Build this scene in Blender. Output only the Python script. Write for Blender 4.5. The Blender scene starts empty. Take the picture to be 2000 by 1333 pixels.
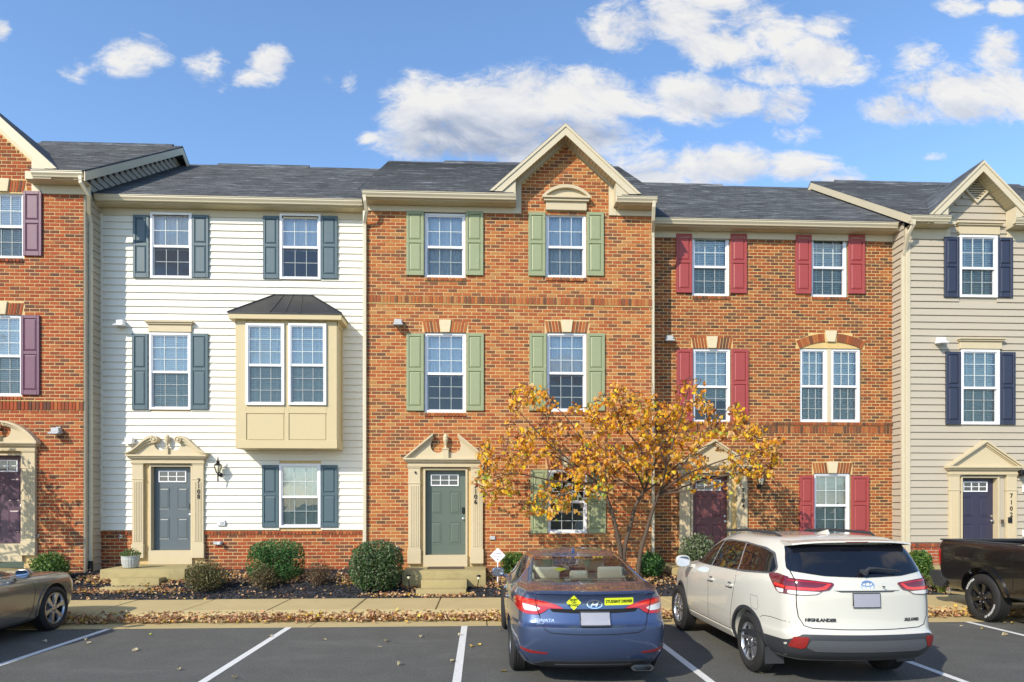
import bpy, bmesh, math, random
from mathutils import Vector, Matrix, noise
from mathutils.bvhtree import BVHTree
from mathutils.geometry import delaunay_2d_cdt

RND = random.Random(11)
scene = bpy.context.scene
COL = scene.collection
rad = math.radians

# ------------------------------------------------------------------ camera
CAM_H, YAW, FPX, PX0, PY0 = 2.08, math.atan(60 / 1300), 1300.0, 1000.0, 988.0
cam_d = bpy.data.cameras.new('camera')
cam = bpy.data.objects.new('camera', cam_d)
COL.objects.link(cam)
cam.location = (0, 0, CAM_H)
cam.rotation_euler = (rad(90), 0, -YAW)
cam_d.sensor_width = 36
cam_d.lens = 36 * FPX / 2000
cam_d.shift_y = (PY0 - 666.5) / 2000
cam_d.clip_end = 3000
scene.camera = cam

# ------------------------------------------------------------------ sun, sky, exposure
SUN_AZ, SUN_EL = rad(42), rad(33)          # sun behind the viewer's left shoulder
sun_d = bpy.data.lights.new('sun', 'SUN')
sun_d.energy = 2.85
sun_d.angle = rad(0.53)
sun_d.color = (1.0, 0.91, 0.75)
sun = bpy.data.objects.new('sun', sun_d)
COL.objects.link(sun)
sdir = Vector((math.sin(SUN_AZ) * math.cos(SUN_EL), math.cos(SUN_AZ) * math.cos(SUN_EL), -math.sin(SUN_EL)))
sun.rotation_euler = sdir.to_track_quat('-Z', 'Y').to_euler()
sun.location = (-20, -20, 30)

scene.view_settings.view_transform = 'Standard'
scene.view_settings.look = 'None'
scene.view_settings.gamma = 1
scene.view_settings.exposure = 0.88
scene.view_settings.use_curve_mapping = False


def at(px, py, Y):
    """where a measured point of the photograph lies on the upright plane at depth Y (metres)"""
    cx, cz = (px - PX0) / FPX, (PY0 - py) / FPX
    dx = cx * math.cos(YAW) + math.sin(YAW)
    dy = -cx * math.sin(YAW) + math.cos(YAW)
    t = Y / dy
    return Vector((dx * t, Y, CAM_H + cz * t))


def AX(px, Y): return at(px, 900, Y).x
def AZ(py, Y, px=1000): return at(px, py, Y).z


def view_dir(px, py):
    p = at(px, py, 10) - Vector((0, 0, CAM_H))
    return p.normalized()


# ------------------------------------------------------------------ node helpers
class NT:
    def __init__(s, tree): s.t = tree; s.n = tree.nodes; s.l = tree.links
    def node(s, typ, **kw):
        n = s.n.new(typ)
        for k, v in kw.items(): setattr(n, k, v)
        return n
    def link(s, a, b): s.l.new(a, b)
    def put(s, sock, val):
        if isinstance(val, bpy.types.NodeSocket): s.l.new(val, sock)
        else: sock.default_value = val
    def math(s, op, a, b=0.0, c=0.0, clamp=False):
        n = s.node('ShaderNodeMath', operation=op, use_clamp=clamp)
        s.put(n.inputs[0], a); s.put(n.inputs[1], b); s.put(n.inputs[2], c)
        return n.outputs[0]
    def dot(s, a, b):
        n = s.node('ShaderNodeVectorMath', operation='DOT_PRODUCT')
        s.put(n.inputs[0], a); s.put(n.inputs[1], b)
        return n.outputs['Value']
    def vmath(s, op, a, b):
        n = s.node('ShaderNodeVectorMath', operation=op)
        s.put(n.inputs[0], a); s.put(n.inputs[1], b)
        return n.outputs[0]
    def noise(s, vec, scale, detail=5, rough=.55, dist=0):
        n = s.node('ShaderNodeTexNoise')
        if vec is not None: s.put(n.inputs['Vector'], vec)
        n.inputs['Scale'].default_value = scale; n.inputs['Detail'].default_value = detail
        n.inputs['Roughness'].default_value = rough; n.inputs['Distortion'].default_value = dist
        return n.outputs[0]
    def ramp(s, fac, stops):
        n = s.node('ShaderNodeValToRGB')
        s.put(n.inputs[0], fac)
        e = n.color_ramp.elements
        while len(e) < len(stops): e.new(0.5)
        for i, (p, c) in enumerate(stops):
            e[i].position = p
            e[i].color = c if len(c) == 4 else (*c, 1)
        return n.outputs[0]
    def mix(s, fac, a, b, mode='MIX'):
        n = s.node('ShaderNodeMix', data_type='RGBA', blend_type=mode)
        s.put(n.inputs[0], fac)
        s.put(n.inputs[6], a if isinstance(a, bpy.types.NodeSocket) else ((*a, 1) if len(a) == 3 else a))
        s.put(n.inputs[7], b if isinstance(b, bpy.types.NodeSocket) else ((*b, 1) if len(b) == 3 else b))
        return n.outputs[2]
    def smooth(s, x, lo, hi):
        n = s.node('ShaderNodeMapRange', interpolation_type='SMOOTHSTEP')
        s.put(n.inputs[0], x); s.put(n.inputs[1], lo); s.put(n.inputs[2], hi)
        s.put(n.inputs[3], 0.0); s.put(n.inputs[4], 1.0)
        return n.outputs[0]


# ------------------------------------------------------------------ world
world = bpy.data.worlds.new('World')
scene.world = world
world.use_nodes = True
W = NT(world.node_tree)
W.n.clear()
out = W.node('ShaderNodeOutputWorld')
sky = W.node('ShaderNodeTexSky', sky_type='NISHITA', sun_disc=False)
sky.sun_elevation = SUN_EL
sky.sun_rotation = math.pi + SUN_AZ          # sun stands behind and to the left of the viewer
sky.altitude = 100
sky.air_density = 1.0
sky.dust_density = 0.3
sky.ozone_density = 3.0
bg = W.node('ShaderNodeBackground')
SKY_STRENGTH = 0.15
bg.inputs['Strength'].default_value = SKY_STRENGTH
hs = W.node('ShaderNodeHueSaturation'); hs.inputs['Saturation'].default_value = 1.06
W.link(sky.outputs[0], hs.inputs['Color']); W.link(hs.outputs[0], bg.inputs['Color'])
gen = W.node('ShaderNodeTexCoord').outputs['Generated']
d = W.vmath('NORMALIZE', gen, (0, 0, 0))
up = Vector((0, 0, 1))
# (px, py, half width, half height, weight) of each cloud seen above the roofs
CLOUDS = [
    (250, 112, 72, 42, .8), (528, 128, 42, 38, .85), (500, 150, 50, 18, .6), (405, 135, 32, 32, .3),
    (145, 135, 24, 18, .2), (680, 164, 18, 20, .35), (2, 62, 16, 20, .5), (640, 158, 16, 12, .4),
    (820, 212, 92, 70, 1.0), (960, 215, 170, 62, 1.05), (1140, 190, 200, 70, 1.05), (1330, 190, 150, 58, 1.0),
    (1440, 195, 70, 34, .9), (930, 275, 190, 60, 1.0), (1160, 265, 150, 50, 1.0), (1536, 212, 52, 42, .75),
    (1220, 60, 80, 58, .85), (1330, 40, 90, 70, .9), (1395, 92, 110, 46, .95), (1490, 50, 90, 48, .85),
    (1610, 118, 100, 48, .9), (1620, 50, 55, 28, .75), (1500, 148, 70, 20, .6), (1390, 8, 120, 24, .7),
    (1770, 215, 90, 36, .85), (1860, 185, 130, 62, 1.0), (1960, 180, 90, 66, 1.0), (1950, 105, 55, 52, .75), (1790, 110, 52, 34, .6),
    (1880, 12, 60, 22, .8), (1960, 14, 52, 20, .75),
    (1360, 322, 210, 42, .95), (1560, 330, 90, 34, .85), (1260, 345, 130, 44, .9), (1640, 350, 60, 22, .6),
    (1560, 262, 52, 22, .45), (1818, 306, 28, 11, .5), (720, 268, 22, 12, .4),
]
SHADES = [(920, 275, 190, 52, 1.0), (1080, 262, 170, 36, .8), (1250, 60, 40, 36, .25), (1850, 225, 120, 26, .35), (1480, 225, 60, 18, .3), (1380, 205, 130, 28, .25), (1330, 345, 190, 22, .35), (800, 240, 60, 30, .4)]
sep = W.node('ShaderNodeSeparateXYZ'); W.link(d, sep.inputs[0])
fy = W.math('MAXIMUM', sep.outputs[1], .05)
uvn = W.node('ShaderNodeCombineXYZ')
W.link(W.math('DIVIDE', sep.outputs[0], fy), uvn.inputs[0]); W.link(W.math('DIVIDE', sep.outputs[2], fy), uvn.inputs[1])
uv = uvn.outputs[0]
uvs = W.vmath('MULTIPLY', uv, (1.0, 1.75, 1.0))
n_big = W.noise(uvs, 6.5, 7, .62, .55)
n_fine = W.noise(uvs, 30.0, 5, .68, .8)
nz = W.math('ADD', W.math('MULTIPLY', n_big, .70), W.math('MULTIPLY', n_fine, .30))
nz = W.math('SUBTRACT', nz, .5)
def blobs(lst):
    """soft ellipses in the directions where the photograph's clouds stand"""
    acc = None
    for (px, py, hw, hh, wt) in lst:
        c = view_dir(px, py); u0, v0 = c.x / c.y, c.z / c.y
        a = hw / FPX; b = hh / FPX
        n1 = W.node('ShaderNodeVectorMath', operation='MULTIPLY_ADD')
        W.link(uv, n1.inputs[0]); n1.inputs[1].default_value = (1 / a, 1 / b, 0); n1.inputs[2].default_value = (-u0 / a, -v0 / b, 0)
        f = W.math('MULTIPLY_ADD', W.dot(n1.outputs[0], n1.outputs[0]), -wt, wt)
        acc = f if acc is None else W.math('MAXIMUM', acc, f)
    return W.math('MAXIMUM', acc, -1.5)
F = W.math('ADD', blobs(CLOUDS), W.math('MULTIPLY', nz, 5.0))
# elsewhere in the dome: broken cumulus out of view, thinned to lower the ambient light
zz = W.math('ADD', W.math('MAXIMUM', sep.outputs[2], 0.0), .22)
comb = W.node('ShaderNodeCombineXYZ')
W.link(W.math('DIVIDE', sep.outputs[0], zz), comb.inputs[0]); W.link(W.math('DIVIDE', sep.outputs[1], zz), comb.inputs[1])
n_dome = W.noise(comb.outputs[0], 1.7, 5, .58, .3)
Fd = W.math('MULTIPLY', W.math('SUBTRACT', n_dome, .57), 7.0)
front = W.smooth(W.dot(d, view_dir(1000, 500)), .55, .75)
Fall = W.math('ADD', W.math('MULTIPLY', F, front), W.math('MULTIPLY', Fd, W.math('SUBTRACT', 1.0, front)))
dens = W.smooth(Fall, -.25, .85)
dens = W.math('MULTIPLY', dens, .97)
dens = W.math('MULTIPLY', dens, W.smooth(sep.outputs[2], -.02, .06))
# light and shade of the clouds: the side away from the sun is greyer
off = W.vmath('ADD', uvs, (-.018, .045, 0))
n_off = W.noise(off, 6.5, 5, .62, .55)
relief = W.math('SUBTRACT', n_big, n_off)
shade = W.math('ADD', .86, W.math('MULTIPLY', relief, 1.3))
shade = W.math('ADD', shade, W.math('MULTIPLY', n_fine, .12))
sh = W.smooth(W.math('ADD', blobs(SHADES), W.math('MULTIPLY', nz, 2.0)), -.4, .9)
shade = W.math('SUBTRACT', shade, W.math('MULTIPLY', sh, .38), clamp=True)
ccol = W.ramp(shade, [(0.0, (.26, .32, .46)), (.45, (.46, .53, .68)), (.75, (.80, .83, .90)), (1.0, (1.0, .99, .97))])
bgc = W.node('ShaderNodeBackground'); bgc.inputs['Strength'].default_value = 0.49
W.link(ccol, bgc.inputs['Color'])
mixs = W.node('ShaderNodeMixShader')
W.link(dens, mixs.inputs[0]); W.link(bg.outputs[0], mixs.inputs[1]); W.link(bgc.outputs[0], mixs.inputs[2])
W.link(mixs.outputs[0], out.inputs['Surface'])

# ------------------------------------------------------------------ materials
MATS = {}
def srgb(r, g, b):
    f = lambda c: (c / 255 / 12.92) if c / 255 <= .04045 else ((c / 255 + .055) / 1.055) ** 2.4
    return (f(r), f(g), f(b))


def mat(name, col, rough=.6, metal=0.0, var=.10, vscale=5.0, bump=0.0, bscale=80.0, coat=0.0, spec=.5,
        tint=False, stretch=None, dirt=None, sub=0.0, trans=0.0):
    m = bpy.data.materials.new(name)
    m.use_nodes = True
    N = NT(m.node_tree)
    p = N.n['Principled BSDF']
    pos = N.node('ShaderNodeNewGeometry').outputs['Position']
    if stretch: pos = N.vmath('MULTIPLY', pos, stretch)
    base = N.node('ShaderNodeAttribute', attribute_name='tint').outputs['Color'] if tint else (*col, 1)
    c = base
    if var:
        nv = N.noise(pos, vscale, 6, .6)
        f = N.math('ADD', 1 - var * .9, N.math('MULTIPLY', nv, var * 1.8))
        v = N.node('ShaderNodeVectorMath', operation='SCALE')
        if tint: N.link(base, v.inputs[0])
        else: v.inputs[0].default_value = col
        N.link(f, v.inputs['Scale'])
        c = v.outputs[0]
    if dirt:
        dc, ds, lo, hi, amt = dirt
        dn = N.noise(pos, ds, 7, .65, .4)
        c = N.mix(N.math('MULTIPLY', N.smooth(dn, lo, hi), amt), c if isinstance(c, bpy.types.NodeSocket) else (*col, 1), dc)
    N.put(p.inputs['Base Color'], c)
    rn = N.math('ADD', rough - .04, N.math('MULTIPLY', N.noise(pos, vscale * 2.3, 3), .08))
    N.link(rn, p.inputs['Roughness'])
    p.inputs['Metallic'].default_value = metal
    p.inputs['Specular IOR Level'].default_value = spec
    if coat:
        p.inputs['Coat Weight'].default_value = coat
        p.inputs['Coat Roughness'].default_value = .03
    if bump:
        b = N.node('ShaderNodeBump'); b.inputs['Strength'].default_value = min(1, bump); b.inputs['Distance'].default_value = .01 * max(1, bump)
        N.link(N.noise(pos, bscale, 5, .65), b.inputs['Height'])
        N.link(b.outputs[0], p.inputs['Normal'])
    if sub:
        tr = N.node('ShaderNodeBsdfTranslucent'); N.put(tr.inputs[0], c)
        ms = N.node('ShaderNodeMixShader'); ms.inputs[0].default_value = sub
        N.link(p.outputs[0], ms.inputs[1]); N.link(tr.outputs[0], ms.inputs[2])
        N.link(ms.outputs[0], N.n['Material Output'].inputs[0])
    MATS[name] = m
    return m


def glass_mat(name, tint_col, refl=.12, kf=1.2, rough=.0):
    """thin pane: mirror reflection over a tinted clear sheet"""
    m = bpy.data.materials.new(name); m.use_nodes = True
    N = NT(m.node_tree); N.n.remove(N.n['Principled BSDF'])
    tr = N.node('ShaderNodeBsdfTransparent'); tr.inputs[0].default_value = (*tint_col, 1)
    gl = N.node('ShaderNodeBsdfGlossy'); gl.inputs['Roughness'].default_value = rough
    gl.inputs[0].default_value = (.95, .97, 1, 1)
    lw = N.node('ShaderNodeFresnel'); lw.inputs['IOR'].default_value = 1.5
    pos = N.node('ShaderNodeNewGeometry').outputs['Position']
    b = N.node('ShaderNodeBump'); b.inputs['Strength'].default_value = .14; b.inputs['Distance'].default_value = .02
    N.link(N.noise(pos, 1.8, 2, .5), b.inputs['Height'])
    N.link(b.outputs[0], gl.inputs['Normal'])
    f = N.math('ADD', refl, N.math('MULTIPLY', lw.outputs[0], kf), clamp=True)
    ms = N.node('ShaderNodeMixShader')
    N.link(f, ms.inputs[0]); N.link(tr.outputs[0], ms.inputs[1]); N.link(gl.outputs[0], ms.inputs[2])
    N.link(ms.outputs[0], N.n['Material Output'].inputs[0])
    MATS[name] = m
    return m


def screen_mat(name):
    m = bpy.data.materials.new(name); m.use_nodes = True
    N = NT(m.node_tree); N.n.remove(N.n['Principled BSDF'])
    tr = N.node('ShaderNodeBsdfTransparent')
    df = N.node('ShaderNodeBsdfDiffuse'); df.inputs[0].default_value = (.03, .033, .035, 1)
    ms = N.node('ShaderNodeMixShader'); ms.inputs[0].default_value = .22
    N.link(tr.outputs[0], ms.inputs[1]); N.link(df.outputs[0], ms.inputs[2])
    N.link(ms.outputs[0], N.n['Material Output'].inputs[0])
    MATS[name] = m


mat('brick', (0.4, .1, .05), .88, tint=True, var=.42, vscale=42, bump=.9, bscale=95, spec=.2)
mat('mortar', srgb(206, 178, 128), .95, var=.25, vscale=9, bump=.6, bscale=160, spec=.1)
mat('mortar_tan', srgb(206, 178, 122), .95, var=.25, vscale=9, bump=.6, bscale=160, spec=.1)
mat('white_siding', srgb(222, 217, 203), .55, var=.05, vscale=1.2, stretch=(.4, 1, 2.5), spec=.3)
mat('tan_siding', srgb(176, 166, 148), .55, var=.06, vscale=1.2, stretch=(.4, 1, 2.5), spec=.3)
mat('cream_trim', srgb(197, 185, 158), .5, var=.06, vscale=2, spec=.35, dirt=(srgb(170, 160, 128), 2.2, .58, .78, .35))
mat('cream_bay', srgb(194, 177, 138), .5, var=.05, vscale=2, spec=.35)
mat('gutter', srgb(200, 189, 162), .4, var=.05, vscale=1.5, stretch=(.3, 1, 1), dirt=(srgb(150, 142, 118), 3, .6, .8, .35))
mat('soffit', srgb(198, 186, 150), .6, var=.05)
mat('surround', srgb(195, 180, 148), .5, var=.06, vscale=3, spec=.35, dirt=(srgb(180, 168, 130), 3, .58, .8, .3))
mat('keystone', srgb(206, 192, 158), .8, var=.1, vscale=8, bump=.3)
mat('grille_white', srgb(196, 204, 204), .4, var=.03)
mat('vinyl_white', srgb(228, 228, 230), .35, var=.03)
mat('shutter_green', srgb(140, 148, 112), .5, var=.05, vscale=3, dirt=(srgb(176, 186, 150), 5, .55, .8, .3))
mat('shutter_slate', srgb(72, 92, 100), .45, var=.08, vscale=4, dirt=(srgb(110, 124, 128), 5, .58, .8, .35))
mat('shutter_navy', srgb(44, 50, 70), .45, var=.08, vscale=4)
mat('shutter_red', srgb(152, 64, 62), .5, var=.06, vscale=4)
mat('shutter_plum', srgb(104, 66, 86), .5, var=.08, vscale=4, dirt=(srgb(130, 96, 112), 5, .58, .8, .3))
mat('door_sage', srgb(88, 100, 90), .4, var=.05, vscale=3)
mat('door_slate', srgb(86, 96, 102), .4, var=.05, vscale=3)
mat('door_plum', srgb(84, 60, 76), .4, var=.06)
mat('door_maroon', srgb(100, 56, 58), .4, var=.06)
mat('door_navy', srgb(50, 48, 68), .4, var=.06)
mat('black_metal', (.012, .012, .013), .4, metal=.3)
mat('steel', (.55, .55, .56), .3, metal=1.0, var=.05)
mat('chrome', (.8, .8, .82), .12, metal=1.0, var=.02)
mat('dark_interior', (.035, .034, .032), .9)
mat('blind', srgb(226, 234, 222), .6, var=.06)
mat('curtain', srgb(206, 212, 214), .8, var=.12, vscale=3, stretch=(6, 1, .6))
mat('bay_roof', srgb(66, 66, 68), .35, metal=.5, var=.12, vscale=2)
mat('grey_box', srgb(176, 178, 178), .5)
mat('lamp_glass', srgb(226, 220, 190), .15, spec=.8)
mat('concrete', srgb(182, 163, 116), .85, var=.14, vscale=1.3, bump=.25, bscale=120, dirt=(srgb(150, 136, 92), 3.0, .54, .74, .45))
mat('stoop_concrete', srgb(164, 149, 104), .85, var=.16, vscale=2.0, bump=.3, bscale=120, dirt=(srgb(128, 120, 76), 2.6, .48, .72, .6))
mat('asphalt', (.096, .096, .088), .8, var=.35, vscale=2.2, bump=.8, bscale=190, spec=.4)
mat('line_paint', srgb(216, 216, 212), .7, var=.25, vscale=14, bump=.4, bscale=190, dirt=((.12, .12, .12), 24, .60, .72, .5))
mat('soil', (.018, .017, .020), .95, var=.4, vscale=18, bump=.8, bscale=60)
mat('mulch', (.02, .02, .022), .9, tint=True, var=.3, vscale=30)
mat('fallen_leaf', (.3, .15, .06), .7, tint=True, var=.3, vscale=60, sub=.15)
mat('tree_leaf', (.3, .15, .06), .5, tint=True, var=.3, vscale=40, sub=.45)
mat('shrub_leaf', (.04, .08, .02), .5, tint=True, var=.3, vscale=30, sub=.2)
mat('bark', srgb(82, 68, 56), .9, var=.4, vscale=25, bump=.8, bscale=70)
mat('ground_far', (.06, .075, .03), .95, var=.4, vscale=.6)
mat('sign_white', srgb(236, 234, 238), .4, var=.03)
mat('sign_ink', srgb(96, 92, 110), .6)
glass_mat('pane_upper', (.95, .98, .97), .12)
glass_mat('pane_lower', (.90, .95, .94), .06)
glass_mat('car_glass', (.88, .92, .90), .0, .75)
glass_mat('car_glass_dark', (.05, .055, .06), .07)
screen_mat('insect_screen')

# roof shingles: staggered tabs of uneven grey
m = mat('shingle', (.06, .065, .075), .85, var=0)
N = NT(m.node_tree); p = N.n['Principled BSDF']
geo = N.node('ShaderNodeNewGeometry').outputs['Position']
sp = N.node('ShaderNodeSeparateXYZ'); N.link(geo, sp.inputs[0])
cb = N.node('ShaderNodeCombineXYZ')
N.link(N.math('ADD', sp.outputs[0], N.math('MULTIPLY', N.noise(geo, .9, 2), .35)), cb.inputs[0]); N.link(sp.outputs[2], cb.inputs[1])
bt = N.node('ShaderNodeTexBrick'); N.link(cb.outputs[0], bt.inputs['Vector'])
bt.inputs['Color1'].default_value = (.064, .068, .074, 1); bt.inputs['Color2'].default_value = (.125, .130, .138, 1)
bt.inputs['Mortar'].default_value = (.02, .022, .026, 1)
bt.inputs['Scale'].default_value = 1; bt.inputs['Brick Width'].default_value = .34; bt.inputs['Row Height'].default_value = .0755
bt.inputs['Mortar Size'].default_value = .006; bt.inputs['Bias'].default_value = -.25
streak = N.noise(N.vmath('MULTIPLY', geo, (1.1, 1, 13)), 1.0, 5, .7)
c2 = N.mix(N.math('MULTIPLY', N.smooth(streak, .53, .68), .75), bt.outputs['Color'], (.27, .29, .31))
c2 = N.mix(N.math('MULTIPLY', N.smooth(N.noise(N.vmath('MULTIPLY', geo, (1.6, 1, 12)), 1.0, 3), .54, .68), .8), c2, (.026, .028, .034))
N.link(c2, p.inputs['Base Color'])
bb = N.node('ShaderNodeBump'); bb.inputs['Strength'].default_value = .6; bb.inputs['Distance'].default_value = .015
N.link(N.math('ADD', bt.outputs['Fac'], N.noise(geo, 60, 4)), bb.inputs['Height']); N.link(bb.outputs[0], p.inputs['Normal'])

# asphalt gets aggregate speckle and faint worn patches
N = NT(MATS['asphalt'].node_tree); p = N.n['Principled BSDF']
geo = N.node('ShaderNodeNewGeometry').outputs['Position']
old = p.inputs['Base Color'].links[0].from_socket
spk = N.smooth(N.noise(geo, 210, 2, .7), .60, .75)
c2 = N.mix(N.math('MULTIPLY', spk, .55), old, (.22, .22, .20))
c2 = N.mix(N.math('MULTIPLY', N.smooth(N.noise(N.vmath('MULTIPLY', geo, (.5, 1.2, 1)), 1.1, 6, .7, .5), .50, .72), .55), c2, (.16, .16, .145))
c2 = N.mix(N.math('MULTIPLY', N.smooth(N.noise(geo, 42, 4, .8), .47, .62), .5), c2, (.19, .19, .17))
c2 = N.mix(N.math('MULTIPLY', N.smooth(N.noise(geo, 33, 4, .8), .5, .64), .6), c2, (.035, .036, .034))
N.link(c2, p.inputs['Base Color'])
# ------------------------------------------------------------------ mesh helpers
ORG = {}
def org_of(parent):
    return ORG.get(parent.name, Vector((0, 0, 0))) if parent else Vector((0, 0, 0))


class MB:
    def __init__(s): s.v = []; s.f = []; s.c = []; s.col = None
    def add(s, vs, fs):
        o = len(s.v)
        s.v += [tuple(v) for v in vs]
        for f in fs:
            s.f.append([i + o for i in f]); s.c.append(s.col)
        return s
    def box(s, x0, x1, y0, y1, z0, z1):
        if x0 > x1: x0, x1 = x1, x0
        if y0 > y1: y0, y1 = y1, y0
        if z0 > z1: z0, z1 = z1, z0
        v = [(x0, y0, z0), (x1, y0, z0), (x1, y1, z0), (x0, y1, z0), (x0, y0, z1), (x1, y0, z1), (x1, y1, z1), (x0, y1, z1)]
        return s.add(v, [(0, 3, 2, 1), (4, 5, 6, 7), (0, 1, 5, 4), (1, 2, 6, 5), (2, 3, 7, 6), (3, 0, 4, 7)])
    def cbox(s, x0, x1, y0, y1, z0, z1, ch=.006):
        """box whose front (low y) edges are chamfered"""
        v = [(x0, y1, z0), (x1, y1, z0), (x1, y1, z1), (x0, y1, z1),
             (x0, y0 + ch, z0), (x1, y0 + ch, z0), (x1, y0 + ch, z1), (x0, y0 + ch, z1),
             (x0 + ch, y0, z0 + ch), (x1 - ch, y0, z0 + ch), (x1 - ch, y0, z1 - ch), (x0 + ch, y0, z1 - ch)]
        f = [(0, 1, 5, 4), (1, 2, 6, 5), (2, 3, 7, 6), (3, 0, 4, 7), (4, 5, 9, 8), (5, 6, 10, 9), (6, 7, 11, 10), (7, 4, 8, 11), (8, 9, 10, 11)]
        return s.add(v, f)
    def prism(s, poly, y0, y1):
        """polygon in (x, z) pushed from y0 (front) to y1 (back)"""
        a = sum(poly[i][0] * poly[(i + 1) % len(poly)][1] - poly[(i + 1) % len(poly)][0] * poly[i][1] for i in range(len(poly)))
        if a < 0: poly = poly[::-1]
        n = len(poly)
        v = [(x, y0, z) for x, z in poly] + [(x, y1, z) for x, z in poly]
        f = [list(range(n)), list(range(2 * n - 1, n - 1, -1))]
        f += [(i, i + n, (i + 1) % n + n, (i + 1) % n) for i in range(n)]
        return s.add(v, f)
    def prism_x(s, poly, x0, x1):
        """polygon in (y, z) pushed along x"""
        a = sum(poly[i][0] * poly[(i + 1) % len(poly)][1] - poly[(i + 1) % len(poly)][0] * poly[i][1] for i in range(len(poly)))
        if a < 0: poly = poly[::-1]
        n = len(poly)
        v = [(x0, y, z) for y, z in poly] + [(x1, y, z) for y, z in poly]
        f = [list(range(n - 1, -1, -1)), list(range(n, 2 * n))]
        f += [(i, (i + 1) % n, (i + 1) % n + n, i + n) for i in range(n)]
        return s.add(v, f)
    def lathe(s, prof, c, n=16, axis='z'):
        """profile of (r, h) turned about an axis through c"""
        v = []; f = []
        for (r, h) in prof:
            for k in range(n):
                a = 2 * math.pi * k / n
                p = (r * math.cos(a), r * math.sin(a), h)
                if axis == 'x': p = (h, r * math.cos(a), r * math.sin(a))
                if axis == 'y': p = (r * math.cos(a), h, r * math.sin(a))
                v.append((p[0] + c[0], p[1] + c[1], p[2] + c[2]))
        m_ = len(prof)
        for i in range(m_ - 1):
            for k in range(n):
                k2 = (k + 1) % n
                f.append((i * n + k, i * n + k2, (i + 1) * n + k2, (i + 1) * n + k))
        f.append(list(range(n - 1, -1, -1))); f.append([(m_ - 1) * n + k for k in range(n)])
        return s.add(v, f)
    def tube(s, pts, radii, n=8, cap=True):
        pts = [Vector(p) for p in pts]
        if not hasattr(radii, '__len__'): radii = [radii] * len(pts)
        v = []; f = []
        prev = None
        for i, p in enumerate(pts):
            t = (pts[min(i + 1, len(pts) - 1)] - pts[max(i - 1, 0)])
            t = t.normalized() if t.length > 1e-9 else Vector((0, 0, 1))
            ref = Vector((1, 0, 0)) if abs(t.x) < .8 else Vector((0, 1, 0))
            if prev is not None: ref = prev
            b = (ref - t * ref.dot(t))
            b = b.normalized() if b.length > 1e-6 else t.orthogonal().normalized()
            prev = b
            c = t.cross(b)
            for k in range(n):
                a = 2 * math.pi * k / n
                q = p + (b * math.cos(a) + c * math.sin(a)) * radii[i]
                v.append(tuple(q))
        for i in range(len(pts) - 1):
            for k in range(n):
                k2 = (k + 1) % n
                f.append((i * n + k, i * n + k2, (i + 1) * n + k2, (i + 1) * n + k))
        if cap:
            f.append(list(range(n - 1, -1, -1))); f.append([(len(pts) - 1) * n + k for k in range(n)])
        return s.add(v, f)
    def build(s, name, material, parent=None, smooth=None, bevel=0.0, fix=False):
        o_ = org_of(parent)
        me = bpy.data.meshes.new(name)
        me.from_pydata([(x - o_.x, y - o_.y, z - o_.z) for x, y, z in s.v], [], s.f)
        if any(c is not None for c in s.c):
            at_ = me.color_attributes.new('tint', 'FLOAT_COLOR', 'CORNER')
            buf = []
            for poly, c in zip(me.polygons, s.c):
                buf += list((*(c or (.5, .5, .5)), 1)) * poly.loop_total
            at_.data.foreach_set('color', buf)
        if bevel or fix:
            bm = bmesh.new(); bm.from_mesh(me)
            if bevel:
                bmesh.ops.remove_doubles(bm, verts=bm.verts, dist=1e-5)
                es = [e for e in bm.edges if len(e.link_faces) == 2 and e.calc_face_angle(0) > .5]
                bmesh.ops.bevel(bm, geom=es, offset=bevel, segments=2, profile=.6, affect='EDGES', clamp_overlap=True)
            bmesh.ops.recalc_face_normals(bm, faces=bm.faces)
            bm.to_mesh(me); bm.free()
        if material: me.materials.append(MATS[material] if isinstance(material, str) else material)
        if smooth is not None:
            me.shade_smooth()
            me.set_sharp_from_angle(angle=rad(smooth))
        return link(name, me, parent)


def link(name, me, parent=None, loc=None):
    ob = bpy.data.objects.new(name, me)
    COL.objects.link(ob)
    if parent:
        ob.parent = parent
        ORG[ob.name] = org_of(parent)
    if loc is not None:
        o_ = org_of(parent)
        ob.location = (loc[0] - o_.x, loc[1] - o_.y, loc[2] - o_.z)
    return ob


def thing(name, label, cat, loc, group=None):
    ob = bpy.data.objects.new(name, None)
    COL.objects.link(ob)
    ob.empty_display_size = .2
    ob.location = loc
    ORG[ob.name] = Vector(loc)
    tag(ob, label, cat, group)
    return ob


def tag(ob, label, cat, group=None):
    ob['label'] = label; ob['category'] = cat
    if group: ob['group'] = group
    return ob


def structure(ob): ob['kind'] = 'structure'; return ob
def stuff(ob): ob['kind'] = 'stuff'; return ob


def text_mesh(txt, size, extrude=.002, offset=0.0, shear=0.0):
    cu = bpy.data.curves.new('lettering', 'FONT')
    cu.body = txt; cu.size = size; cu.extrude = extrude; cu.offset = offset; cu.shear = shear
    cu.align_x = 'CENTER'; cu.align_y = 'CENTER'; cu.resolution_u = 3
    ob = bpy.data.objects.new('lettering', cu)
    COL.objects.link(ob)
    dg = bpy.context.evaluated_depsgraph_get()
    me = bpy.data.meshes.new_from_object(ob.evaluated_get(dg))
    bpy.data.objects.remove(ob)
    return me


def letters(name, txt, size, pos, material, parent, extrude=.003, offset=0.0, shear=0.0, sx=1.0, warp=None):
    """upright lettering facing the street (towards -y) centred on pos"""
    me = text_mesh(txt, size, extrude, offset, shear)
    o_ = org_of(parent)
    for v in me.vertices:
        x, y, z = v.co
        q = warp(x * sx, y, z) if warp else Vector((pos[0] + x * sx, pos[1] - z, pos[2] + y))
        v.co = (q.x - o_.x, q.y - o_.y, q.z - o_.z)
    me.materials.clear(); me.materials.append(MATS[material])
    return link(name, me, parent)


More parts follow.
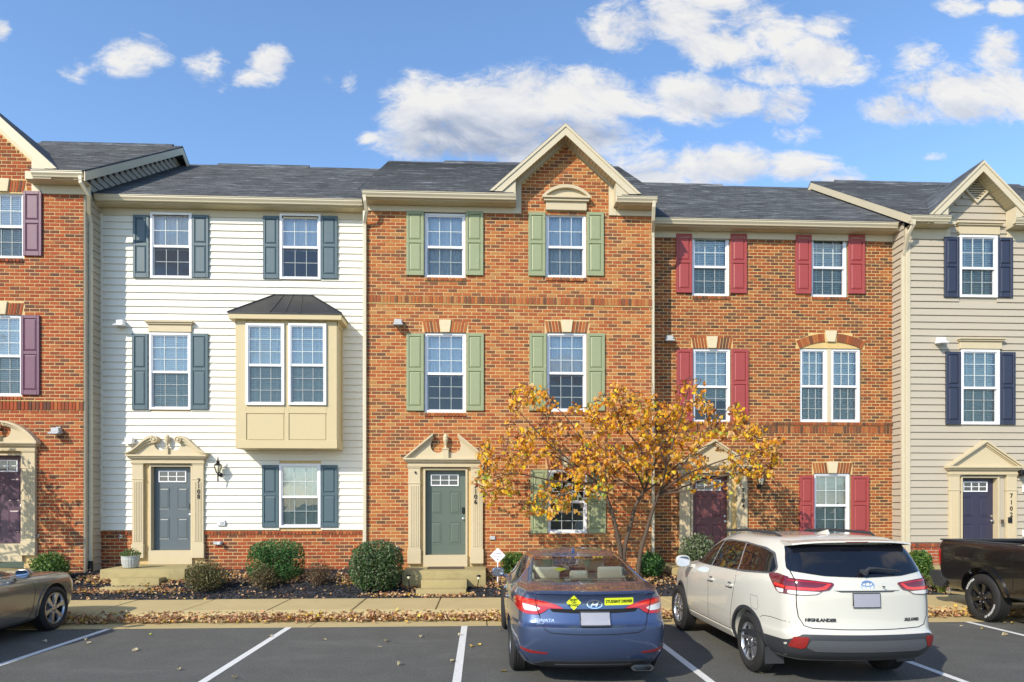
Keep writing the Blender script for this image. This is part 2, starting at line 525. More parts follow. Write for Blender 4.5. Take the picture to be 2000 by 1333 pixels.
# ------------------------------------------------------------------ walls
def cells(x0, x1, z0, z1, holes):
    xs = sorted({x0, x1, *[min(max(h[i], x0), x1) for h in holes for i in (0, 1)]})
    zs = sorted({z0, z1, *[min(max(h[i], z0), z1) for h in holes for i in (2, 3)]})
    for a, b in zip(xs, xs[1:]):
        run = None
        for c, e in zip(zs, zs[1:]):
            mx, mz = (a + b) / 2, (c + e) / 2
            hit = any(h[0] < mx < h[1] and h[2] < mz < h[3] for h in holes)
            if hit:
                if run: yield (a, b, *run); run = None
            else: run = (run[0], e) if run else (c, e)
        if run: yield (a, b, *run)


def spans(x0, x1, holes, z0, z1):
    """pieces of [x0, x1] left beside the holes that a course from z0 to z1 meets"""
    out_ = [(x0, x1)]
    for h in holes:
        if min(z1, h[3]) - max(z0, h[2]) > .35 * (z1 - z0):
            nx = []
            for a, b in out_:
                if h[1] <= a or h[0] >= b: nx.append((a, b)); continue
                if h[0] > a: nx.append((a, h[0]))
                if h[1] < b: nx.append((h[1], b))
            out_ = nx
    return out_


def brick_cols(kind):
    if kind == 'C':      # orange and tan range
        return [((.40, .130, .050), 6), ((.34, .095, .042), 5), ((.43, .165, .062), 4), ((.20, .085, .052), 3), ((.145, .070, .052), 1), ((.42, .20, .085), 2), ((.28, .095, .050), 4)]
    if kind == 'D':      # brown-red range
        return [((.34, .105, .044), 5), ((.29, .080, .038), 5), ((.37, .14, .058), 3), ((.16, .068, .046), 3), ((.115, .058, .044), 2), ((.23, .085, .048), 5)]
    return [((.36, .090, .042), 5), ((.30, .070, .036), 5), ((.39, .13, .056), 2), ((.17, .068, .050), 2), ((.25, .076, .044), 4), ((.13, .06, .05), 1)]


class Bricks:
    """bricks of one wall: the nearest whole ones as objects, the rest joined"""
    def __init__(s, wall, Y, kind, bl=.228, ch=.084, seed=1):
        s.wall, s.Y, s.bl, s.ch = wall, Y, bl, ch
        s.pal = brick_cols(kind)
        s.pal = [((c[0] * .99, c[1] * .95, c[2] * .80), w) for c, w in s.pal]
        s.bag = [c for c, w in s.pal for _ in range(w)]
        s.rnd = random.Random(seed)
        s.whole = []; s.rest = MB(); s.gap = .0145
        s.variants = {}
    def shape(s, mb, x0, x1, z0, z1, y, jit=True):
        r = s.rnd
        dy = r.uniform(-.0022, .0022) if jit else 0
        j = lambda: r.uniform(-.0015, .0015)
        mb.cbox(x0 + j(), x1 + j(), y + dy, y + .016, z0 + j(), z1 + j(), .0035)
    def course_wall(s, x0, x1, z0, z1, holes, xr=None, keep_whole=True):
        g = s.gap / 2
        nrow = int(round((z1 - z0) / s.ch))
        ch = (z1 - z0) / max(1, nrow)
        for i in range(nrow):
            a0, a1 = z0 + i * ch, z0 + (i + 1) * ch
            xa, xb = (x0, x1)
            if xr:
                xa, xb = xr(a1)
                xa, xb = max(xa, x0), min(xb, x1)
                if xb - xa < .05: continue
            for sa, sb in spans(xa, xb, holes, a0, a1):
                k = math.floor((sa - x0) / s.bl) - 1
                while True:
                    b0 = x0 + k * s.bl + (i % 2) * s.bl / 2
                    k += 1
                    b1 = b0 + s.bl
                    if b0 >= sb: break
                    p0, p1 = max(b0, sa), min(b1, sb)
                    if p1 - p0 < .035: continue
                    full = (p1 - p0) > s.bl - 1e-4
                    if full and keep_whole: s.whole.append((p0 + g, p1 - g, a0 + g, a1 - g))
                    else: s.one(p0 + g, p1 - g, a0 + g, a1 - g)
    def one(s, x0, x1, z0, z1, y=None):
        s.rest.col = s.rnd.choice(s.bag)
        s.shape(s.rest, x0, x1, z0, z1, s.Y if y is None else y)
    def soldier(s, x0, x1, z0, z1, w=.084, y=None, holes=()):
        n = max(1, int(round((x1 - x0) / w))); w = (x1 - x0) / n; g = s.gap / 2
        for k in range(n):
            xa = x0 + k * w
            if any(h[0] < xa + w / 2 < h[1] and h[2] < (z0 + z1) / 2 < h[3] for h in holes): continue
            s.one(xa + g, xa + w - g, z0 + g, z1 - g, y)
    def wedge(s, poly, y):
        s.rest.col = s.rnd.choice(s.bag)
        s.rest.prism(poly, y, s.Y + .03)
    def finish(s, limit=300):
        s.whole.sort(key=lambda b: (b[0] + b[1]) ** 2 / 4 + s.Y ** 2 + ((b[2] + b[3]) / 2 - CAM_H) ** 2)
        for i, b in enumerate(s.whole):
            if i >= limit:
                s.one(*b); continue
            c = s.rnd.choice(s.pal) if False else s.rnd.choice(s.bag)
            w, h = round(b[1] - b[0], 4), round(b[3] - b[2], 4)
            key = (c, h, s.rnd.randrange(2))
            if key not in s.variants:
                mb = MB(); mb.col = c
                s.shape(mb, -w / 2, w / 2, -h / 2, h / 2, 0)
                me = bpy.data.meshes.new('brick')
                me.from_pydata(mb.v, [], mb.f)
                at_ = me.color_attributes.new('tint', 'FLOAT_COLOR', 'CORNER')
                at_.data.foreach_set('color', list((*c, 1)) * sum(len(f) for f in mb.f))
                me.materials.append(MATS['brick'])
                s.variants[key] = me
            link('brick', s.variants[key], s.wall, ((b[0] + b[1]) / 2, s.Y, (b[2] + b[3]) / 2))
        if s.rest.f: stuff(s.rest.build('brickwork', 'brick', s.wall))


def siding_front(house, Y, x0, x1, z0, z1, holes, mt, ch=.19, xr=None):
    n = int(round((z1 - z0) / ch)); ch = (z1 - z0) / n
    for i in range(n):
        a0, a1 = z0 + i * ch, z0 + (i + 1) * ch
        xa, xb = x0, x1
        if xr:
            xa, xb = xr(a0 + ch * .5); xa, xb = max(xa, x0), min(xb, x1)
            if xb - xa < .05: continue
        for p0, p1 in spans(xa, xb, holes, a0, a1):
            if p1 - p0 < .03: continue
            mb = MB()
            # lap board: tilted face, rounded drip edge at its foot
            prof = [(Y + .004, a1), (Y - .004, a1 - .012), (Y - .028, a0 + .012), (Y - .030, a0 + .003), (Y - .024, a0 - .004), (Y + .004, a0 - .002)]
            mb.prism_x(prof, p0, p1)
            mb.build('siding_board', mt, house)


def siding_side(house, X, y0, y1, z0, ztop, mt, facing, ch=.19, roofz=None, n=None):
    """lap boards of a side wall that runs back from y0; facing is +1 (towards +x) or -1"""
    i = 0
    while True:
        a0 = z0 + i * ch; a1 = a0 + ch
        if a0 > ztop: break
        i += 1
        ya, yb = y0, y1
        if roofz:
            ya, yb = roofz(a1)
            ya, yb = max(ya, y0), min(yb, y1)
            if yb - ya < .1: continue
        mb = MB()
        s = facing
        prof = [(X - s * .004, a1), (X + s * .004, a1 - .012), (X + s * .028, a0 + .012), (X + s * .030, a0 + .003), (X + s * .024, a0 - .004), (X - s * .004, a0 - .002)]
        mb.prism(prof, ya, yb)
        mb.build('siding_board', mt, house, fix=True)
# ------------------------------------------------------------------ house parts
def rect(px0, px1, py0, py1, Y):
    mx, my = (px0 + px1) / 2, (py0 + py1) / 2
    return (at(px0, my, Y).x, at(px1, my, Y).x, at(mx, py1, Y).z, at(mx, py0, Y).z)


def frame_boxes(mb, r, w, y0, y1, wb=None, wt=None):
    x0, x1, z0, z1 = r
    wb = w if wb is None else wb; wt = w if wt is None else wt
    mb.cbox(x0, x0 + w, y0, y1, z0, z1, .004); mb.cbox(x1 - w, x1, y0, y1, z0, z1, .004)
    mb.cbox(x0 + w, x1 - w, y0, y1, z0, z0 + wb, .004); mb.cbox(x0 + w, x1 - w, y0, y1, z1 - wt, z1, .004)


def sash(win, r, y, cols, rows, glass, rail_b=.035, rail_t=.035):
    mb = MB(); frame_boxes(mb, r, .032, y, y + .03, rail_b, rail_t)
    mb.build('sash', 'vinyl_white', win)
    x0, x1, z0, z1 = r[0] + .032, r[1] - .032, r[2] + rail_b, r[3] - rail_t
    b = .0072
    mb = MB()
    for i in range(1, cols):
        x = x0 + (x1 - x0) * i / cols; mb.box(x - b, x + b, y + .006, y + .020, z0, z1)
    for j in range(1, rows):
        z = z0 + (z1 - z0) * j / rows; mb.box(x0, x1, y + .008, y + .018, z - b, z + b)
    if mb.f: mb.build('muntin', 'grille_white', win)
    for i in range(cols):
        for j in range(rows):
            xa, xb = x0 + (x1 - x0) * i / cols, x0 + (x1 - x0) * (i + 1) / cols
            za, zb = z0 + (z1 - z0) * j / rows, z0 + (z1 - z0) * (j + 1) / rows
            yy = y + .022 + RND.uniform(-.0012, .0012)
            t1, t2 = RND.uniform(-.0012, .0012), RND.uniform(-.0012, .0012)
            MB().add([(xa, yy, za), (xb, yy + t1, za), (xb, yy + t2, zb), (xa, yy, zb)], [(0, 1, 2, 3)]).build('pane', glass, win)


def window(house, Y, r, cols=3, rows=3, proud=False, cover='blind', mid=.5, drop=1.0):
    x0, x1, z0, z1 = r
    yf = Y - .05 if proud else Y + .035
    mb = MB(); frame_boxes(mb, r, .058, yf, yf + .12)
    win = mb.build('window', 'vinyl_white', house)
    f = .052
    zm = z0 + (z1 - z0) * mid
    sash(win, (x0 + f, x1 - f, zm - .03, z1 - f), yf + .022, cols, rows, 'pane_upper', .06, .03)
    sash(win, (x0 + f, x1 - f, z0 + f * .8, zm + .01), yf + .060, cols, rows, 'pane_lower', .045, .04)
    ys = yf + .046
    MB().add([(x0 + f + .01, ys, z0 + f), (x1 - f - .01, ys, z0 + f), (x1 - f - .01, ys, zm - .03), (x0 + f + .01, ys, zm - .03)], [(0, 1, 2, 3)]).build('insect_screen', 'insect_screen', win)
    yb = yf + .15
    if cover == 'blind':
        mb = MB()
        z = z1 - .07; zl = z0 + (z1 - z0) * (1 - drop) + .05
        mb.box(x0 + .07, x1 - .07, yb - .02, yb + .03, z, z + .05)
        while z > zl:
            z -= .047
            t = .0205 + RND.uniform(-.002, .002)
            mb.add([(x0 + .075, yb - .014, z - t), (x1 - .075, yb - .014, z - t), (x1 - .075, yb + .014, z + t), (x0 + .075, yb + .014, z + t),
                    (x0 + .075, yb - .014, z - t + .004), (x1 - .075, yb - .014, z - t + .004), (x1 - .075, yb + .014, z + t + .004), (x0 + .075, yb + .014, z + t + .004)],
                   [(0, 3, 2, 1), (4, 5, 6, 7), (0, 1, 5, 4), (2, 3, 7, 6)])
        for q in (.22, .78):
            xx = x0 + (x1 - x0) * q; mb.box(xx - .012, xx + .012, yb - .024, yb - .022, zl, z1 - .07)
        mb.build('blind', 'blind', win)
    elif cover in ('curtain', 'half'):
        mb = MB(); n = 48
        zb = z0 + .03 if cover == 'curtain' else zm - .05
        vs = []
        for k in range(n + 1):
            x = x0 + .06 + (x1 - x0 - .12) * k / n
            yy = yb + .02 + .014 * math.sin(k * 1.25) + .008 * math.sin(k * 2.9)
            vs += [(x, yy, zb), (x, yy, z1 - .05)]
        mb.add(vs, [(2 * k, 2 * k + 2, 2 * k + 3, 2 * k + 1) for k in range(n)]).build('curtain', 'curtain', win, smooth=60)
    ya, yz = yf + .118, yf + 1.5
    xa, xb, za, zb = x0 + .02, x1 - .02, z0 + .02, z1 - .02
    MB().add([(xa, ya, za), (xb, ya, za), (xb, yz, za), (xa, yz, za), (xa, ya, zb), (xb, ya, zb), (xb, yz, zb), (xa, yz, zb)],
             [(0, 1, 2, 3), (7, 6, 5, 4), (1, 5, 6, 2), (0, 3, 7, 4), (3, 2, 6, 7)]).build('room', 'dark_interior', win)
    return win


def shutter(house, Y, r, mt):
    x0, x1, z0, z1 = r
    y = Y - .012
    mb = MB()
    mb.box(x0, x1, y - .012, y + .012, z0, z1)
    w = .062; zm = z0 + (z1 - z0) * .53
    for a, b, c, e in ((x0, x0 + w, z0, z1), (x1 - w, x1, z0, z1), (x0 + w, x1 - w, z0, z0 + .11), (x0 + w, x1 - w, z1 - .075, z1), (x0 + w, x1 - w, zm - .04, zm + .04)):
        mb.cbox(a, b, y - .034, y - .012, c, e, .005)
    sh = mb.build('shutter', mt, house)
    for c, e in ((z0 + .11, zm - .04), (zm + .04, z1 - .075)):
        mb = MB(); g = .010; a, b = x0 + w + g, x1 - w - g; c += g; e -= g; q = .032
        mb.add([(a, y - .012, c), (b, y - .012, c), (b, y - .012, e), (a, y - .012, e),
                (a + .004, y - .018, c + .004), (b - .004, y - .018, c + .004), (b - .004, y - .018, e - .004), (a + .004, y - .018, e - .004),
                (a + q, y - .031, c + q), (b - q, y - .031, c + q), (b - q, y - .031, e - q), (a + q, y - .031, e - q)],
               [(0, 1, 5, 4), (1, 2, 6, 5), (2, 3, 7, 6), (3, 0, 4, 7), (4, 5, 9, 8), (5, 6, 10, 9), (6, 7, 11, 10), (7, 4, 8, 11), (8, 9, 10, 11)])
        mb.build('panel', mt, sh)
    mb = MB()
    for xx in (x0 + .022, x1 - .022):
        for q in (.08, .5, .9):
            zz_ = z0 + (z1 - z0) * q; mb.box(xx - .006, xx + .006, y - .038, y - .03, zz_ - .006, zz_ + .006)
    mb.build('screw', 'black_metal', sh)
    return sh


def door(house, Y, r, mt, lite=True, keypad=True):
    """six-light, four-panel entry door set back behind the surround"""
    x0, x1, z0, z1 = r
    y = Y + .13
    d_ = MB().cbox(x0, x1, y, y + .045, z0, z1, .003).build('door', mt, house)
    W_, H_ = x1 - x0, z1 - z0
    # frame round the slab
    mb = MB()
    mb.box(x0 - .05, x0 - .003, Y - .03, y + .05, z0 - .003, z1 + .05); mb.box(x1 + .003, x1 + .05, Y - .03, y + .05, z0 - .003, z1 + .05)
    mb.box(x0 - .003, x1 + .003, Y - .028, y + .05, z1 + .003, z1 + .048)
    mb.build('door_frame', 'surround', house)
    MB().box(x0 - .049, x1 + .049, Y - .06, y + .05, z0 - .42, z0 - .004).build('threshold', 'surround', house)
    for (a, b) in ((.13, .40), (.60, .87)):
        for (c, e) in ((.125, .385), (.485, .75)):
            xa, xb, za, zb = x0 + W_ * a, x0 + W_ * b, z0 + H_ * c, z0 + H_ * e
            mb = MB(); g = .02; q = .05
            mb.add([(xa, y + .0005, za), (xb, y + .0005, za), (xb, y + .0005, zb), (xa, y + .0005, zb),
                    (xa + .006, y - .010, za + .006), (xb - .006, y - .010, za + .006), (xb - .006, y - .010, zb - .006), (xa + .006, y - .010, zb - .006),
                    (xa + g, y - .004, za + g), (xb - g, y - .004, za + g), (xb - g, y - .004, zb - g), (xa + g, y - .004, zb - g),
                    (xa + g + .004, y - .0035, za + g + .004), (xb - g - .004, y - .0035, za + g + .004), (xb - g - .004, y - .0035, zb - g - .004), (xa + g + .004, y - .0035, zb - g - .004),
                    (xa + q, y - .012, za + q), (xb - q, y - .012, za + q), (xb - q, y - .012, zb - q), (xa + q, y - .012, zb - q)],
                   [f for k in (0, 4, 8, 12) for f in ((k, k + 1, k + 5, k + 4), (k + 1, k + 2, k + 6, k + 5), (k + 2, k + 3, k + 7, k + 6), (k + 3, k, k + 4, k + 7))] + [(16, 17, 18, 19)])
            mb.build('panel', mt, d_)
    if lite:
        lr = (x0 + W_ * .12, x0 + W_ * .83, z0 + H_ * .815, z0 + H_ * .955)
        mb = MB(); frame_boxes(mb, lr, .03, y - .022, y)
        xa, xb, za, zb = lr[0] + .03, lr[1] - .03, lr[2] + .03, lr[3] - .03
        for i in (1, 2): xx = xa + (xb - xa) * i / 3; mb.box(xx - .010, xx + .010, y - .018, y, za, zb)
        zm = (za + zb) / 2; mb.box(xa, xb, y - .017, y, zm - .008, zm + .008)
        mb.build('light_frame', 'vinyl_white', d_)
        for i in range(3):
            for j in range(2):
                a, b = xa + (xb - xa) * i / 3, xa + (xb - xa) * (i + 1) / 3; c, e = za + (zb - za) * j / 2, za + (zb - za) * (j + 1) / 2
                MB().add([(a, y - .006, c), (b, y - .006, c), (b, y - .006, e), (a, y - .006, e)], [(0, 1, 2, 3)]).build('pane', 'pane_door', d_)
    xk = x1 - W_ * .055
    mb = MB()
    mb.lathe([(.032, y), (.032, y - .012), (.012, y - .014), (.012, y - .05), (.026, y - .052), (.028, y - .075), (.012, y - .082)], (xk, 0, z0 + H_ * .425), 12, 'y')
    mb.build('door_handle', 'steel', d_, smooth=40)
    if keypad: MB().cbox(xk - .035, xk + .035, y - .03, y, z0 + H_ * .49, z0 + H_ * .56, .006).build('keypad_lock', 'black_metal', d_)
    else: MB().lathe([(.03, y), (.03, y - .02), (.012, y - .022)], (xk, 0, z0 + H_ * .49), 12, 'y').build('deadbolt', 'steel', d_, smooth=40)
    return d_


mat('pane_door', (.03, .035, .05), .08, spec=.9, var=.05)


def urn(mb, x, y, z0, h):
    prof = [(.30, 0), (.30, .06), (.16, .10), (.12, .22), (.20, .30), (.22, .42), (.34, .52), (.36, .66), (.30, .70), (.34, .74), (.31, .86), (.20, .95), (.06, 1.0)]
    mb.lathe([(r_ * h * .5, z_ * h) for r_, z_ in prof], (x, y, z0), 14)


def arc(cx, cz, r_, a0, a1, n):
    return [(cx + r_ * math.cos(rad(a0 + (a1 - a0) * k / n)), cz + r_ * math.sin(rad(a0 + (a1 - a0) * k / n))) for k in range(n + 1)]


def surround(house, Y, dr, xl, xr, ztop, zbase, style, pil=.30):
    """moulded pilasters, entablature and pediment round a door; xl, xr are the outer pilaster edges"""
    s = MB()
    x0, x1 = xl, xr
    H_ = .21                                        # entablature height
    ze = ztop
    e_ = [(0, .035, .10), (.035, .10, .085), (.10, .125, .12), (.125, .165, .15), (.165, .21, .19)]
    over = lambda k: (e_[k][2] - .085) * .9
    for k, (a, b, p_) in enumerate(e_):
        s.cbox(x0 - max(0, over(k)), x1 + max(0, over(k)), Y - p_, Y - .001, ze + a, ze + b, .006)
    root = s.build('door_surround', 'surround', house)
    for a in (x0, x1 - pil):
        mb = MB()
        mb.cbox(a + .012, a + pil - .012, Y - .07, Y - .001, zbase + .34, ze, .006)
        mb.cbox(a - .006, a + pil + .006, Y - .095, Y - .002, zbase, zbase + .34, .008)
        mb.cbox(a - .004, a + pil + .004, Y - .082, Y - .002, ze - .40, ze - .375, .005)
        mb.cbox(a - .002, a + pil + .002, Y - .085, Y - .003, ze - .03, ze, .005)
        n = 5; w = (pil - .10) / n
        for k in range(n):                           # flutes: raised ribs between grooves
            xa = a + .05 + k * w
            mb.cbox(xa + .006, xa + w - .006, Y - .080, Y - .07, zbase + .40, ze - .45, .004)
        mb.build('pilaster', 'surround', root)
    zt = ze + H_
    cx = (x0 + x1) / 2; hw = (x1 - x0) / 2 + .095
    mb = MB()
    def strip(pts, inner, yf):
        mb.prism(pts + inner[::-1], Y - yf, Y - .004)
    if style == 'triangle':
        hp = hw * .66
        mb.prism([(cx - hw + .05, zt), (cx + hw - .05, zt), (cx, zt + hp - .05)], Y - .09, Y - .003)
        for sgn in (-1, 1):
            for t0, t1, yf in ((0, .05, .19), (.05, .095, .15), (.095, .125, .115)):
                q = lambda t: [(cx + sgn * (hw - t * 1.5), zt), (cx, zt + hp - t)]
                a, b = q(t0), q(t1)
                mb.prism([a[0], a[1], b[1], b[0]], Y - yf, Y - .004)
        mb.build('pediment', 'surround', root, fix=True)
    elif style == 'broken':
        hp = hw * .84; xi = .30
        zi = zt + hp * (1 - xi / hw)
        # tympanum with its middle scooped out
        pts = [(cx - hw + .06, zt)] + [(cx - xi - .02, zi - .06)]
        pts += arc(cx - .30, zt + .28, .185, 100, 300, 12)[0:]
        pts = [(cx - hw + .06, zt), (cx - xi, zi - .07)] + arc(cx - .19, zt + .30, .17, 165, 300, 10) + [(cx - .085, zt + .155), (cx + .085, zt + .155)] + \
              [(2 * cx - x_, z_) for x_, z_ in arc(cx - .19, zt + .30, .17, 165, 300, 10)[::-1]] + [(cx + xi, zi - .07), (cx + hw - .06, zt)]
        mb.prism(pts, Y - .085, Y - .003)
        for sgn in (-1, 1):
            for t0, t1, yf in ((0, .045, .19), (.045, .085, .15), (.085, .115, .115)):
                q = lambda t: [(cx + sgn * (hw - t * 1.2), zt), (cx + sgn * xi, zi - t)]
                a, b = q(t0), q(t1)
                mb.prism([a[0], a[1], b[1], b[0]], Y - yf, Y - .004)
        mb.build('pediment', 'surround', root, fix=True)
        mb = MB(); mb.cbox(cx - .075, cx + .075, Y - .16, Y - .004, zt, zt + .22, .006); mb.cbox(cx - .09, cx + .09, Y - .175, Y - .006, zt + .20, zt + .225, .005)
        urn(mb, cx, Y - .09, zt + .225, .36); mb.build('finial', 'surround', root, smooth=35)
    elif style == 'swan':
        n = 18; zs = zt + .46
        top = []; low = []
        for k in range(n + 1):
            t = k / n
            x = -hw - .02 + t * (hw - .30)
            e = t * t * (3 - 2 * t)
            top.append((x, zt + .05 + e * .42)); low.append((x + .03 * (1 - t), zt - .01 + e * .30))
        for sgn in (-1, 1):
            g = lambda P: [(cx - sgn * p_[0] * -1 if False else cx + sgn * (-p_[0]) * -1, p_[1]) for p_ in P]
            T = [(cx + sgn * -p_[0], p_[1]) for p_ in top]; L = [(cx + sgn * -p_[0], p_[1]) for p_ in low]
            def lerp(f): return [(a[0] + (b[0] - a[0]) * f, a[1] + (b[1] - a[1]) * f) for a, b in zip(T, L)]
            for f0, f1, yf in ((0, .35, .20), (.35, .68, .165), (.68, 1.0, .13)):
                A, B = lerp(f0), lerp(f1)
                for k in range(n): mb.prism([A[k], A[k + 1], B[k + 1], B[k]], Y - yf, Y - .004)
            # tympanum under the neck, scooped out round the finial
            sc = arc(.165, zt + .265, .155, 5, -140, 10)
            pl = [(cx + sgn * (hw - .06), zt)] + [(cx + sgn * -p_[0], p_[1]) for p_ in low[2:]] + [(cx + sgn * p_[0], p_[1]) for p_ in sc] + [(cx, zt + .15), (cx, zt)]
            mb.prism(pl, Y - .085, Y - .003)
            # volute
            vx, vz = cx + sgn * .285, zt + .375
            mb.lathe([(.085, Y - .004), (.085, Y - .19), (.062, Y - .196), (.058, Y - .178), (.040, Y - .178), (.034, Y - .208), (.01, Y - .212)], (vx, 0, vz), 18, 'y')
        mb.build('pediment', 'surround', root, fix=True, smooth=30)
        mb = MB(); mb.cbox(cx - .035, cx + .035, Y - .14, Y - .004, zt, zt + .17, .005)
        urn(mb, cx, Y - .10, zt + .16, .34); mb.build('finial', 'surround', root, smooth=35)
    elif style == 'arch':
        Rr = hw * 1.12; hz = .50
        n = 16
        cz0 = zt + hz - Rr
        T = [(cx + sgn_x, 0) for sgn_x in ()]
        for sgn in (-1, 1):
            a0 = math.asin(min(1, .12 / Rr)); a1 = math.acos(max(-1, min(1, (zt - cz0) / Rr)))
            pts = lambda rr: [(cx + sgn * rr * math.sin(a0 + (a1 - a0) * k / n) * hw / (Rr * math.sin(a1)), max(zt, cz0 + rr * math.cos(a0 + (a1 - a0) * k / n))) for k in range(n + 1)]
            for r0, r1, yf in ((Rr, Rr - .045, .19), (Rr - .045, Rr - .085, .15), (Rr - .085, Rr - .115, .115)):
                A, B = pts(r0), pts(r1)
                for k in range(n): mb.prism([A[k], A[k + 1], B[k + 1], B[k]], Y - yf, Y - .004)
            B = pts(Rr - .10)
            sc = arc(.12, zt + .27, .17, 60, -85, 9)
            mb.prism(B[3:] + [(cx + sgn * .02, zt), (cx + sgn * .02, zt + .09)] + [(cx + sgn * (p_[0]), p_[1]) for p_ in sc[::-1]], Y - .085, Y - .003)
        mb.build('pediment', 'surround', root, fix=True)
        mb = MB(); mb.cbox(cx - .07, cx + .07, Y - .15, Y - .004, zt, zt + .15, .005)
        urn(mb, cx, Y - .09, zt + .15, .34); mb.build('finial', 'surround', root, smooth=35)
    return root


GUT = [(0, 0), (-.075, 0), (-.085, .03), (-.118, .075), (-.118, .112), (-.132, .112), (-.132, .126), (-.105, .126), (-.10, .05), (0, .05)]
def gutter(house, x0, x1, yf, zt):
    """K-style gutter hung on the fascia whose front face is at yf, rim at zt"""
    mb = MB()
    mb.prism_x([(yf + a, zt - .126 + b) for a, b in GUT], x0, x1)
    for x in (x0, x1):
        mb.prism_x([(yf + a, zt - .126 + b) for a, b in GUT[:8] + [(0, .126)]], x - .004, x + .004)
    return mb.build('gutter', 'gutter', house, fix=True)


def eave(house, x0, x1, Y, zt, over=.30, frieze=True, gx=None, fz=.30):
    yf = Y - over
    g0, g1 = gx or (x0, x1)
    gutter(house, g0, g1, yf, zt)
    MB().box(x0, x1, yf + .001, yf + .022, zt - .15, zt + .03).build('fascia', 'cream_trim', house)
    zs = zt - .15
    mb = MB(); x = x0; w = .102
    while x < x1 - .01:                              # grooved soffit panels
        xe = min(x + w, x1)
        mb.box(x + .004, xe - .004, yf + .022, Y, zs - .008, zs + .004)
        x = xe
    mb.box(x0, x1, yf + .02, Y, zs, zs + .01)
    mb.build('soffit', 'soffit', house)
    if frieze: MB().cbox(x0, x1, Y - .028, Y - .001, zt - fz, zs - .009, .004).build('frieze', 'cream_trim', house)


PITCH = .648
def main_roof(house, x0, x1, ye, ze, run=5.0, over_l=0, over_r=0, cap=(.05, .8), cut=None):
    """two slopes with stepped shingle courses on the street side"""
    dy = .116; n = int(run / dy); dy = run / n
    v = []; f = []
    mb = MB()
    xa, xb = x0 - over_l, x1 + over_r
    for k in range(n):
        y0, y1 = ye + k * dy, ye + (k + 1) * dy
        z0, z1 = ze + k * dy * PITCH, ze + (k + 1) * dy * PITCH
        o = .011
        runs = [(xa, xb)]
        if cut and y0 < ye + .48: runs = [(a_, b_) for a_, b_ in ((xa, cut[0]), (cut[1], xb)) if b_ > a_]
        for a_, b_ in runs:
            mb.add([(a_, y0 - .012, z0 + o - .004), (b_, y0 - .012, z0 + o - .004), (b_, y1, z1 + .001), (a_, y1, z1 + .001), (a_, y0 - .012, z0 - .004), (b_, y0 - .012, z0 - .004)], [(0, 1, 2, 3), (4, 5, 1, 0)])
    zr = ze + run * PITCH
    mb.add([(xa, ye + run, zr), (xb, ye + run, zr), (xb, ye + 2 * run, ze), (xa, ye + 2 * run, ze)], [(0, 1, 2, 3)])
    t = .035
    q = .48 if cut else 0
    mb.add([(xa, ye + q, ze - t + q * PITCH), (xb, ye + q, ze - t + q * PITCH), (xb, ye + run, zr - t), (xa, ye + run, zr - t), (xb, ye + 2 * run, ze - t), (xa, ye + 2 * run, ze - t)], [(0, 3, 2, 1), (3, 5, 4, 2)])
    for x in (xa, xb):
        mb.add([(x, ye - .012, ze - t), (x, ye + run, zr - t), (x, ye + 2 * run, ze - t), (x, ye + 2 * run, ze + .004), (x, ye + run, zr + .012), (x, ye - .012, ze + .008)], [(0, 1, 4, 5), (1, 2, 3, 4)])
    rf = mb.build('roof', 'shingle', house)
    # raised ridge vent along part of the ridge, caps along the rest
    c0, c1 = xa + (xb - xa) * cap[0], xa + (xb - xa) * cap[1]
    mb = MB()
    for a, b, h in ((xa, c0, .018), (c0, c1, .07), (c1, xb, .018)):
        if b - a < .02: continue
        mb.prism_x([(ye + run - .17, zr - .17 * PITCH + .005), (ye + run, zr + h), (ye + run + .17, zr - .17 * PITCH + .005), (ye + run + .17, zr - .17 * PITCH - .01), (ye + run, zr - .01), (ye + run - .17, zr - .17 * PITCH - .01)], a, b)
    mb.build('ridge_vent', 'shingle', rf, fix=True)
    return rf


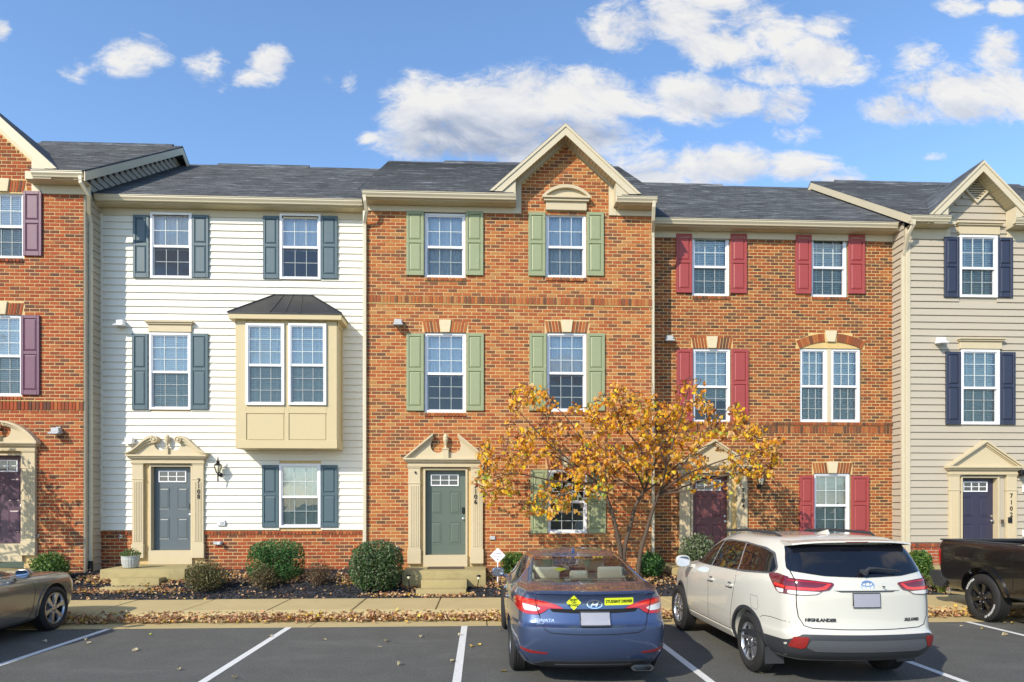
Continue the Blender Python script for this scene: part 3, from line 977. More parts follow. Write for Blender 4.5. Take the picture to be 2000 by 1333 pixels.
def cross_gable(house, Y, xc, zp, half, zb, ye, ze, over=.36, wall_x=None, zc_brick=None):
    """street-facing gable roof that runs back into the main slope, with fascia, soffit and rake boards"""
    s = (zp - zb) / half
    yf = Y - over
    yv = ye + (zp - ze) / PITCH
    yb = ye + (zb - ze) / PITCH
    t = .05
    mb = MB()
    for sg in (-1, 1):
        xe = xc + sg * half
        A = [(xc, yf - .03, zp + .02), (xe, yf - .03, zb + .02), (xe, yb, zb + .02), (xc, yv, zp + .02)]
        B = [(x, y, z - t) for x, y, z in A]
        mb.add(A + B, [(0, 1, 2, 3), (4, 7, 6, 5), (0, 4, 5, 1), (1, 5, 6, 2), (3, 2, 6, 7)])
    mb.build('gable_roof', 'shingle', house, fix=True)
    th = .265
    mb = MB()
    for sg in (-1, 1):
        for (a, b, y0) in ((0, .075, .045), (.075, th, .025)):
            za, zb_ = zp - a, zp - b
            P = [(xc, za), (xc + sg * (half - a / s), zb), (xc + sg * (half - b / s), zb), (xc, zb_)]
            mb.prism(P, yf - y0, yf)
    fa = mb.build('gable_fascia', 'cream_trim', house, fix=True)
    # boarded soffit under the overhang
    mb = MB(); n = int(half * 1.35 / .10)
    for sg in (-1, 1):
        for k in range(n):
            u0, u1 = k / n + .0025, (k + 1) / n - .0025
            xa, xb = xc + sg * half * u0, xc + sg * half * u1
            za, zb_ = zp - .20 - (zp - zb) * u0, zp - .20 - (zp - zb) * u1
            mb.add([(xa, yf, za), (xb, yf, zb_), (xb, Y, zb_), (xa, Y, za), (xa, yf, za + .012), (xb, yf, zb_ + .012), (xb, Y, zb_ + .012), (xa, Y, za + .012)],
                   [(0, 1, 2, 3), (4, 7, 6, 5), (0, 4, 5, 1), (2, 6, 7, 3), (1, 5, 6, 2), (3, 7, 4, 0)])
    mb.build('gable_soffit', 'soffit', house, fix=True)
    return s


def downspout(house, pts, w=.075, d_=.06):
    """rectangular spout swept down a bent path"""
    mb = MB()
    P = [Vector(p) for p in pts]
    rings = []
    for i, p in enumerate(P):
        t = (P[min(i + 1, len(P) - 1)] - P[max(0, i - 1)]).normalized()
        xa = Vector((1, 0, 0)); xa = (xa - t * xa.dot(t)).normalized(); ya = t.cross(xa)
        rings.append([p + xa * sx * w / 2 + ya * sy * d_ / 2 for sx, sy in ((-1, -1), (1, -1), (1, 1), (-1, 1))])
    vs = [q for r_ in rings for q in r_]
    fs = []
    for i in range(len(P) - 1):
        for k in range(4): fs.append((i * 4 + k, i * 4 + (k + 1) % 4, i * 4 + 4 + (k + 1) % 4, i * 4 + 4 + k))
    fs += [(3, 2, 1, 0), tuple(len(vs) - 4 + k for k in range(4))]
    mb.add(vs, fs)
    return mb.build('downspout', 'gutter', house, fix=True, bevel=.006)


def jack_arch(B, Y, r, ztop_in, h=.27, key=True, house=None):
    """splayed brick lintel over opening r with a keystone in its middle"""
    x0, x1 = r[0], r[1]; cx = (x0 + x1) / 2; z0 = r[3] + .005; z1 = z0 + h
    kw0, kw1 = .105, .145; spl = .05
    n = 5
    for sg in (-1, 1):
        for k in range(n):
            a0, a1 = k / n, (k + 1) / n
            lo = lambda a: cx + sg * (kw0 + .006 + ((x1 - x0) / 2 - kw0) * a)
            hi = lambda a: cx + sg * (kw1 + .006 + ((x1 - x0) / 2 + spl - kw1) * a)
            g = .010
            B.wedge([(lo(a0) + sg * g, z0), (lo(a1) - sg * g, z0), (hi(a1) - sg * g, z1), (hi(a0) + sg * g, z1)], Y - .004)
    MB().prism([(cx - kw0, z0), (cx + kw0, z0), (cx + kw1, z1 + .03), (cx - kw1, z1 + .03)], Y - .035, Y + .03).build('keystone', 'keystone', house, bevel=.006)
    return (x0 - spl, x1 + spl, z0, z1)


def sill(B, Y, r):
    B.soldier(r[0] - .01, r[1] + .01, r[2] - .10, r[2] - .005, w=.082, y=Y - .028)
    return (r[0] - .01, r[1] + .01, r[2] - .10, r[2])


def flood(house, Y, px, py, mt='grey_box'):
    p = at(px, py, Y)
    mb = MB()
    mb.cbox(p.x - .09, p.x + .09, Y - .16, Y - .02, p.z - .035, p.z + .06, .01)
    mb.prism_x([(Y - .16, p.z - .03), (Y - .26, p.z - .085), (Y - .25, p.z - .10), (Y - .02, p.z - .06), (Y - .02, p.z - .03)], p.x - .11, p.x + .11)
    mb.box(p.x - .05, p.x + .05, Y - .03, Y, p.z - .09, p.z + .09)
    return mb.build('wall_vent', mt, house, fix=True)


def lantern(house, Y, px, py):
    p = at(px, py, Y); x, z = p.x, p.z; y = Y - .17
    mb = MB()
    mb.lathe([(.05, Y - .001), (.055, Y - .02), (.03, Y - .035)], (x, 0, z - .12), 12, 'y')
    mb.tube([(x, Y - .03, z - .12), (x, Y - .10, z - .15), (x, Y - .16, z - .12), (x, y, z - .09)], .012, 6)
    mb.tube([(x, y, z - .09), (x, y, z - .22), (x, y, z - .27), (x, y, z - .30)], [.022, .016, .02, .004], 8)
    mb.lathe([(.02, -.10), (.05, -.09), (.055, -.075)], (x, y, z), 12)
    for k in range(6):
        a = k * math.pi / 3
        c_, s_ = math.cos(a), math.sin(a)
        mb.tube([(x + .045 * c_, y + .045 * s_, z - .08), (x + .095 * c_, y + .095 * s_, z + .06), (x + .085 * c_, y + .085 * s_, z + .10), (x + .03 * c_, y + .03 * s_, z + .16)], .006, 5)
    mb.lathe([(.09, .095), (.10, .10), (.07, .13), (.03, .165), (.045, .175), (.05, .19), (.02, .21), (.012, .23), (.025, .245), (.012, .265), (.008, .31), (.002, .33)], (x, y, z), 12)
    l_ = mb.build('wall_lantern', 'black_metal', house, smooth=35)
    MB().lathe([(.035, -.075), (.06, -.02), (.085, .06), (.08, .095)], (x, y, z), 12).build('lantern_glass', 'lamp_glass', l_, smooth=50)
    MB().lathe([(.012, -.07), (.014, 0), (.008, .03)], (x, y, z), 8).build('bulb', 'vinyl_white', l_)
    return l_


def small_box(house, name, Y, px, py, w, h, d_, mt):
    p = at(px, py, Y)
    return MB().cbox(p.x - w / 2, p.x + w / 2, Y - d_, Y, p.z - h / 2, p.z + h / 2, .008).build(name, mt, house)


def tap(house, Y, px, py):
    p = at(px, py, Y)
    mb = MB()
    mb.tube([(p.x, Y, p.z), (p.x, Y - .08, p.z), (p.x, Y - .12, p.z - .05)], .018, 8)
    mb.lathe([(.035, -.01), (.04, 0), (.035, .01)], (p.x, Y - .08, p.z + .045), 10)
    mb.lathe([(.04, Y - .001), (.04, Y - .012)], (p.x, 0, p.z), 10, 'y')
    return mb.build('hose_tap', 'steel', house, smooth=40)


def house_number(house, Y, px, pys, txt):
    for ch_, py in zip(txt, pys):
        p = at(px, py, Y)
        letters('house_number', ch_, .155, (p.x, Y - .088, p.z), 'black_metal', house, extrude=.004, offset=.002, sx=.95)


def shell(house, x0, x1, Y, z0, z1, mt, ridge=None):
    """side and rear walls behind the facade"""
    yb = Y + 9.6
    v = [(x0, Y + .03, z0), (x0, yb, z0), (x0, yb, z1), (x0, Y + .03, z1), (x1, Y + .03, z0), (x1, yb, z0), (x1, yb, z1), (x1, Y + .03, z1)]
    f = [(0, 1, 2, 3), (4, 7, 6, 5), (1, 5, 6, 2)]
    if ridge:
        v += [(x0, (Y + yb) / 2, ridge), (x1, (Y + yb) / 2, ridge)]
        f += [(3, 2, 8), (7, 9, 6)]
    return MB().add(v, f).build('wall', mt, house)


def backing(house, name, Y, x0, x1, z0, z1, holes, mt, poly=None):
    mb = MB()
    for a, b, c, e in cells(x0, x1, z0, z1, holes):
        mb.add([(a, Y + .006, c), (b, Y + .006, c), (b, Y + .006, e), (a, Y + .006, e)], [(0, 1, 2, 3)])
    if poly:
        mb.add([(x, Y + .006, z) for x, z in poly], [list(range(len(poly)))])
    return mb.build(name, mt, house)
# ------------------------------------------------------------------ ground
YC, YB, YA, YD, YE = 16.05, 16.80, 16.10, 16.75, 16.25
EDGE, CURB, WALK0, WALK1 = 11.53, 12.28, 12.45, 13.98


def bed_z(x, y):
    t = min(max((y - 14.1) / 2.2, 0), 1)
    return .125 + .40 * t * t * (3 - 2 * t) * .95


g = MB().add([(-1500, -1500, -.03), (1500, -1500, -.03), (1500, 1500, -.03), (-1500, 1500, -.03)], [(0, 1, 2, 3)])
structure(g.build('ground', 'ground_far'))
g = MB().add([(-60, -18, 0), (60, -18, 0), (60, EDGE, 0), (-60, EDGE, 0)], [(0, 1, 2, 3)])
structure(g.build('parking_lot', 'asphalt'))
lot = bpy.data.objects['parking_lot']
for k in range(8):
    xc = -9.26 + 2.99 * k
    MB().add([(xc - .052, 5.4, .004), (xc + .052, 5.4, .004), (xc + .052, EDGE - .01, .004), (xc - .052, EDGE - .01, .004)], [(0, 1, 2, 3)]).build('parking_line', 'line_paint', lot)

# kerb with gutter pan, cast in lengths with open joints
kerb = structure(bpy.data.objects.new('kerb', None)); COL.objects.link(kerb)
prof = [(EDGE, -.02), (EDGE, .006), (CURB - .10, -.012), (CURB - .04, .03), (CURB + .02, .11), (CURB + .09, .142), (WALK0, .148), (WALK0, -.02)]
x = -30.4
while x < 30:
    xe = x + 3.05
    MB().prism_x(prof, x + .010, xe - .010).build('kerb_length', 'concrete', kerb, fix=True, smooth=25)
    x = xe
structure(MB().box(-31, 31, EDGE + .05, WALK1, -.06, -.045).build('kerb_bedding', 'soil'))
walk = structure(bpy.data.objects.new('pavement', None)); COL.objects.link(walk)
x = -30.2
while x < 30:
    xe = x + 1.545
    mb = MB()
    c = .012
    z = .150 + RND.uniform(-.003, .003)
    mb.add([(x + .009, WALK0 + .004, -.02), (xe - .009, WALK0 + .004, -.02), (xe - .009, WALK1, -.02), (x + .009, WALK1, -.02),
            (x + .009, WALK0 + .004, z - c), (xe - .009, WALK0 + .004, z - c), (xe - .009, WALK1, z - c), (x + .009, WALK1, z - c),
            (x + .009 + c, WALK0 + .004 + c, z), (xe - .009 - c, WALK0 + .004 + c, z), (xe - .009 - c, WALK1 - c, z), (x + .009 + c, WALK1 - c, z)],
           [(0, 1, 5, 4), (1, 2, 6, 5), (2, 3, 7, 6), (3, 0, 4, 7), (4, 5, 9, 8), (5, 6, 10, 9), (6, 7, 11, 10), (7, 4, 8, 11), (8, 9, 10, 11)])
    mb.build('paving_slab', 'concrete', walk)
    x = xe
nx, ny = 260, 40
mb = MB(); vs = []
for j in range(ny + 1):
    for i in range(nx + 1):
        x = -26 + 52 * i / nx; y = WALK1 + .005 + (17.4 - WALK1) * j / ny
        z = bed_z(x, y) + .02 * noise.noise(Vector((x * 3, y * 3, 0))) + .010 * noise.noise(Vector((x * 11, y * 11, 3)))
        if j == 0: z = .10
        vs.append((x, y, z))
mb.add(vs, [(j * (nx + 1) + i, j * (nx + 1) + i + 1, (j + 1) * (nx + 1) + i + 1, (j + 1) * (nx + 1) + i) for j in range(ny) for i in range(nx)])
structure(mb.build('planting_bed', 'soil', smooth=180))

# ------------------------------------------------------------------ HOUSE C: orange brick, sage shutters
Y = YC
xl, xr = AX(716, Y), AX(1273, Y)
zb = .30
HC = thing('brick_townhouse', 'orange brick townhouse with sage green shutters, sage door and central front gable', 'house', ((xl + xr) / 2, Y + 4, .3), 'row of joined townhouses')
zg = AZ(378, Y - .42)
zf = zg - .30
w1 = rect(829, 909, 416, 542, Y); w2 = rect(1066, 1145, 416, 542, Y); w3 = rect(829, 910, 650, 806, Y); w4 = rect(1068, 1146, 650, 804, Y); w5 = rect(1070, 1147, 917, 1042, Y)
dC = rect(831, 909, 919, 1084, Y)
sur = rect(797, 944, 913, 1101, Y)
band = (xl, xr, AZ(597, Y), AZ(580, Y))
gl, gr_ = AX(1018, Y), AX(1189, Y)
gxc = (gl + gr_) / 2; gpk = AZ(281, Y, 1104); gsh = AZ(358, Y)
dhole = (dC[0] - .05, dC[1] + .05, zb, dC[3] + .06)
holes = [w1, w2, w3, w4, w5, dhole]
wall = backing(HC, 'wall', Y, xl, xr, zb, zf, holes, 'mortar', [(gl, zf), (gr_, zf), (gr_, gsh), (gxc, gpk), (gl, gsh)])
B = Bricks(wall, Y, 'C', seed=5)
ex = [band, (sur[0] + .02, sur[1] - .02, zb, sur[3] + .2)]
for w_, c_ in ((w1, 0), (w2, 0), (w3, 1), (w4, 1), (w5, 1)):
    ex.append(sill(B, Y, w_))
    if c_: ex.append(jack_arch(B, Y, w_, 0, house=HC))
hd = rect(1061, 1150, 366, 413, Y)
B.course_wall(xl, xr, zb, band[2], holes + ex)
B.soldier(xl, xr, band[2] + .02, band[3], w=.083, y=Y - .012)
B.course_wall(xl, xr, band[3], zf, holes + ex)
B.course_wall(gl, gr_, zf, gpk, [], xr=lambda z: (gl, gr_) if z < gsh else (gxc - (gxc - gl) * (gpk - z) / (gpk - gsh), gxc + (gr_ - gxc) * (gpk - z) / (gpk - gsh)))
B.finish()
MB().box(xl, xr, Y - .014, Y + .01, band[2], band[2] + .018).build('ledge', 'mortar_tan', HC)
shell(HC, xl, xr, Y, zb, zf, 'white_siding')
window(HC, Y, w1, 3, 2, cover='curtain', mid=.48); window(HC, Y, w2, 3, 2, cover='curtain', mid=.48)
window(HC, Y, w3, 3, 3, cover='half', mid=.49); window(HC, Y, w4, 3, 3, cover='half', mid=.49); window(HC, Y, w5, 3, 3, cover='none', mid=.49)
for a, b, c_, e in ((794, 828, 414, 539), (910, 944, 414, 539), (1032, 1065, 416, 540), (1146, 1179, 416, 540), (794, 828, 652, 803), (911, 945, 652, 803),
                    (1034, 1067, 652, 803), (1147, 1181, 652, 803), (1036, 1069, 918, 1042), (1148, 1183, 918, 1042)):
    shutter(HC, Y, rect(a, b, c_, e, Y), 'shutter_green')
door(HC, Y, dC, 'door_sage')
surround(HC, Y, dC, sur[0], sur[1], sur[3], sur[2], 'broken', pil=.31)
# eyebrow head over the gable window
x0, x1, z0, z1 = hd; cxh = (x0 + x1) / 2
mb = MB()
mb.cbox(x0 + .06, x1 - .06, Y - .07, Y - .001, z0, z0 + .26, .006)
mb.cbox(x0 + .01, x1 - .01, Y - .12, Y - .002, z0 + .20, z0 + .26, .006); mb.cbox(x0 - .03, x1 + .03, Y - .16, Y - .003, z0 + .26, z0 + .31, .006)
hwid = (x1 - x0) / 2 + .03; rise = z1 - (z0 + .31); Rr = (hwid ** 2 + rise ** 2) / (2 * rise)
cz0 = z1 - Rr; am = math.asin(hwid / Rr)
A = [(cxh + Rr * math.sin(-am + 2 * am * k / 20), cz0 + Rr * math.cos(-am + 2 * am * k / 20)) for k in range(21)]
C2 = [(cxh + (x_ - cxh) * .86, z0 + .31 + (z_ - z0 - .31) * .72) for x_, z_ in A]
mb.prism([(cxh - hwid * .86, z0 + .31)] + C2[1:-1] + [(cxh + hwid * .86, z0 + .31)], Y - .07, Y - .001)
for k in range(20): mb.prism([A[k], A[k + 1], C2[k + 1], C2[k]], Y - .15, Y - .004)
mb.build('window_head', 'surround', HC, fix=True, smooth=30)
# eaves, gable and roof
x_gl, x_gr = AX(1008, Y - .42), AX(1206, Y - .42)
eave(HC, AX(709, Y - .35), AX(1007, Y - .05), Y, zg, gx=(AX(707, Y - .42), x_gl))
eave(HC, AX(1205, Y - .05), AX(1280, Y - .35), Y, zg, gx=(x_gr, AX(1284, Y - .42)))
mb = MB()
tl, tr_ = AX(1006, Y), AX(1204, Y)
mb.cbox(tl, gl, Y - .034, Y - .001, zf, gsh, .005); mb.cbox(gr_, tr_, Y - .034, Y - .001, zf, gsh, .005)
so = .30
mb.prism([(tl, gsh - .001), (gl, gsh), (gxc, gpk), (gxc, gpk + so), (tl, gsh + so * .75)], Y - .033, Y - .002)
mb.prism([(tr_, gsh - .001), (gr_, gsh), (gxc, gpk), (gxc, gpk + so), (tr_, gsh + so * .75)], Y - .032, Y - .002)
mb.build('rake_board', 'cream_trim', HC, fix=True)
pk = at(1106, 242, Y - .38); bl_ = at(956, 376, Y - .38); br_ = at(1252, 379, Y - .38)
cross_gable(HC, Y, (bl_.x + br_.x) / 2, pk.z, (br_.x - bl_.x) / 2, (bl_.z + br_.z) / 2 + .01, Y - .40, zg + .02)
# boxed returns between fascia and gutter ends
for sg, xa in ((-1, at(1007, 360, Y - .36).x), (1, at(1203, 360, Y - .36).x)):
    wq = .40; zc = bl_.z + .02
    MB().prism([(xa, zc - .16), (xa, zc + .28), (xa + sg * wq, zc - .05), (xa + sg * wq, zc - .16)], Y - .352, Y - .03).build('boxed_return', 'cream_trim', HC, fix=True)
main_roof(HC, AX(716, Y), AX(1276, Y), Y - .40, zg + .02, cap=(.24, .97), over_l=.12, over_r=.10, cut=(tl - .05, tr_ + .05))
# spouts
p0 = at(710, 388, Y - .36); p1 = at(714, 432, Y)
downspout(HC, [(p0.x + .02, Y - .36, zg - .08), (p0.x + .03, Y - .36, zg - .22), (p0.x + .05, Y - .24, zg - .42), (xl - .035, Y - .06, zg - .62), (xl - .035, Y - .045, zg - .75), (xl - .035, Y - .045, .55)])
MB().box(xl - .085, xl - .001, Y - .02, Y + .10, .60, zf).build('corner_trim', 'white_siding', HC)
p0 = at(1276, 400, Y - .36)
downspout(HC, [(p0.x + .02, Y - .36, zg - .08), (p0.x + .01, Y - .36, zg - .22), (xr - .02, Y - .22, zg - .48), (xr + .03, Y + .02, zg - .66), (xr + .035, Y + .05, zg - .8), (xr + .035, Y + .05, .45)])
flood(HC, Y, 779, 632)
small_box(HC, 'outlet_cover', Y, 962, 1051, .13, .09, .04, 'grey_box')
tap(HC, Y, 777, 1071)
house_number(HC, Y, 929, (950, 960.5, 971, 981), '7106')
small_box(HC, 'mounting_plate', Y - .085, 811, 923, .03, .05, .03, 'black_metal')

# ------------------------------------------------------------------ HOUSE B: white siding, box bay
Y = YB
xl, xr = AX(196, Y), AX(716, Y)
zb = .42
HB = thing('siding_townhouse', 'white lap-sided townhouse with slate blue shutters and cream box bay window', 'house', ((xl + xr) / 2, Y + 4, .3), 'row of joined townhouses')
zg = AZ(384, Y - .42, 440)
zf = zg - .32
zw = AZ(1036, Y)
w1 = rect(295, 376, 417, 545, Y); w2 = rect(547, 627, 419, 547, Y); w3 = rect(293, 374, 651, 801, Y); w4 = rect(546, 627, 906, 1031, Y)
dB = rect(296, 373, 912, 1075, Y); sur = rect(260, 401, 906, 1090, Y)
YBAY = Y - .62
bay = (AX(461, YBAY), AX(658, YBAY), AZ(878, YBAY), AZ(632, YBAY))
bayhole = (bay[0] + .03, bay[1] - .03, bay[2] + .1, bay[3])
dhole = (dB[0] - .05, dB[1] + .05, zb, dB[3] + .06)
holes = [w1, w2, w3, w4, dhole]
wall = backing(HB, 'wall', Y, xl, xr, zb, zf, holes, 'mortar')
ex = [(sur[0] + .02, sur[1] - .02, zb, sur[3] + .2), bayhole]
siding_front(HB, Y, xl + .05, xr - .02, zw + .02, zf, holes + ex, 'white_siding', ch=.172)
B = Bricks(wall, Y, 'A', seed=8)
B.course_wall(xl, xr, zb - .1, zw - .10, holes + ex)
B.soldier(xl, xr, zw - .10, zw, w=.083, y=Y - .03, holes=[(sur[0] + .02, sur[1] - .02, 0, 3)])
B.finish()
shell(HB, xl, xr, Y, zb, zf, 'white_siding')
MB().cbox(xl - .01, xl + .06, Y - .035, Y + .01, zw, zf, .004).build('corner_trim', 'white_siding', HB)
window(HB, Y, w1, 3, 2, True, 'half', .49); window(HB, Y, w2, 3, 2, True, 'half', .49); window(HB, Y, w3, 3, 3, True, 'blind', .49); window(HB, Y, w4, 3, 2, True, 'blind', .48)
for a, b, c_, e in ((262, 293, 422, 544), (377, 409, 422, 544), (515, 546, 424, 546), (628, 660, 424, 546), (260, 291, 653, 801), (374, 408, 653, 801), (513, 545, 909, 1030), (628, 660, 909, 1030)):
    shutter(HB, Y - .02, rect(a, b, c_, e, Y), 'shutter_slate')
h_ = rect(288, 380, 630, 650, Y)
mb = MB(); mb.cbox(h_[0] + .05, h_[1] - .05, Y - .07, Y, h_[2], h_[3] - .05, .005); mb.cbox(h_[0] + .02, h_[1] - .02, Y - .11, Y, h_[3] - .07, h_[3] - .03, .005); mb.cbox(h_[0] - .01, h_[1] + .01, Y - .14, Y, h_[3] - .03, h_[3], .005)
mb.build('window_head', 'surround', HB)
door(HB, Y, dB, 'door_slate', keypad=True)
surround(HB, Y - .005, dB, sur[0], sur[1], sur[3], sur[2], 'swan', pil=.29)
# box bay
xa, xb, z0, z1 = bay
BAYO = MB()
bw1 = rect(481, 556, 633, 792, YBAY); bw2 = rect(564, 638, 633, 792, YBAY)
for a, b, c_, e in cells(xa, xb, z0, z1, [bw1, bw2]):
    BAYO.add([(a, YBAY + .02, c_), (b, YBAY + .02, c_), (b, YBAY + .02, e), (a, YBAY + .02, e)], [(0, 1, 2, 3)])
BAYO.add([(xa, YBAY + .02, z0), (xa, Y, z0), (xa, Y, z1), (xa, YBAY + .02, z1)], [(0, 3, 2, 1)])
BAYO.add([(xb, YBAY + .02, z0), (xb, Y, z0), (xb, Y, z1), (xb, YBAY + .02, z1)], [(0, 1, 2, 3)])
BAYO.add([(xa, YBAY + .02, z0), (xb, YBAY + .02, z0), (xb, Y, z0), (xa, Y, z0)], [(0, 3, 2, 1)])
bayo = BAYO.build('box_bay', 'cream_bay', HB)
P1 = rect(483, 555, 808, 860, YBAY); P2 = rect(565, 637, 808, 860, YBAY)
mb = MB()
zt_ = bw1[2]
for a, b, c_, e, k in ((xa, bw1[0], z0, z1, 0), (bw2[1], xb, z0, z1, 0), (bw1[1], bw2[0], z0, z1, 0), (bw1[0], bw1[1], P1[3], zt_, 1), (bw2[0], bw2[1], P2[3], zt_, 1), (xa, xb, z0, P1[2], 2)):
    mb.cbox(a - (.012 if k == 2 else 0), b + (.012 if k == 2 else 0), YBAY - (.012 if k == 2 else 0) - .002 * (k == 1), YBAY + .019, c_, e, .004)
for (c_, e) in ((z0, P1[2] + .01), (z1 - .10, z1)):
    mb.box(xb + .001, xb + .018, YBAY + .02, Y, c_, e); mb.box(xa - .018, xa - .001, YBAY + .02, Y, c_, e)
for yy in (YBAY + .02, Y - .11):
    mb.box(xb + .001, xb + .020, yy, yy + .10, z0, z1); mb.box(xa - .020, xa - .001, yy, yy + .10, z0, z1)
mb.build('bay_trim', 'cream_bay', bayo)
for P_ in (P1, P2): MB().cbox(P_[0] + .012, P_[1] - .012, YBAY + .006, YBAY + .019, P_[2] + .012, P_[3] - .012, .004).build('bay_panel', 'cream_bay', bayo)
window(HB, YBAY, bw1, 3, 3, True, 'blind', .49); window(HB, YBAY, bw2, 3, 3, True, 'blind', .49)
ov = .13; ze_ = z1 + .02
ex0, ex1, ey = xa - ov, xb + ov, YBAY - ov
MB().box(ex0, ex1, ey, Y, ze_ - .02, ze_ + .12).build('bay_fascia', 'cream_bay', bayo)
rx0, rx1, rz = AX(537, Y), AX(609, Y), AZ(583, Y)
ea = ze_ + .125
roofv = [(ex0 - .02, ey - .02, ea), (ex1 + .02, ey - .02, ea), (rx1, Y - .01, rz), (rx0, Y - .01, rz), (ex0 - .02, Y, ea), (ex1 + .02, Y, ea)]
br = MB().add(roofv, [(0, 1, 2, 3), (0, 3, 4), (1, 5, 2)])
br.box(ex0 - .025, ex1 + .025, ey - .025, Y, ea - .022, ea - .002)
brf = br.build('bay_roof', 'bay_roof', bayo)
mb = MB()
for k in range(5):
    t = (k + .5) / 5 if False else k / 4
    pb = Vector((ex0 + .05 + (ex1 - ex0 - .1) * (.22 + .56 * t), ey - .02, ea)); pt = Vector((rx0 + (rx1 - rx0) * t, Y - .01, rz))
    if k in (0, 4): pb = Vector(((ex0 - .02) if k == 0 else ex1 + .02, ey - .02, ea))
    mb.tube([pb + Vector((0, 0, .008)), pt + Vector((0, 0, .008))], .014, 5)
mb.build('standing_seam', 'bay_roof', brf)
eave(HB, AX(192, Y - .05), AX(716, Y), Y, zg, gx=(AX(183, Y - .42), AX(707, Y - .42)), fz=.34)
main_roof(HB, xl - .3, xr, Y - .40, zg + .02, cap=(.2, .62))
lantern(HB, Y - .02, 431, 918)
flood(HB, Y - .02, 239, 633, 'vinyl_white'); flood(HB, Y - .02, 257, 862, 'vinyl_white')
small_box(HB, 'outlet_cover', Y - .02, 433, 1022, .19, .13, .05, 'vinyl_white'); small_box(HB, 'socket', Y - .065, 433, 1022, .09, .07, .02, 'grey_box')
mb = MB(); p = at(432, 1061, Y); mb.tube([(p.x, Y, p.z), (p.x, Y - .12, p.z), (p.x, Y - .13, p.z - .04)], .05, 12); mb.box(p.x - .16, p.x - .02, Y - .08, Y, p.z - .03, p.z + .04); mb.build('vent_pipe', 'grey_box', HB, smooth=40)
tap(HB, Y, 237, 1048)
house_number(HB, Y, 391, (940, 950, 961, 971), '7108')

# ------------------------------------------------------------------ HOUSE A: brick, plum shutters (left edge)
Y = YA
xr = AX(163, Y); xl = AX(-330, Y)
zb = .30
HA = thing('brick_townhouse', 'red brick townhouse with plum shutters and plum door at the left edge', 'house', ((xl + xr) / 2, Y + 4, .3), 'row of joined townhouses')
zg = AZ(333, Y - .42, 110)
zf = zg - .36
w1 = rect(-32, 46, 375, 504, Y); w2 = rect(-36, 42, 615, 774, Y)
dA = rect(-40, 42, 890, 1062, Y); sur = rect(-71, 73, 882, 1085, Y)
band = (xl, xr, AZ(802, Y, 60), AZ(784, Y, 60))
gr_ = AX(63, Y); gsh = AZ(316, Y, 63); sl = .90
gxc = AX(-36, Y); gpk = gsh + (gr_ - gxc) * sl; gl = 2 * gxc - gr_
dhole = (dA[0] - .05, dA[1] + .05, zb, dA[3] + .06)
holes = [w1, w2, dhole]
wall = backing(HA, 'wall', Y, xl, xr, zb, zf, holes, 'mortar', [(gl, zf), (gr_, zf), (gr_, gsh), (gxc, gpk), (gl, gsh)])
B = Bricks(wall, Y, 'A', seed=3)
ex = [band, (sur[0] + .02, sur[1] - .02, zb, sur[3] + .2)]
for w_ in (w1, w2): ex.append(sill(B, Y, w_)); ex.append(jack_arch(B, Y, w_, 0, house=HA))
B.course_wall(xl, xr, zb, band[2], holes + ex)
B.soldier(xl, xr, band[2], band[3], w=.083, y=Y - .012)
B.course_wall(xl, xr, band[3], zf, holes + ex)
B.course_wall(gl, gr_, zf, gpk, ex, xr=lambda z: (gl, gr_) if z < gsh else (gxc - (gxc - gl) * (gpk - z) / (gpk - gsh), gxc + (gr_ - gxc) * (gpk - z) / (gpk - gsh)))
B.whole = [b for b in B.whole if b[0] > AX(-20, Y)] + [b for b in B.whole if b[0] <= AX(-20, Y)]
B.finish()
MB().box(xl, xr, Y - .014, Y + .01, band[3], band[3] + .02).build('ledge', 'mortar_tan', HA)
window(HA, Y, w1, 3, 2, cover='blind', mid=.49); window(HA, Y, w2, 3, 3, cover='blind', mid=.5)
for a, b, c_, e in ((47, 83, 375, 501), (43, 79, 617, 772), (-68, -33, 375, 501), (-72, -37, 617, 772)): shutter(HA, Y, rect(a, b, c_, e, Y), 'shutter_plum')
door(HA, Y, dA, 'door_plum'); surround(HA, Y, dA, sur[0], sur[1], sur[3], sur[2], 'arch', pil=.32)
shell(HA, xl, xr, Y, zb, zf, 'tan_siding', )
ridgeA = zg + .02 + 5 * PITCH
siding_side(HA, xr, Y + .10, Y + 9.4, .50, ridgeA - .4, 'tan_siding', 1, ch=.172,
            roofz=lambda z: (Y + .10, Y + 9.4) if z < zg + .1 else (Y - .40 + (z - zg + .22) / PITCH, Y + 9.4))
MB().cbox(xr - .02, xr + .03, Y + .02, Y + .12, .35, zg - .1, .004).build('corner_trim', 'tan_siding', HA)
eave(HA, AX(64, Y - .03), AX(160, Y - .35), Y, zg, gx=(AX(60, Y - .42), AX(160, Y - .42)), fz=.36)
eave(HA, xl, gl - .02, Y, zg, gx=(xl, gl - .1), fz=.36)
mb = MB(); tr_ = AX(82, Y)
mb.cbox(gr_, gr_ + .2, Y - .034, Y - .001, zf, gsh, .005); mb.cbox(gl - .2, gl, Y - .034, Y - .001, zf, gsh, .005)
mb.prism([(gl - .2, gsh), (gl, gsh), (gxc, gpk), (gxc, gpk + .32), (gl - .2, gsh + .2)], Y - .031, Y - .002)
mb.prism([(gr_ + .2, gsh), (gr_, gsh), (gxc, gpk), (gxc, gpk + .32), (gr_ + .2, gsh + .2)], Y - .033, Y - .002)
mb.build('rake_board', 'cream_trim', HA, fix=True)
brA = at(112, 331, Y - .38); halfA = brA.x - gxc
cross_gable(HA, Y, gxc, brA.z + halfA * .92, halfA, brA.z + .01, Y - .40, zg + .02)
xa = at(62, 330, Y - .36).x
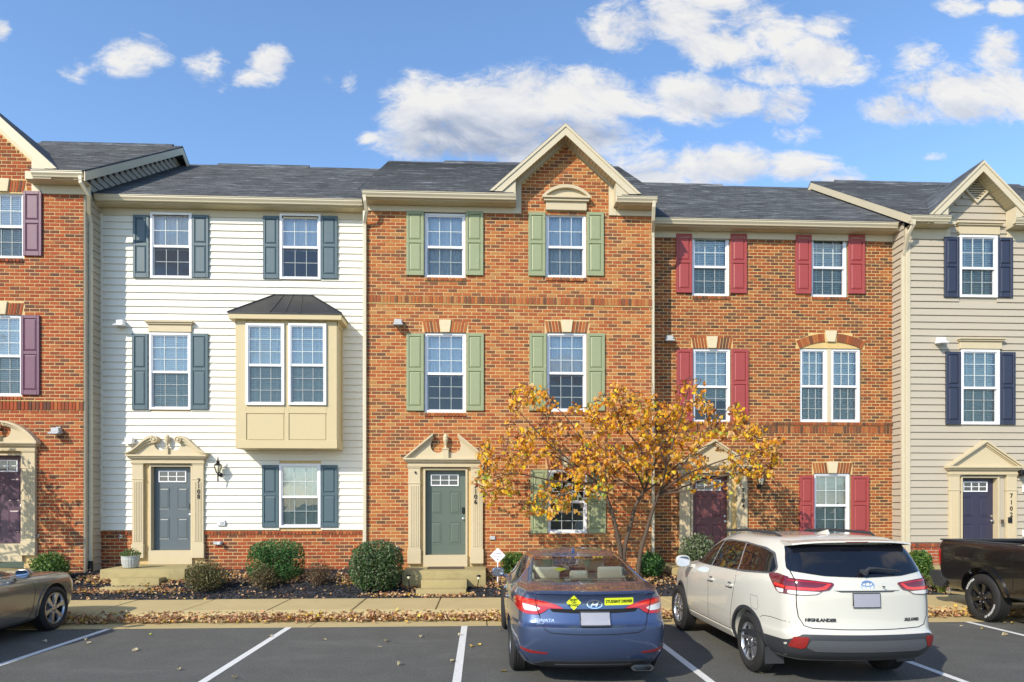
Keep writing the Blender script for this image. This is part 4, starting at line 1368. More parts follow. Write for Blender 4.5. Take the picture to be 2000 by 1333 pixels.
MB().prism([(xa, zg - .16), (xa, zg + .32), (xa + .42, zg - .04), (xa + .42, zg - .16)], Y - .352, Y - .03).build('boxed_return', 'cream_trim', HA, fix=True)
main_roof(HA, xl, AX(163, Y), Y - .40, zg + .02, over_r=.27, cap=(.3, .955), cut=(gl - .2, gr_ + .15))
xe = AX(163, Y) + .27
# rake fascia and boarded rake soffit on the open end
y0_, z0_ = Y - .40, zg - .02
mb = MB(); mb.prism_x([(y0_, z0_ + .02), (y0_ + 5, z0_ + 5 * PITCH + .02), (y0_ + 10, z0_ + .02), (y0_ + 10, z0_ - .20), (y0_ + 5, z0_ + 5 * PITCH - .20), (y0_, z0_ - .20)], xe - .025, xe - .002)
mb.build('rake_fascia', 'cream_trim', HA, fix=True)
mb = MB(); mb.add([(xr, y0_, z0_ - .17), (xe - .03, y0_, z0_ - .17), (xe - .03, y0_ + 5, z0_ + 5 * PITCH - .17), (xr, y0_ + 5, z0_ + 5 * PITCH - .17)], [(0, 3, 2, 1)])
mb.build('rake_soffit', 'cream_trim', HA)
p0 = at(157, 350, Y - .36)
downspout(HA, [(p0.x, Y - .36, zg - .08), (p0.x + .01, Y - .36, zg - .24), (p0.x + .10, Y - .20, zg - .45), (xr + .06, Y + .12, zg - .78), (xr + .065, Y + .18, zg - .95), (xr + .065, Y + .18, .75)])
mb = MB(); q = Vector((xr + .065, Y + .18, .76))
pts = [q + Vector((0, 0, 0)), q + Vector((.01, -.02, -.12)), q + Vector((.03, -.06, -.30)), q + Vector((.08, -.20, -.42))]
mb.tube([pts[0].lerp(pts[1], t / 4) for t in range(4)] + [pts[1].lerp(pts[2], t / 6) for t in range(6)] + [pts[2].lerp(pts[3], t / 4) for t in range(5)], [.055 if k % 2 else .047 for k in range(15)], 10)
mb.build('drain_hose', 'black_metal', HA)
flood(HA, Y, 115, 842); tap(HA, Y, 74, 1047)

# ------------------------------------------------------------------ HOUSE D: brown-red brick, rose shutters
Y = YD
xl, xr = AX(1262, Y), AX(1749, Y)
zb = .30
HD = thing('brick_townhouse', 'brown and red brick townhouse with rose red shutters and arched double window', 'house', ((xl + xr) / 2, Y + 4, .3), 'row of joined townhouses')
zg = AZ(430, Y - .42, 1520)
zf = zg - .33
w1 = rect(1352, 1425, 460, 578, Y); w2 = rect(1585, 1655, 461, 580, Y); w3 = rect(1354, 1427, 681, 826, Y); w4 = rect(1563, 1681, 681, 825, Y); w5 = rect(1590, 1661, 925, 1048, Y)
dD = rect(1353, 1423, 930, 1085, Y); sur = rect(1325, 1459, 925, 1100, Y)
xs_ = max(xl, AX(1264, Y))
band = (xl, xr, AZ(847, Y, 1600), AZ(832, Y, 1600))
archtop = at(1622, 668, Y).z
ah = archtop - w4[3]
dhole = (dD[0] - .05, dD[1] + .05, zb, dD[3] + .06)
w4h = (w4[0], w4[1], w4[2], w4[3])
holes = [w1, w2, w3, w4h, w5, dhole]
wall = backing(HD, 'wall', Y, xl, xr, zb, zf, holes, 'mortar_tan')
B = Bricks(wall, Y, 'D', bl=.222, ch=.0815, seed=6)
ex = [band, (sur[0] + .02, sur[1] - .02, zb, sur[3] + .2), (w4[0] - .02, w4[1] + .02, w4[3], archtop - .02), (w4[0] + .22, w4[1] - .22, archtop - .05, archtop + .22), (w4[0] - .10, w4[0] + .3, w4[3] + .02, w4[3] + .25), (w4[1] - .3, w4[1] + .10, w4[3] + .02, w4[3] + .25)]
for w_ in (w1, w2): ex.append(sill(B, Y, w_))
for w_ in (w3, w5): ex.append(jack_arch(B, Y, w_, 0, house=HD))
ex.append(sill(B, Y, w5))
low = (xl, xr, AZ(832, Y, 1600), AZ(826, Y, 1600))
ex.append(low)
B.course_wall(xl, xr, zb, band[2], holes + ex)
B.soldier(xl, xr, band[2], band[3] - .005, w=.082, y=Y - .010)
B.soldier(xl, xr, low[2], low[3] + .02, w=.082, y=Y - .034, holes=())
B.course_wall(xl, xr, low[3] + .02, zf, holes + ex)
# segmental arch ring of bricks over the double window
hwid = (w4[1] - w4[0]) / 2; cx = (w4[0] + w4[1]) / 2
Rr = (hwid ** 2 + ah ** 2) / (2 * ah); cz0 = archtop - Rr; am = math.asin(hwid / Rr) * 1.03
n = 22
for k in range(n):
    a0, a1 = -am + 2 * am * k / n, -am + 2 * am * (k + 1) / n
    if abs((a0 + a1) / 2) < .115 / Rr * 1.1: continue
    g_ = .004 / Rr
    r0, r1 = Rr + .004, Rr + .215
    B.wedge([(cx + r_ * math.sin(a), cz0 + r_ * math.cos(a)) for r_, a in ((r0, a0 + g_), (r0, a1 - g_), (r1, a1 - g_), (r1, a0 + g_))], Y - .02)
MB().prism([(cx + r_ * math.sin(a), cz0 + r_ * math.cos(a)) for r_, a in [(Rr, -am + 2 * am * k / 20) for k in range(21)] + [(Rr + .225, am - 2 * am * k / 20) for k in range(21)]], Y - .006, Y + .02).build('arch_mortar', 'mortar_tan', HD, fix=True)
MB().prism([(cx - .10, archtop - .005), (cx + .10, archtop - .005), (cx + .155, archtop + .28), (cx - .155, archtop + .28)], Y - .045, Y + .03).build('keystone', 'keystone', HD, bevel=.006)
# brick quoin strips beside it
for xa in (w4[0] - .085, w4[1] + .005): B.soldier(xa, xa + .08, w4[2], w4[3], w=.08) if False else None
B.finish()
shell(HD, xl, xr, Y, zb, zf, 'white_siding')
MB().prism([(w4[0], w4[3] - .01), (w4[1], w4[3] - .01)] + [(cx + Rr * math.sin(am * .97 - 2 * am * .97 * k / 20), cz0 + (Rr - .006) * math.cos(am * .97 - 2 * am * .97 * k / 20)) for k in range(21)], Y + .03, Y + .05).build('arch_panel', 'cream_trim', HD, fix=True)
xm = (AX(1616, Y) + AX(1625, Y)) / 2
window(HD, Y, w1, 3, 2, cover='blind', mid=.49); window(HD, Y, w2, 3, 2, cover='blind', mid=.49); window(HD, Y, w3, 3, 3, cover='blind', mid=.49, drop=.7)
window(HD, Y, (w4[0], xm - .055, w4[2], w4[3]), 3, 3, cover='blind', mid=.49); window(HD, Y, (xm + .055, w4[1], w4[2], w4[3]), 3, 3, cover='blind', mid=.49)
MB().cbox(xm - .055, xm + .055, Y + .02, Y + .12, w4[2], w4[3], .005).build('mullion', 'cream_trim', HD)
window(HD, Y, w5, 3, 2, cover='blind', mid=.49)
for a, b, c_, e in ((1320, 1351, 458, 573), (1426, 1458, 458, 574), (1553, 1584, 460, 575), (1656, 1688, 460, 575), (1321, 1352, 683, 823), (1428, 1461, 683, 823), (1561, 1589, 930, 1046), (1662, 1696, 930, 1046)):
    shutter(HD, Y, rect(a, b, c_, e, Y), 'shutter_red')
door(HD, Y, dD, 'door_maroon', keypad=False); surround(HD, Y, dD, sur[0], sur[1], sur[3], sur[2], 'triangle', pil=.30)
eave(HD, AX(1264, Y), xr + .02, Y, zg, gx=(AX(1280, Y - .42), AX(1755, Y - .42)), fz=.33)
main_roof(HD, xl, xr + .02, Y - .40, zg + .02, cap=(.06, .56))
lantern(HD, Y, 1481, 942)
flood(HD, Y, 1305, 663)
house_number(HD, Y, 1449, (958, 968, 979, 989), '7104')

# ------------------------------------------------------------------ HOUSE E: tan siding, navy shutters (right edge)
Y = YE
xl = AX(1768, Y); xr = AX(2330, Y)
zb = .40
HE = thing('siding_townhouse', 'tan lap-sided townhouse with navy shutters and diamond gable vent at the right edge', 'house', ((xl + xr) / 2, Y + 4, .3), 'row of joined townhouses')
zg = AZ(421, Y - .42, 1820)
zf = zg - .42
zw = AZ(1061, Y, 1800)
w1 = rect(1872, 1946, 461, 582, Y); w2 = rect(1875, 1950, 684, 830, Y)
dE = rect(1879, 1947, 934, 1080, Y); sur = rect(1850, 1983, 928, 1095, Y)
gl, gr_ = AX(1855, Y), AX(1966, Y)
gxc = (gl + gr_) / 2; gsh = AZ(408, Y, 1960); gpk = gsh + (gr_ - gl) / 2 * 1.0
dhole = (dE[0] - .05, dE[1] + .05, zb, dE[3] + .06)
holes = [w1, w2, dhole]
wall = backing(HE, 'wall', Y, xl, xr, zb, zf, holes, 'tan_siding', [(gl, zf), (gr_, zf), (gr_, gsh), (gxc, gpk), (gl, gsh)])
ex = [(sur[0] + .02, sur[1] - .02, zb, sur[3] + .2)]
siding_front(HE, Y, xl + .11, xr, zw + .02, zf, holes + ex, 'tan_siding', ch=.172)
siding_front(HE, Y, gl, gr_, zf, gpk, holes, 'tan_siding', ch=.172, xr=lambda z: (gl, gr_) if z < gsh else (gxc - (gpk - z), gxc + (gpk - z)))
B = Bricks(wall, Y, 'A', seed=9)
B.course_wall(xl, xr, zb - .1, zw - .10, holes + ex)
B.soldier(xl, xr, zw - .10, zw, w=.083, y=Y - .03, holes=[(sur[0] + .02, sur[1] - .02, 0, 3)])
B.finish()
shell(HE, xl, xr, Y, zb, zf, 'tan_siding')
MB().cbox(xl - .004, xl + .11, Y - .045, Y + .02, zb + .2, zf + .25, .005).build('corner_trim', 'cream_trim', HE)
siding_side(HE, xl, Y + .04, Y + 9.4, .45, zg + 4.7 * PITCH, 'tan_siding', -1, ch=.172, roofz=lambda z: (Y + .04, Y + 9.4) if z < zg + .1 else (Y - .40 + (z - zg + .22) / PITCH, Y + 9.4))
window(HE, Y, w1, 3, 2, True, 'blind', .47); window(HE, Y, w2, 3, 3, True, 'blind', .49)
for a, b, c_, e in ((1842, 1871, 465, 582), (1946, 1975, 466, 582), (1845, 1874, 688, 830), (1950, 1980, 689, 830)): shutter(HE, Y - .02, rect(a, b, c_, e, Y), 'shutter_navy')
for hp in ((1865, 1953, 438, 460), (1868, 1957, 663, 683)):
    h_ = rect(*hp, Y)
    mb = MB(); mb.cbox(h_[0] + .05, h_[1] - .05, Y - .07, Y, h_[2], h_[3] - .05, .005); mb.cbox(h_[0] + .02, h_[1] - .02, Y - .11, Y, h_[3] - .07, h_[3] - .03, .005); mb.cbox(h_[0] - .01, h_[1] + .01, Y - .14, Y, h_[3] - .03, h_[3], .005)
    mb.build('window_head', 'surround', HE)
door(HE, Y, dE, 'door_navy', keypad=False); surround(HE, Y - .005, dE, sur[0], sur[1], sur[3], sur[2], 'triangle', pil=.29)
eave(HE, AX(1783, Y - .3), AX(1853, Y - .05), Y, zg, gx=(AX(1781, Y - .42), AX(1859, Y - .42)), fz=.42)
eave(HE, AX(1970, Y - .05), xr, Y, zg, gx=(AX(1986, Y - .42), xr), fz=.42)
mb = MB()
mb.cbox(gl - .14, gl, Y - .034, Y - .001, zf, gsh + .1, .005); mb.cbox(gr_, gr_ + .16, Y - .034, Y - .001, zf, gsh, .005)
mb.prism([(gl - .14, gsh), (gl, gsh), (gxc, gpk), (gxc, gpk + .18), (gl - .14, gsh + .04)], Y - .033, Y - .002)
mb.prism([(gr_ + .16, gsh), (gr_, gsh), (gxc, gpk), (gxc, gpk + .18), (gr_ + .16, gsh + .02)], Y - .032, Y - .002)
mb.build('rake_board', 'cream_trim', HE, fix=True)
pk = at(1921, 314, Y - .38); blE = at(1814, 421, Y - .38)
hE = pk.x - blE.x
cross_gable(HE, Y, pk.x, pk.z, hE, blE.z + .01, Y - .40, zg + .02)
for sg, xa in ((-1, AX(1853, Y - .36)), (1, AX(1985, Y - .36))):
    MB().prism([(xa, zg - .16), (xa, zg + .30), (xa + sg * .36, zg - .04), (xa + sg * .36, zg - .16)], Y - .352, Y - .03).build('boxed_return', 'cream_trim', HE, fix=True)
# diamond louvre vent
c = at(1905, 374, Y); hv = .33
mb = MB(); dq = [(c.x, c.z + hv), (c.x + hv, c.z), (c.x, c.z - hv), (c.x - hv, c.z)]
for k in range(4):
    a, b = dq[k], dq[(k + 1) % 4]; s_ = .80
    ai, bi = (c.x + (a[0] - c.x) * s_, c.z + (a[1] - c.z) * s_), (c.x + (b[0] - c.x) * s_, c.z + (b[1] - c.z) * s_)
    mb.prism([a, b, bi, ai], Y - .075, Y - .01)
vent = mb.build('gable_vent', 'cream_trim', HE, fix=True)
MB().prism([(c.x + (a - c.x) * .8, c.z + (b - c.z) * .8) for a, b in dq], Y - .024, Y - .02).build('vent_back', 'dark_interior', vent)
for k in range(-4, 5):
    zz_ = c.z + k * .056; w_ = hv * .8 - abs(k * .056) - .01
    if w_ > .02: MB().prism_x([(Y - .066, zz_ - .026), (Y - .060, zz_ - .026), (Y - .026, zz_ + .024), (Y - .032, zz_ + .024)], c.x - w_, c.x + w_).build('louvre', 'cream_trim', vent, fix=True)
main_roof(HE, xl, xr, Y - .40, zg + .02, over_l=.10, cap=(.1, .9), cut=(gl - .1, gr_ + .1))
xe = xl - .10; y0_, z0_ = Y - .40, zg - .02
mb = MB(); mb.prism_x([(y0_, z0_ + .02), (y0_ + 5, z0_ + 5 * PITCH + .02), (y0_ + 10, z0_ + .02), (y0_ + 10, z0_ - .20), (y0_ + 5, z0_ + 5 * PITCH - .20), (y0_, z0_ - .20)], xe + .002, xe + .025)
mb.build('rake_fascia', 'cream_trim', HE, fix=True)
p0 = at(1783, 432, Y - .36)
downspout(HE, [(p0.x + .02, Y - .36, zg - .08), (p0.x + .02, Y - .36, zg - .20), (p0.x - .04, Y - .26, zg - .38), (xl - .03, Y - .05, zg - .70), (xl - .05, Y + .02, zg - .85), (xl - .05, Y + .02, .48)])
flood(HE, Y - .02, 1833, 667, 'vinyl_white'); flood(HE, Y - .02, 1992, 923, 'black_metal')
house_number(HE, Y, 1970, (969, 982, 994, 1006), '7102')
small_box(HE, 'video_doorbell', Y - .075, 1972, 1016, .09, .14, .04, 'black_metal'); small_box(HE, 'key_box', Y - .075, 1957, 1019, .06, .10, .04, 'bark')
small_box(HE, 'wall_camera', Y - .02, 2002, 955, .16, .17, .06, 'vinyl_white'); small_box(HE, 'outlet_cover', Y - .02, 2002, 1042, .15, .17, .05, 'vinyl_white')
# ------------------------------------------------------------------ stoops
def stoop(label, Y, px0, px1, sx0, sx1, ztop, yfront, sy, two=True):
    """cast concrete landing with two steps in front; tops slightly rounded"""
    x0, x1 = AX(px0, yfront), AX(px1, yfront)
    s0, s1 = AX(sx0, yfront - .3), AX(sx1, yfront - .3)
    t = thing('concrete_stoop', label, 'stoop', ((x0 + x1) / 2, yfront, .1), 'concrete stoops at the doors')
    MB().box(x0, x1, yfront, Y - .03, .05, ztop).build('landing', 'stoop_concrete', t, bevel=.018, smooth=40)
    MB().box(s0, s1, yfront - .31, yfront - .001, .05, ztop - .17).build('step', 'stoop_concrete', t, bevel=.018, smooth=40)
    if two: MB().box(s0 - .08, s1 - .10 if two == 'B' else s1 - .01, yfront - .62, yfront - .311, .03, ztop - .34).build('step', 'stoop_concrete', t, bevel=.018, smooth=40)
    return t
stoop('concrete stoop and steps below the sage green door', YC, 785, 949, 822, 912, .62, 14.95, 0, 'C')
stoop('concrete stoop and steps below the slate blue door', YB, 195, 361, 217, 311, .64, 15.42, 0, 'B')
stoop('concrete stoop below the plum door at the left edge', YA, -130, 29, -80, 0, .62, 15.0, 0)
stoop('concrete stoop below the maroon door behind the white car', YD, 1312, 1470, 1345, 1430, .62, 15.5, 0)
stoop('concrete stoop below the navy door behind the black truck', YE, 1835, 2000, 1865, 1955, .60, 15.1, 0)
MB().box(AX(835, 15.6), AX(906, 15.6), 15.35, 15.80, .622, .640).build('doormat', 'bark', bpy.data.objects['concrete_stoop'])

# ------------------------------------------------------------------ scattered leaves
LEAFCOL = [((.46, .25, .12), 4), ((.56, .37, .19), 5), ((.34, .13, .06), 3), ((.55, .40, .20), 3), ((.44, .24, .14), 2), ((.60, .36, .06), 2), ((.26, .10, .05), 2), ((.60, .42, .24), 3), ((.62, .48, .07), 1)]
LBAG = [c for c, w in LEAFCOL for _ in range(w)]


def leaf_on(mb, r, p, size, flat=.5, col=None):
    """curled leaf: two halves folded along the midrib, tip bent"""
    mb.col = col or r.choice(LBAG)
    k = r.uniform(.8, 1.2); mb.col = tuple(min(1, c * k) for c in mb.col)
    yaw = r.uniform(0, 6.283); tilt = r.gauss(0, flat); roll = r.gauss(0, flat)
    M = Matrix.Rotation(yaw, 3, 'Z') @ Matrix.Rotation(tilt, 3, 'X') @ Matrix.Rotation(roll, 3, 'Y')
    c = r.uniform(.05, .45) * size; b = r.uniform(-.2, .35) * size
    w = size * r.uniform(.36, .5)
    L = [(0, -.5 * size, 0), (w, -.15 * size, c), (w * .7, .25 * size, c * .8 + b * .4), (0, .55 * size, b), (-w * .7, .25 * size, c * .8 + b * .4), (-w, -.15 * size, c), (0, .05 * size, 0)]
    v = [M @ Vector(q) + Vector(p) for q in L]
    zmin = min(q.z for q in v)
    v = [q + Vector((0, 0, max(0, p[2] - zmin))) for q in v]
    mb.add(v, [(0, 1, 2, 6), (6, 2, 3), (0, 6, 4, 5), (6, 3, 4)])


r = random.Random(21)
mb = MB()
for i in range(13000):                                # drift along the kerb
    x = r.uniform(-11, 11)
    y = CURB - .10 + r.gauss(0, .105)
    if y < EDGE + .14 or y > CURB + .10: continue
    dpt = noise.noise(Vector((x * 1.3, 0, 5)))
    if r.random() > .72 + dpt * .5: continue
    z = .012 + max(0, r.random()) * (.075 if abs(y - CURB + .08) < .16 else .03)
    if y > CURB - .04: z = .035 + (y - CURB + .04) * .6 + r.random() * .03
    leaf_on(mb, r, (x, y, z), r.uniform(.04, .08), .45)
stuff(tag(mb.build('fallen_leaves', 'fallen_leaf'), 'drift of dry tan and brown leaves along the kerb gutter', 'leaves'))


def leafy(x, y):
    """how thickly the bed is covered by leaves here"""
    v = .028
    for (cx, cy, rx, ry, a) in LEAF_SPOTS:
        q = ((x - cx) / rx) ** 2 + ((y - cy) / ry) ** 2
        if q < 1: v = max(v, a * (1 - q * .75))
    return v
LEAF_SPOTS = []
for (px, py, w, h, a) in ((215, 1150, 70, .35, 1.0), (330, 1145, 70, .5, 1.0), (380, 1135, 60, .6, .9), (480, 1140, 70, .5, .55), (610, 1125, 60, .45, .8), (560, 1150, 60, .5, .2), (700, 1150, 50, .5, .7), (820, 1155, 50, .35, .8),
                          (870, 1163, 60, .3, .9), (960, 1150, 70, .75, 1.0), (1020, 1140, 80, .9, 1.0), (1290, 1125, 60, 1.0, 1.0), (1200, 1130, 90, .8, .9), (180, 1115, 40, .6, .35), (1340, 1150, 50, .5, .7), (1840, 1160, 50, .3, .5), (250, 1158, 120, .2, .9), (760, 1163, 60, .2, .7)):
    zz_ = .15; Yv = FPX * (CAM_H - zz_) / (py - PY0)
    q = at(px, py, Yv); LEAF_SPOTS.append((q.x, min(q.y, 15.6), w * Yv / FPX, h, a))
mb = MB()
for i in range(60000):
    x = r.uniform(-10.6, 11.0); y = r.uniform(WALK1 - .03, 16.3)
    if r.random() > leafy(x, y) * .9: continue
    z = bed_z(x, y) + .012 + r.random() * .03
    if y < WALK1 + .02: z = .155
    leaf_on(mb, r, (x, y, z), r.uniform(.035, .07), .4)
stuff(tag(mb.build('fallen_leaves', 'fallen_leaf'), 'dry brown and pink leaves strewn over the dark mulch bed', 'leaves'))

mb = MB()
for i in range(16000):                               # black mulch chips
    x = r.uniform(-10.6, 11.0); y = r.uniform(WALK1 + .02, 15.9)
    c = r.choice([(.016, .016, .019), (.028, .028, .034), (.045, .045, .055), (.02, .018, .018)])
    mb.col = c
    M = Matrix.Rotation(r.uniform(0, 6.28), 3, 'Z') @ Matrix.Rotation(r.gauss(0, .4), 3, 'X')
    l_, w_, h_ = r.uniform(.02, .055), r.uniform(.008, .02), r.uniform(.006, .014)
    q = Vector((x, y, bed_z(x, y) + .008))
    v = [M @ Vector((sx * l_, sy * w_, sz)) + q for sz, k in ((0, 1), (h_, .7)) for sx, sy in ((-k, -k), (k, -k), (k, k), (-k, k))]
    mb.add(v, [(4, 5, 6, 7), (0, 1, 5, 4), (1, 2, 6, 5), (2, 3, 7, 6), (3, 0, 4, 7)])
stuff(tag(mb.build('mulch', 'mulch'), 'black wood-chip mulch over the planting beds', 'mulch'))

LEAF_LABELS = ('pale leaf on the asphalt just left of the longest white line', 'pale leaf on the bare asphalt below the slate stoop shrubs, upper of two', 'pale leaf on the bare asphalt below the slate stoop shrubs, lower of two',
               'pale leaf in the empty stall below the round speckled shrub', 'pale leaf touching the left side of the line beside the sedan', 'large pale leaf left of the line beside the sedan, near the bottom',
               'yellow leaf right of the line beside the sedan, upper one', 'yellow leaf right of the line beside the sedan, lower one', 'yellow leaf by the kerb just left of the sedan', 'orange leaf beside the left rear tyre of the blue sedan',
               'tiny pale speck of leaf in the middle of the empty stall', 'bright yellow-green leaf on the asphalt at the tip of the coupe shadow', 'pale leaf in the coupe shadow, upper of two', 'pale leaf in the coupe shadow, lower of two',
               'pale leaf on sunlit asphalt in the leftmost stall', 'pale leaf near the bottom of the leftmost stall', 'pale leaf in deep shade beside the coupe wheel', 'pale leaf between the white car and the truck line', 'yellow leaf left of the truck line',
               'yellow leaf just right of the truck line below the tyre', 'yellow leaf at the right frame edge below the truck', 'small pale leaf near the right frame edge', 'pale leaf low beside the longest white line', 'pale leaf low in the empty stall near the bottom edge',
               'pale leaf under the truck near the kerb', 'pale leaf behind the white car near the bottom edge')
for k, (px, py, c) in enumerate(((528, 1241, 0), (753, 1252, 0), (742, 1263, 0), (822, 1244, 0), (898, 1241, 0), (884, 1292, 0), (935, 1260, 1), (922, 1264, 1), (976, 1232, 1), (983, 1312, 2), (634, 1248, 0), (292, 1235, 3), (166, 1244, 0), (173, 1250, 0),
                                 (264, 1265, 0), (350, 1303, 0), (87, 1247, 0), (1878, 1232, 0), (1920, 1238, 1), (1952, 1221, 1), (1978, 1228, 1), (1963, 1252, 0), (458, 1320, 0), (780, 1298, 0), (1962, 1227, 0), (1487, 1322, 0))):
    Yv = FPX * CAM_H / (py - PY0); q = at(px, py, Yv)
    mb = MB(); leaf_on(mb, r, (q.x, q.y, .006), r.uniform(.06, .10), .12, [(.52, .44, .26), (.60, .42, .08), (.55, .34, .05), (.55, .60, .06)][c])
    o = mb.build('fallen_leaf', 'fallen_leaf')
    lb = LEAF_LABELS[k]
    tag(o, lb, 'leaf', 'leaves scattered on the parking lot')


# ------------------------------------------------------------------ shrubs
def shrub(name, label, px, pyb, pw, ph, Yv, cols, n=2600, leaf=.035, loose=.10, box=1.0, twig=False, flat_top=1.0, seed=1):
    rr = random.Random(seed)
    c = at(px, pyb, Yv); w = pw * Yv / FPX / 2; h = ph * Yv / FPX
    zb_ = bed_z(c.x, Yv) - .02
    h = max(.25, c.z + h - zb_)
    t = thing(name, label, 'shrub', (c.x, Yv, zb_), 'shrubs in the planting bed')
    mb = MB(); core = MB()
    for k in range(9):                               # stems from the root fan outwards
        a = k * 2.4; e = rr.uniform(.45, .75)
        p0 = Vector((c.x + .03 * math.cos(a), Yv + .03 * math.sin(a), zb_ - .03)); p2 = Vector((c.x + w * e * math.cos(a), Yv + w * e * math.sin(a), zb_ + h * rr.uniform(.5, .8)))
        p1 = p0.lerp(p2, .5) + Vector((0, 0, h * .08))
        core.tube([p0, p1, p2], [.016, .012, .005], 5)
    core.build('stem', 'bark', t)
    def srf(u, v_, k):
        sx = math.sin(u) ; cz_ = math.cos(u)
        p_ = 1.0 / (1.0 + 1.0 * (box - 1))
        f = lambda q: math.copysign(abs(q) ** p_, q)
        x = w * k * f(sx * math.cos(v_)) ; y = w * k * f(sx * math.sin(v_)); z = h * .5 + h * .5 * k * f(cz_) * flat_top
        return Vector((x, y, z))
    for i in range(int(n * 1.7)):
        u = math.acos(rr.uniform(-.92, 1)); v_ = rr.uniform(0, 6.283)
        nz_ = noise.noise(Vector((math.sin(u) * math.cos(v_) * 2.2 + seed, math.sin(u) * math.sin(v_) * 2.2, math.cos(u) * 2.2)))
        k = 1 + loose * nz_ * 1.6 - abs(rr.gauss(0, .5)) * loose * 1.5 - (rr.random() ** 2.2) * .5
        if i % 5 < 2: k *= rr.uniform(.35, .9)
        p_ = srf(u, v_, max(.2, k)) + Vector((c.x, Yv, zb_))
        nr = (p_ - Vector((c.x, Yv, zb_ + h * .45))).normalized()
        L = leaf * rr.uniform(.8, 1.5)
        up_ = (nr * .35 + Vector((rr.gauss(0, .8), rr.gauss(0, .8), rr.gauss(.3, .7)))).normalized()
        sd = up_.cross(Vector((rr.gauss(0, 1), rr.gauss(0, 1), rr.gauss(0, 1)))).normalized()
        nn = up_.cross(sd) * L * .12
        cc = rr.choice(cols); kk = rr.uniform(.75, 1.25); mb.col = tuple(min(1, q * kk) for q in cc)
        mb.add([p_ - up_ * L * .3, p_ + sd * L * .42 + nn + up_ * L * .2, p_ + up_ * L * .9, p_ - sd * L * .42 + nn + up_ * L * .2], [(0, 1, 2, 3)])
    stuff(mb.build('foliage', 'shrub_leaf', t))
    return t


GR = [(.065, .14, .022), (.095, .19, .03), (.05, .11, .02), (.15, .25, .045)]
DG = [(.04, .115, .026), (.06, .155, .034), (.085, .20, .042), (.03, .085, .022)]
OL = [(.10, .11, .03), (.14, .13, .04), (.07, .085, .025), (.16, .10, .05), (.18, .15, .06)]
BR = [(.16, .085, .05), (.22, .13, .07), (.12, .07, .04), (.10, .09, .03)]
GL = [(.06, .10, .035), (.09, .13, .05), (.12, .16, .07), (.04, .07, .025), (.17, .19, .10)]
shrub('boxwood_shrub', 'dark green clipped boxwood below the ground floor window of the white house', 540, 1128, 104, 72, 15.45, DG, 6000, .030, .03, 1.35, seed=2)
shrub('holly_shrub', 'tall rounded speckled green shrub left of the sage door stoop', 735, 1155, 102, 98, 14.75, GL + DG[:2], 7500, .034, .035, 1.2, seed=3)
shrub('barberry_shrub', 'olive brown low shrub right of the slate door stoop', 402, 1142, 78, 46, 14.75, OL, 3200, .026, .10, 1.0, seed=4)
shrub('barberry_shrub', 'small brown bare shrub in front of the clipped boxwood', 515, 1135, 52, 32, 14.85, OL + BR, 1300, .022, .16, 1.0, seed=5)
shrub('barberry_shrub', 'small reddish brown shrub right of the clipped boxwood', 622, 1132, 54, 36, 15.1, BR, 1100, .022, .2, 1.0, seed=6)
shrub('boxwood_shrub', 'bright green clipped shrub between the yard sign and the blue sedan', 1003, 1122, 52, 44, 15.55, GR + [(.12, .20, .03)], 2600, .030, .06, 1.3, seed=7)
shrub('boxwood_shrub', 'green leafy shrub beside the brick corner above the grey coupe', 98, 1118, 66, 38, 15.35, GR + [(.14, .20, .06)], 1700, .045, .14, 1.0, seed=8)
shrub('boxwood_shrub', 'dark shrub behind the right corner of the blue sedan roof', 1272, 1130, 56, 52, 15.5, DG, 2400, .035, .12, 1.0, seed=9)
shrub('abelia_shrub', 'loose shrub with pale leaf tips below the maroon door', 1362, 1105, 76, 66, 15.2, GL + [(.32, .34, .26), (.22, .27, .14)], 3200, .040, .16, 1.0, seed=10)
shrub('boxwood_shrub', 'rounded green shrub between the white car and the black truck', 1793, 1135, 52, 62, 15.3, GR, 3200, .034, .07, 1.1, seed=11)
# ornamental grass
q = at(1838, 1155, 14.35); r = random.Random(5); mb = MB()
for i in range(420):
    a = r.uniform(0, 6.28); l_ = r.uniform(.25, .5); b = r.uniform(.1, .34)
    p0 = Vector((q.x + .05 * math.cos(a), q.y + .05 * math.sin(a), .12)); dirv = Vector((math.cos(a), math.sin(a), 0)); sd = Vector((-dirv.y, dirv.x, 0)) * .007
    mb.col = r.choice([(.20, .26, .05), (.30, .33, .08), (.12, .18, .04), (.42, .40, .14)])
    pm = p0 + dirv * b * .5 + Vector((0, 0, l_ * .8)); pe = p0 + dirv * b * 1.25 + Vector((0, 0, l_ * .62))
    mb.add([p0 - sd, p0 + sd, pm + sd, pm - sd, pe], [(0, 1, 2, 3), (3, 2, 4)])
tag(mb.build('ornamental_grass', 'shrub_leaf'), 'yellow green grass clump behind the black truck bumper', 'grass')

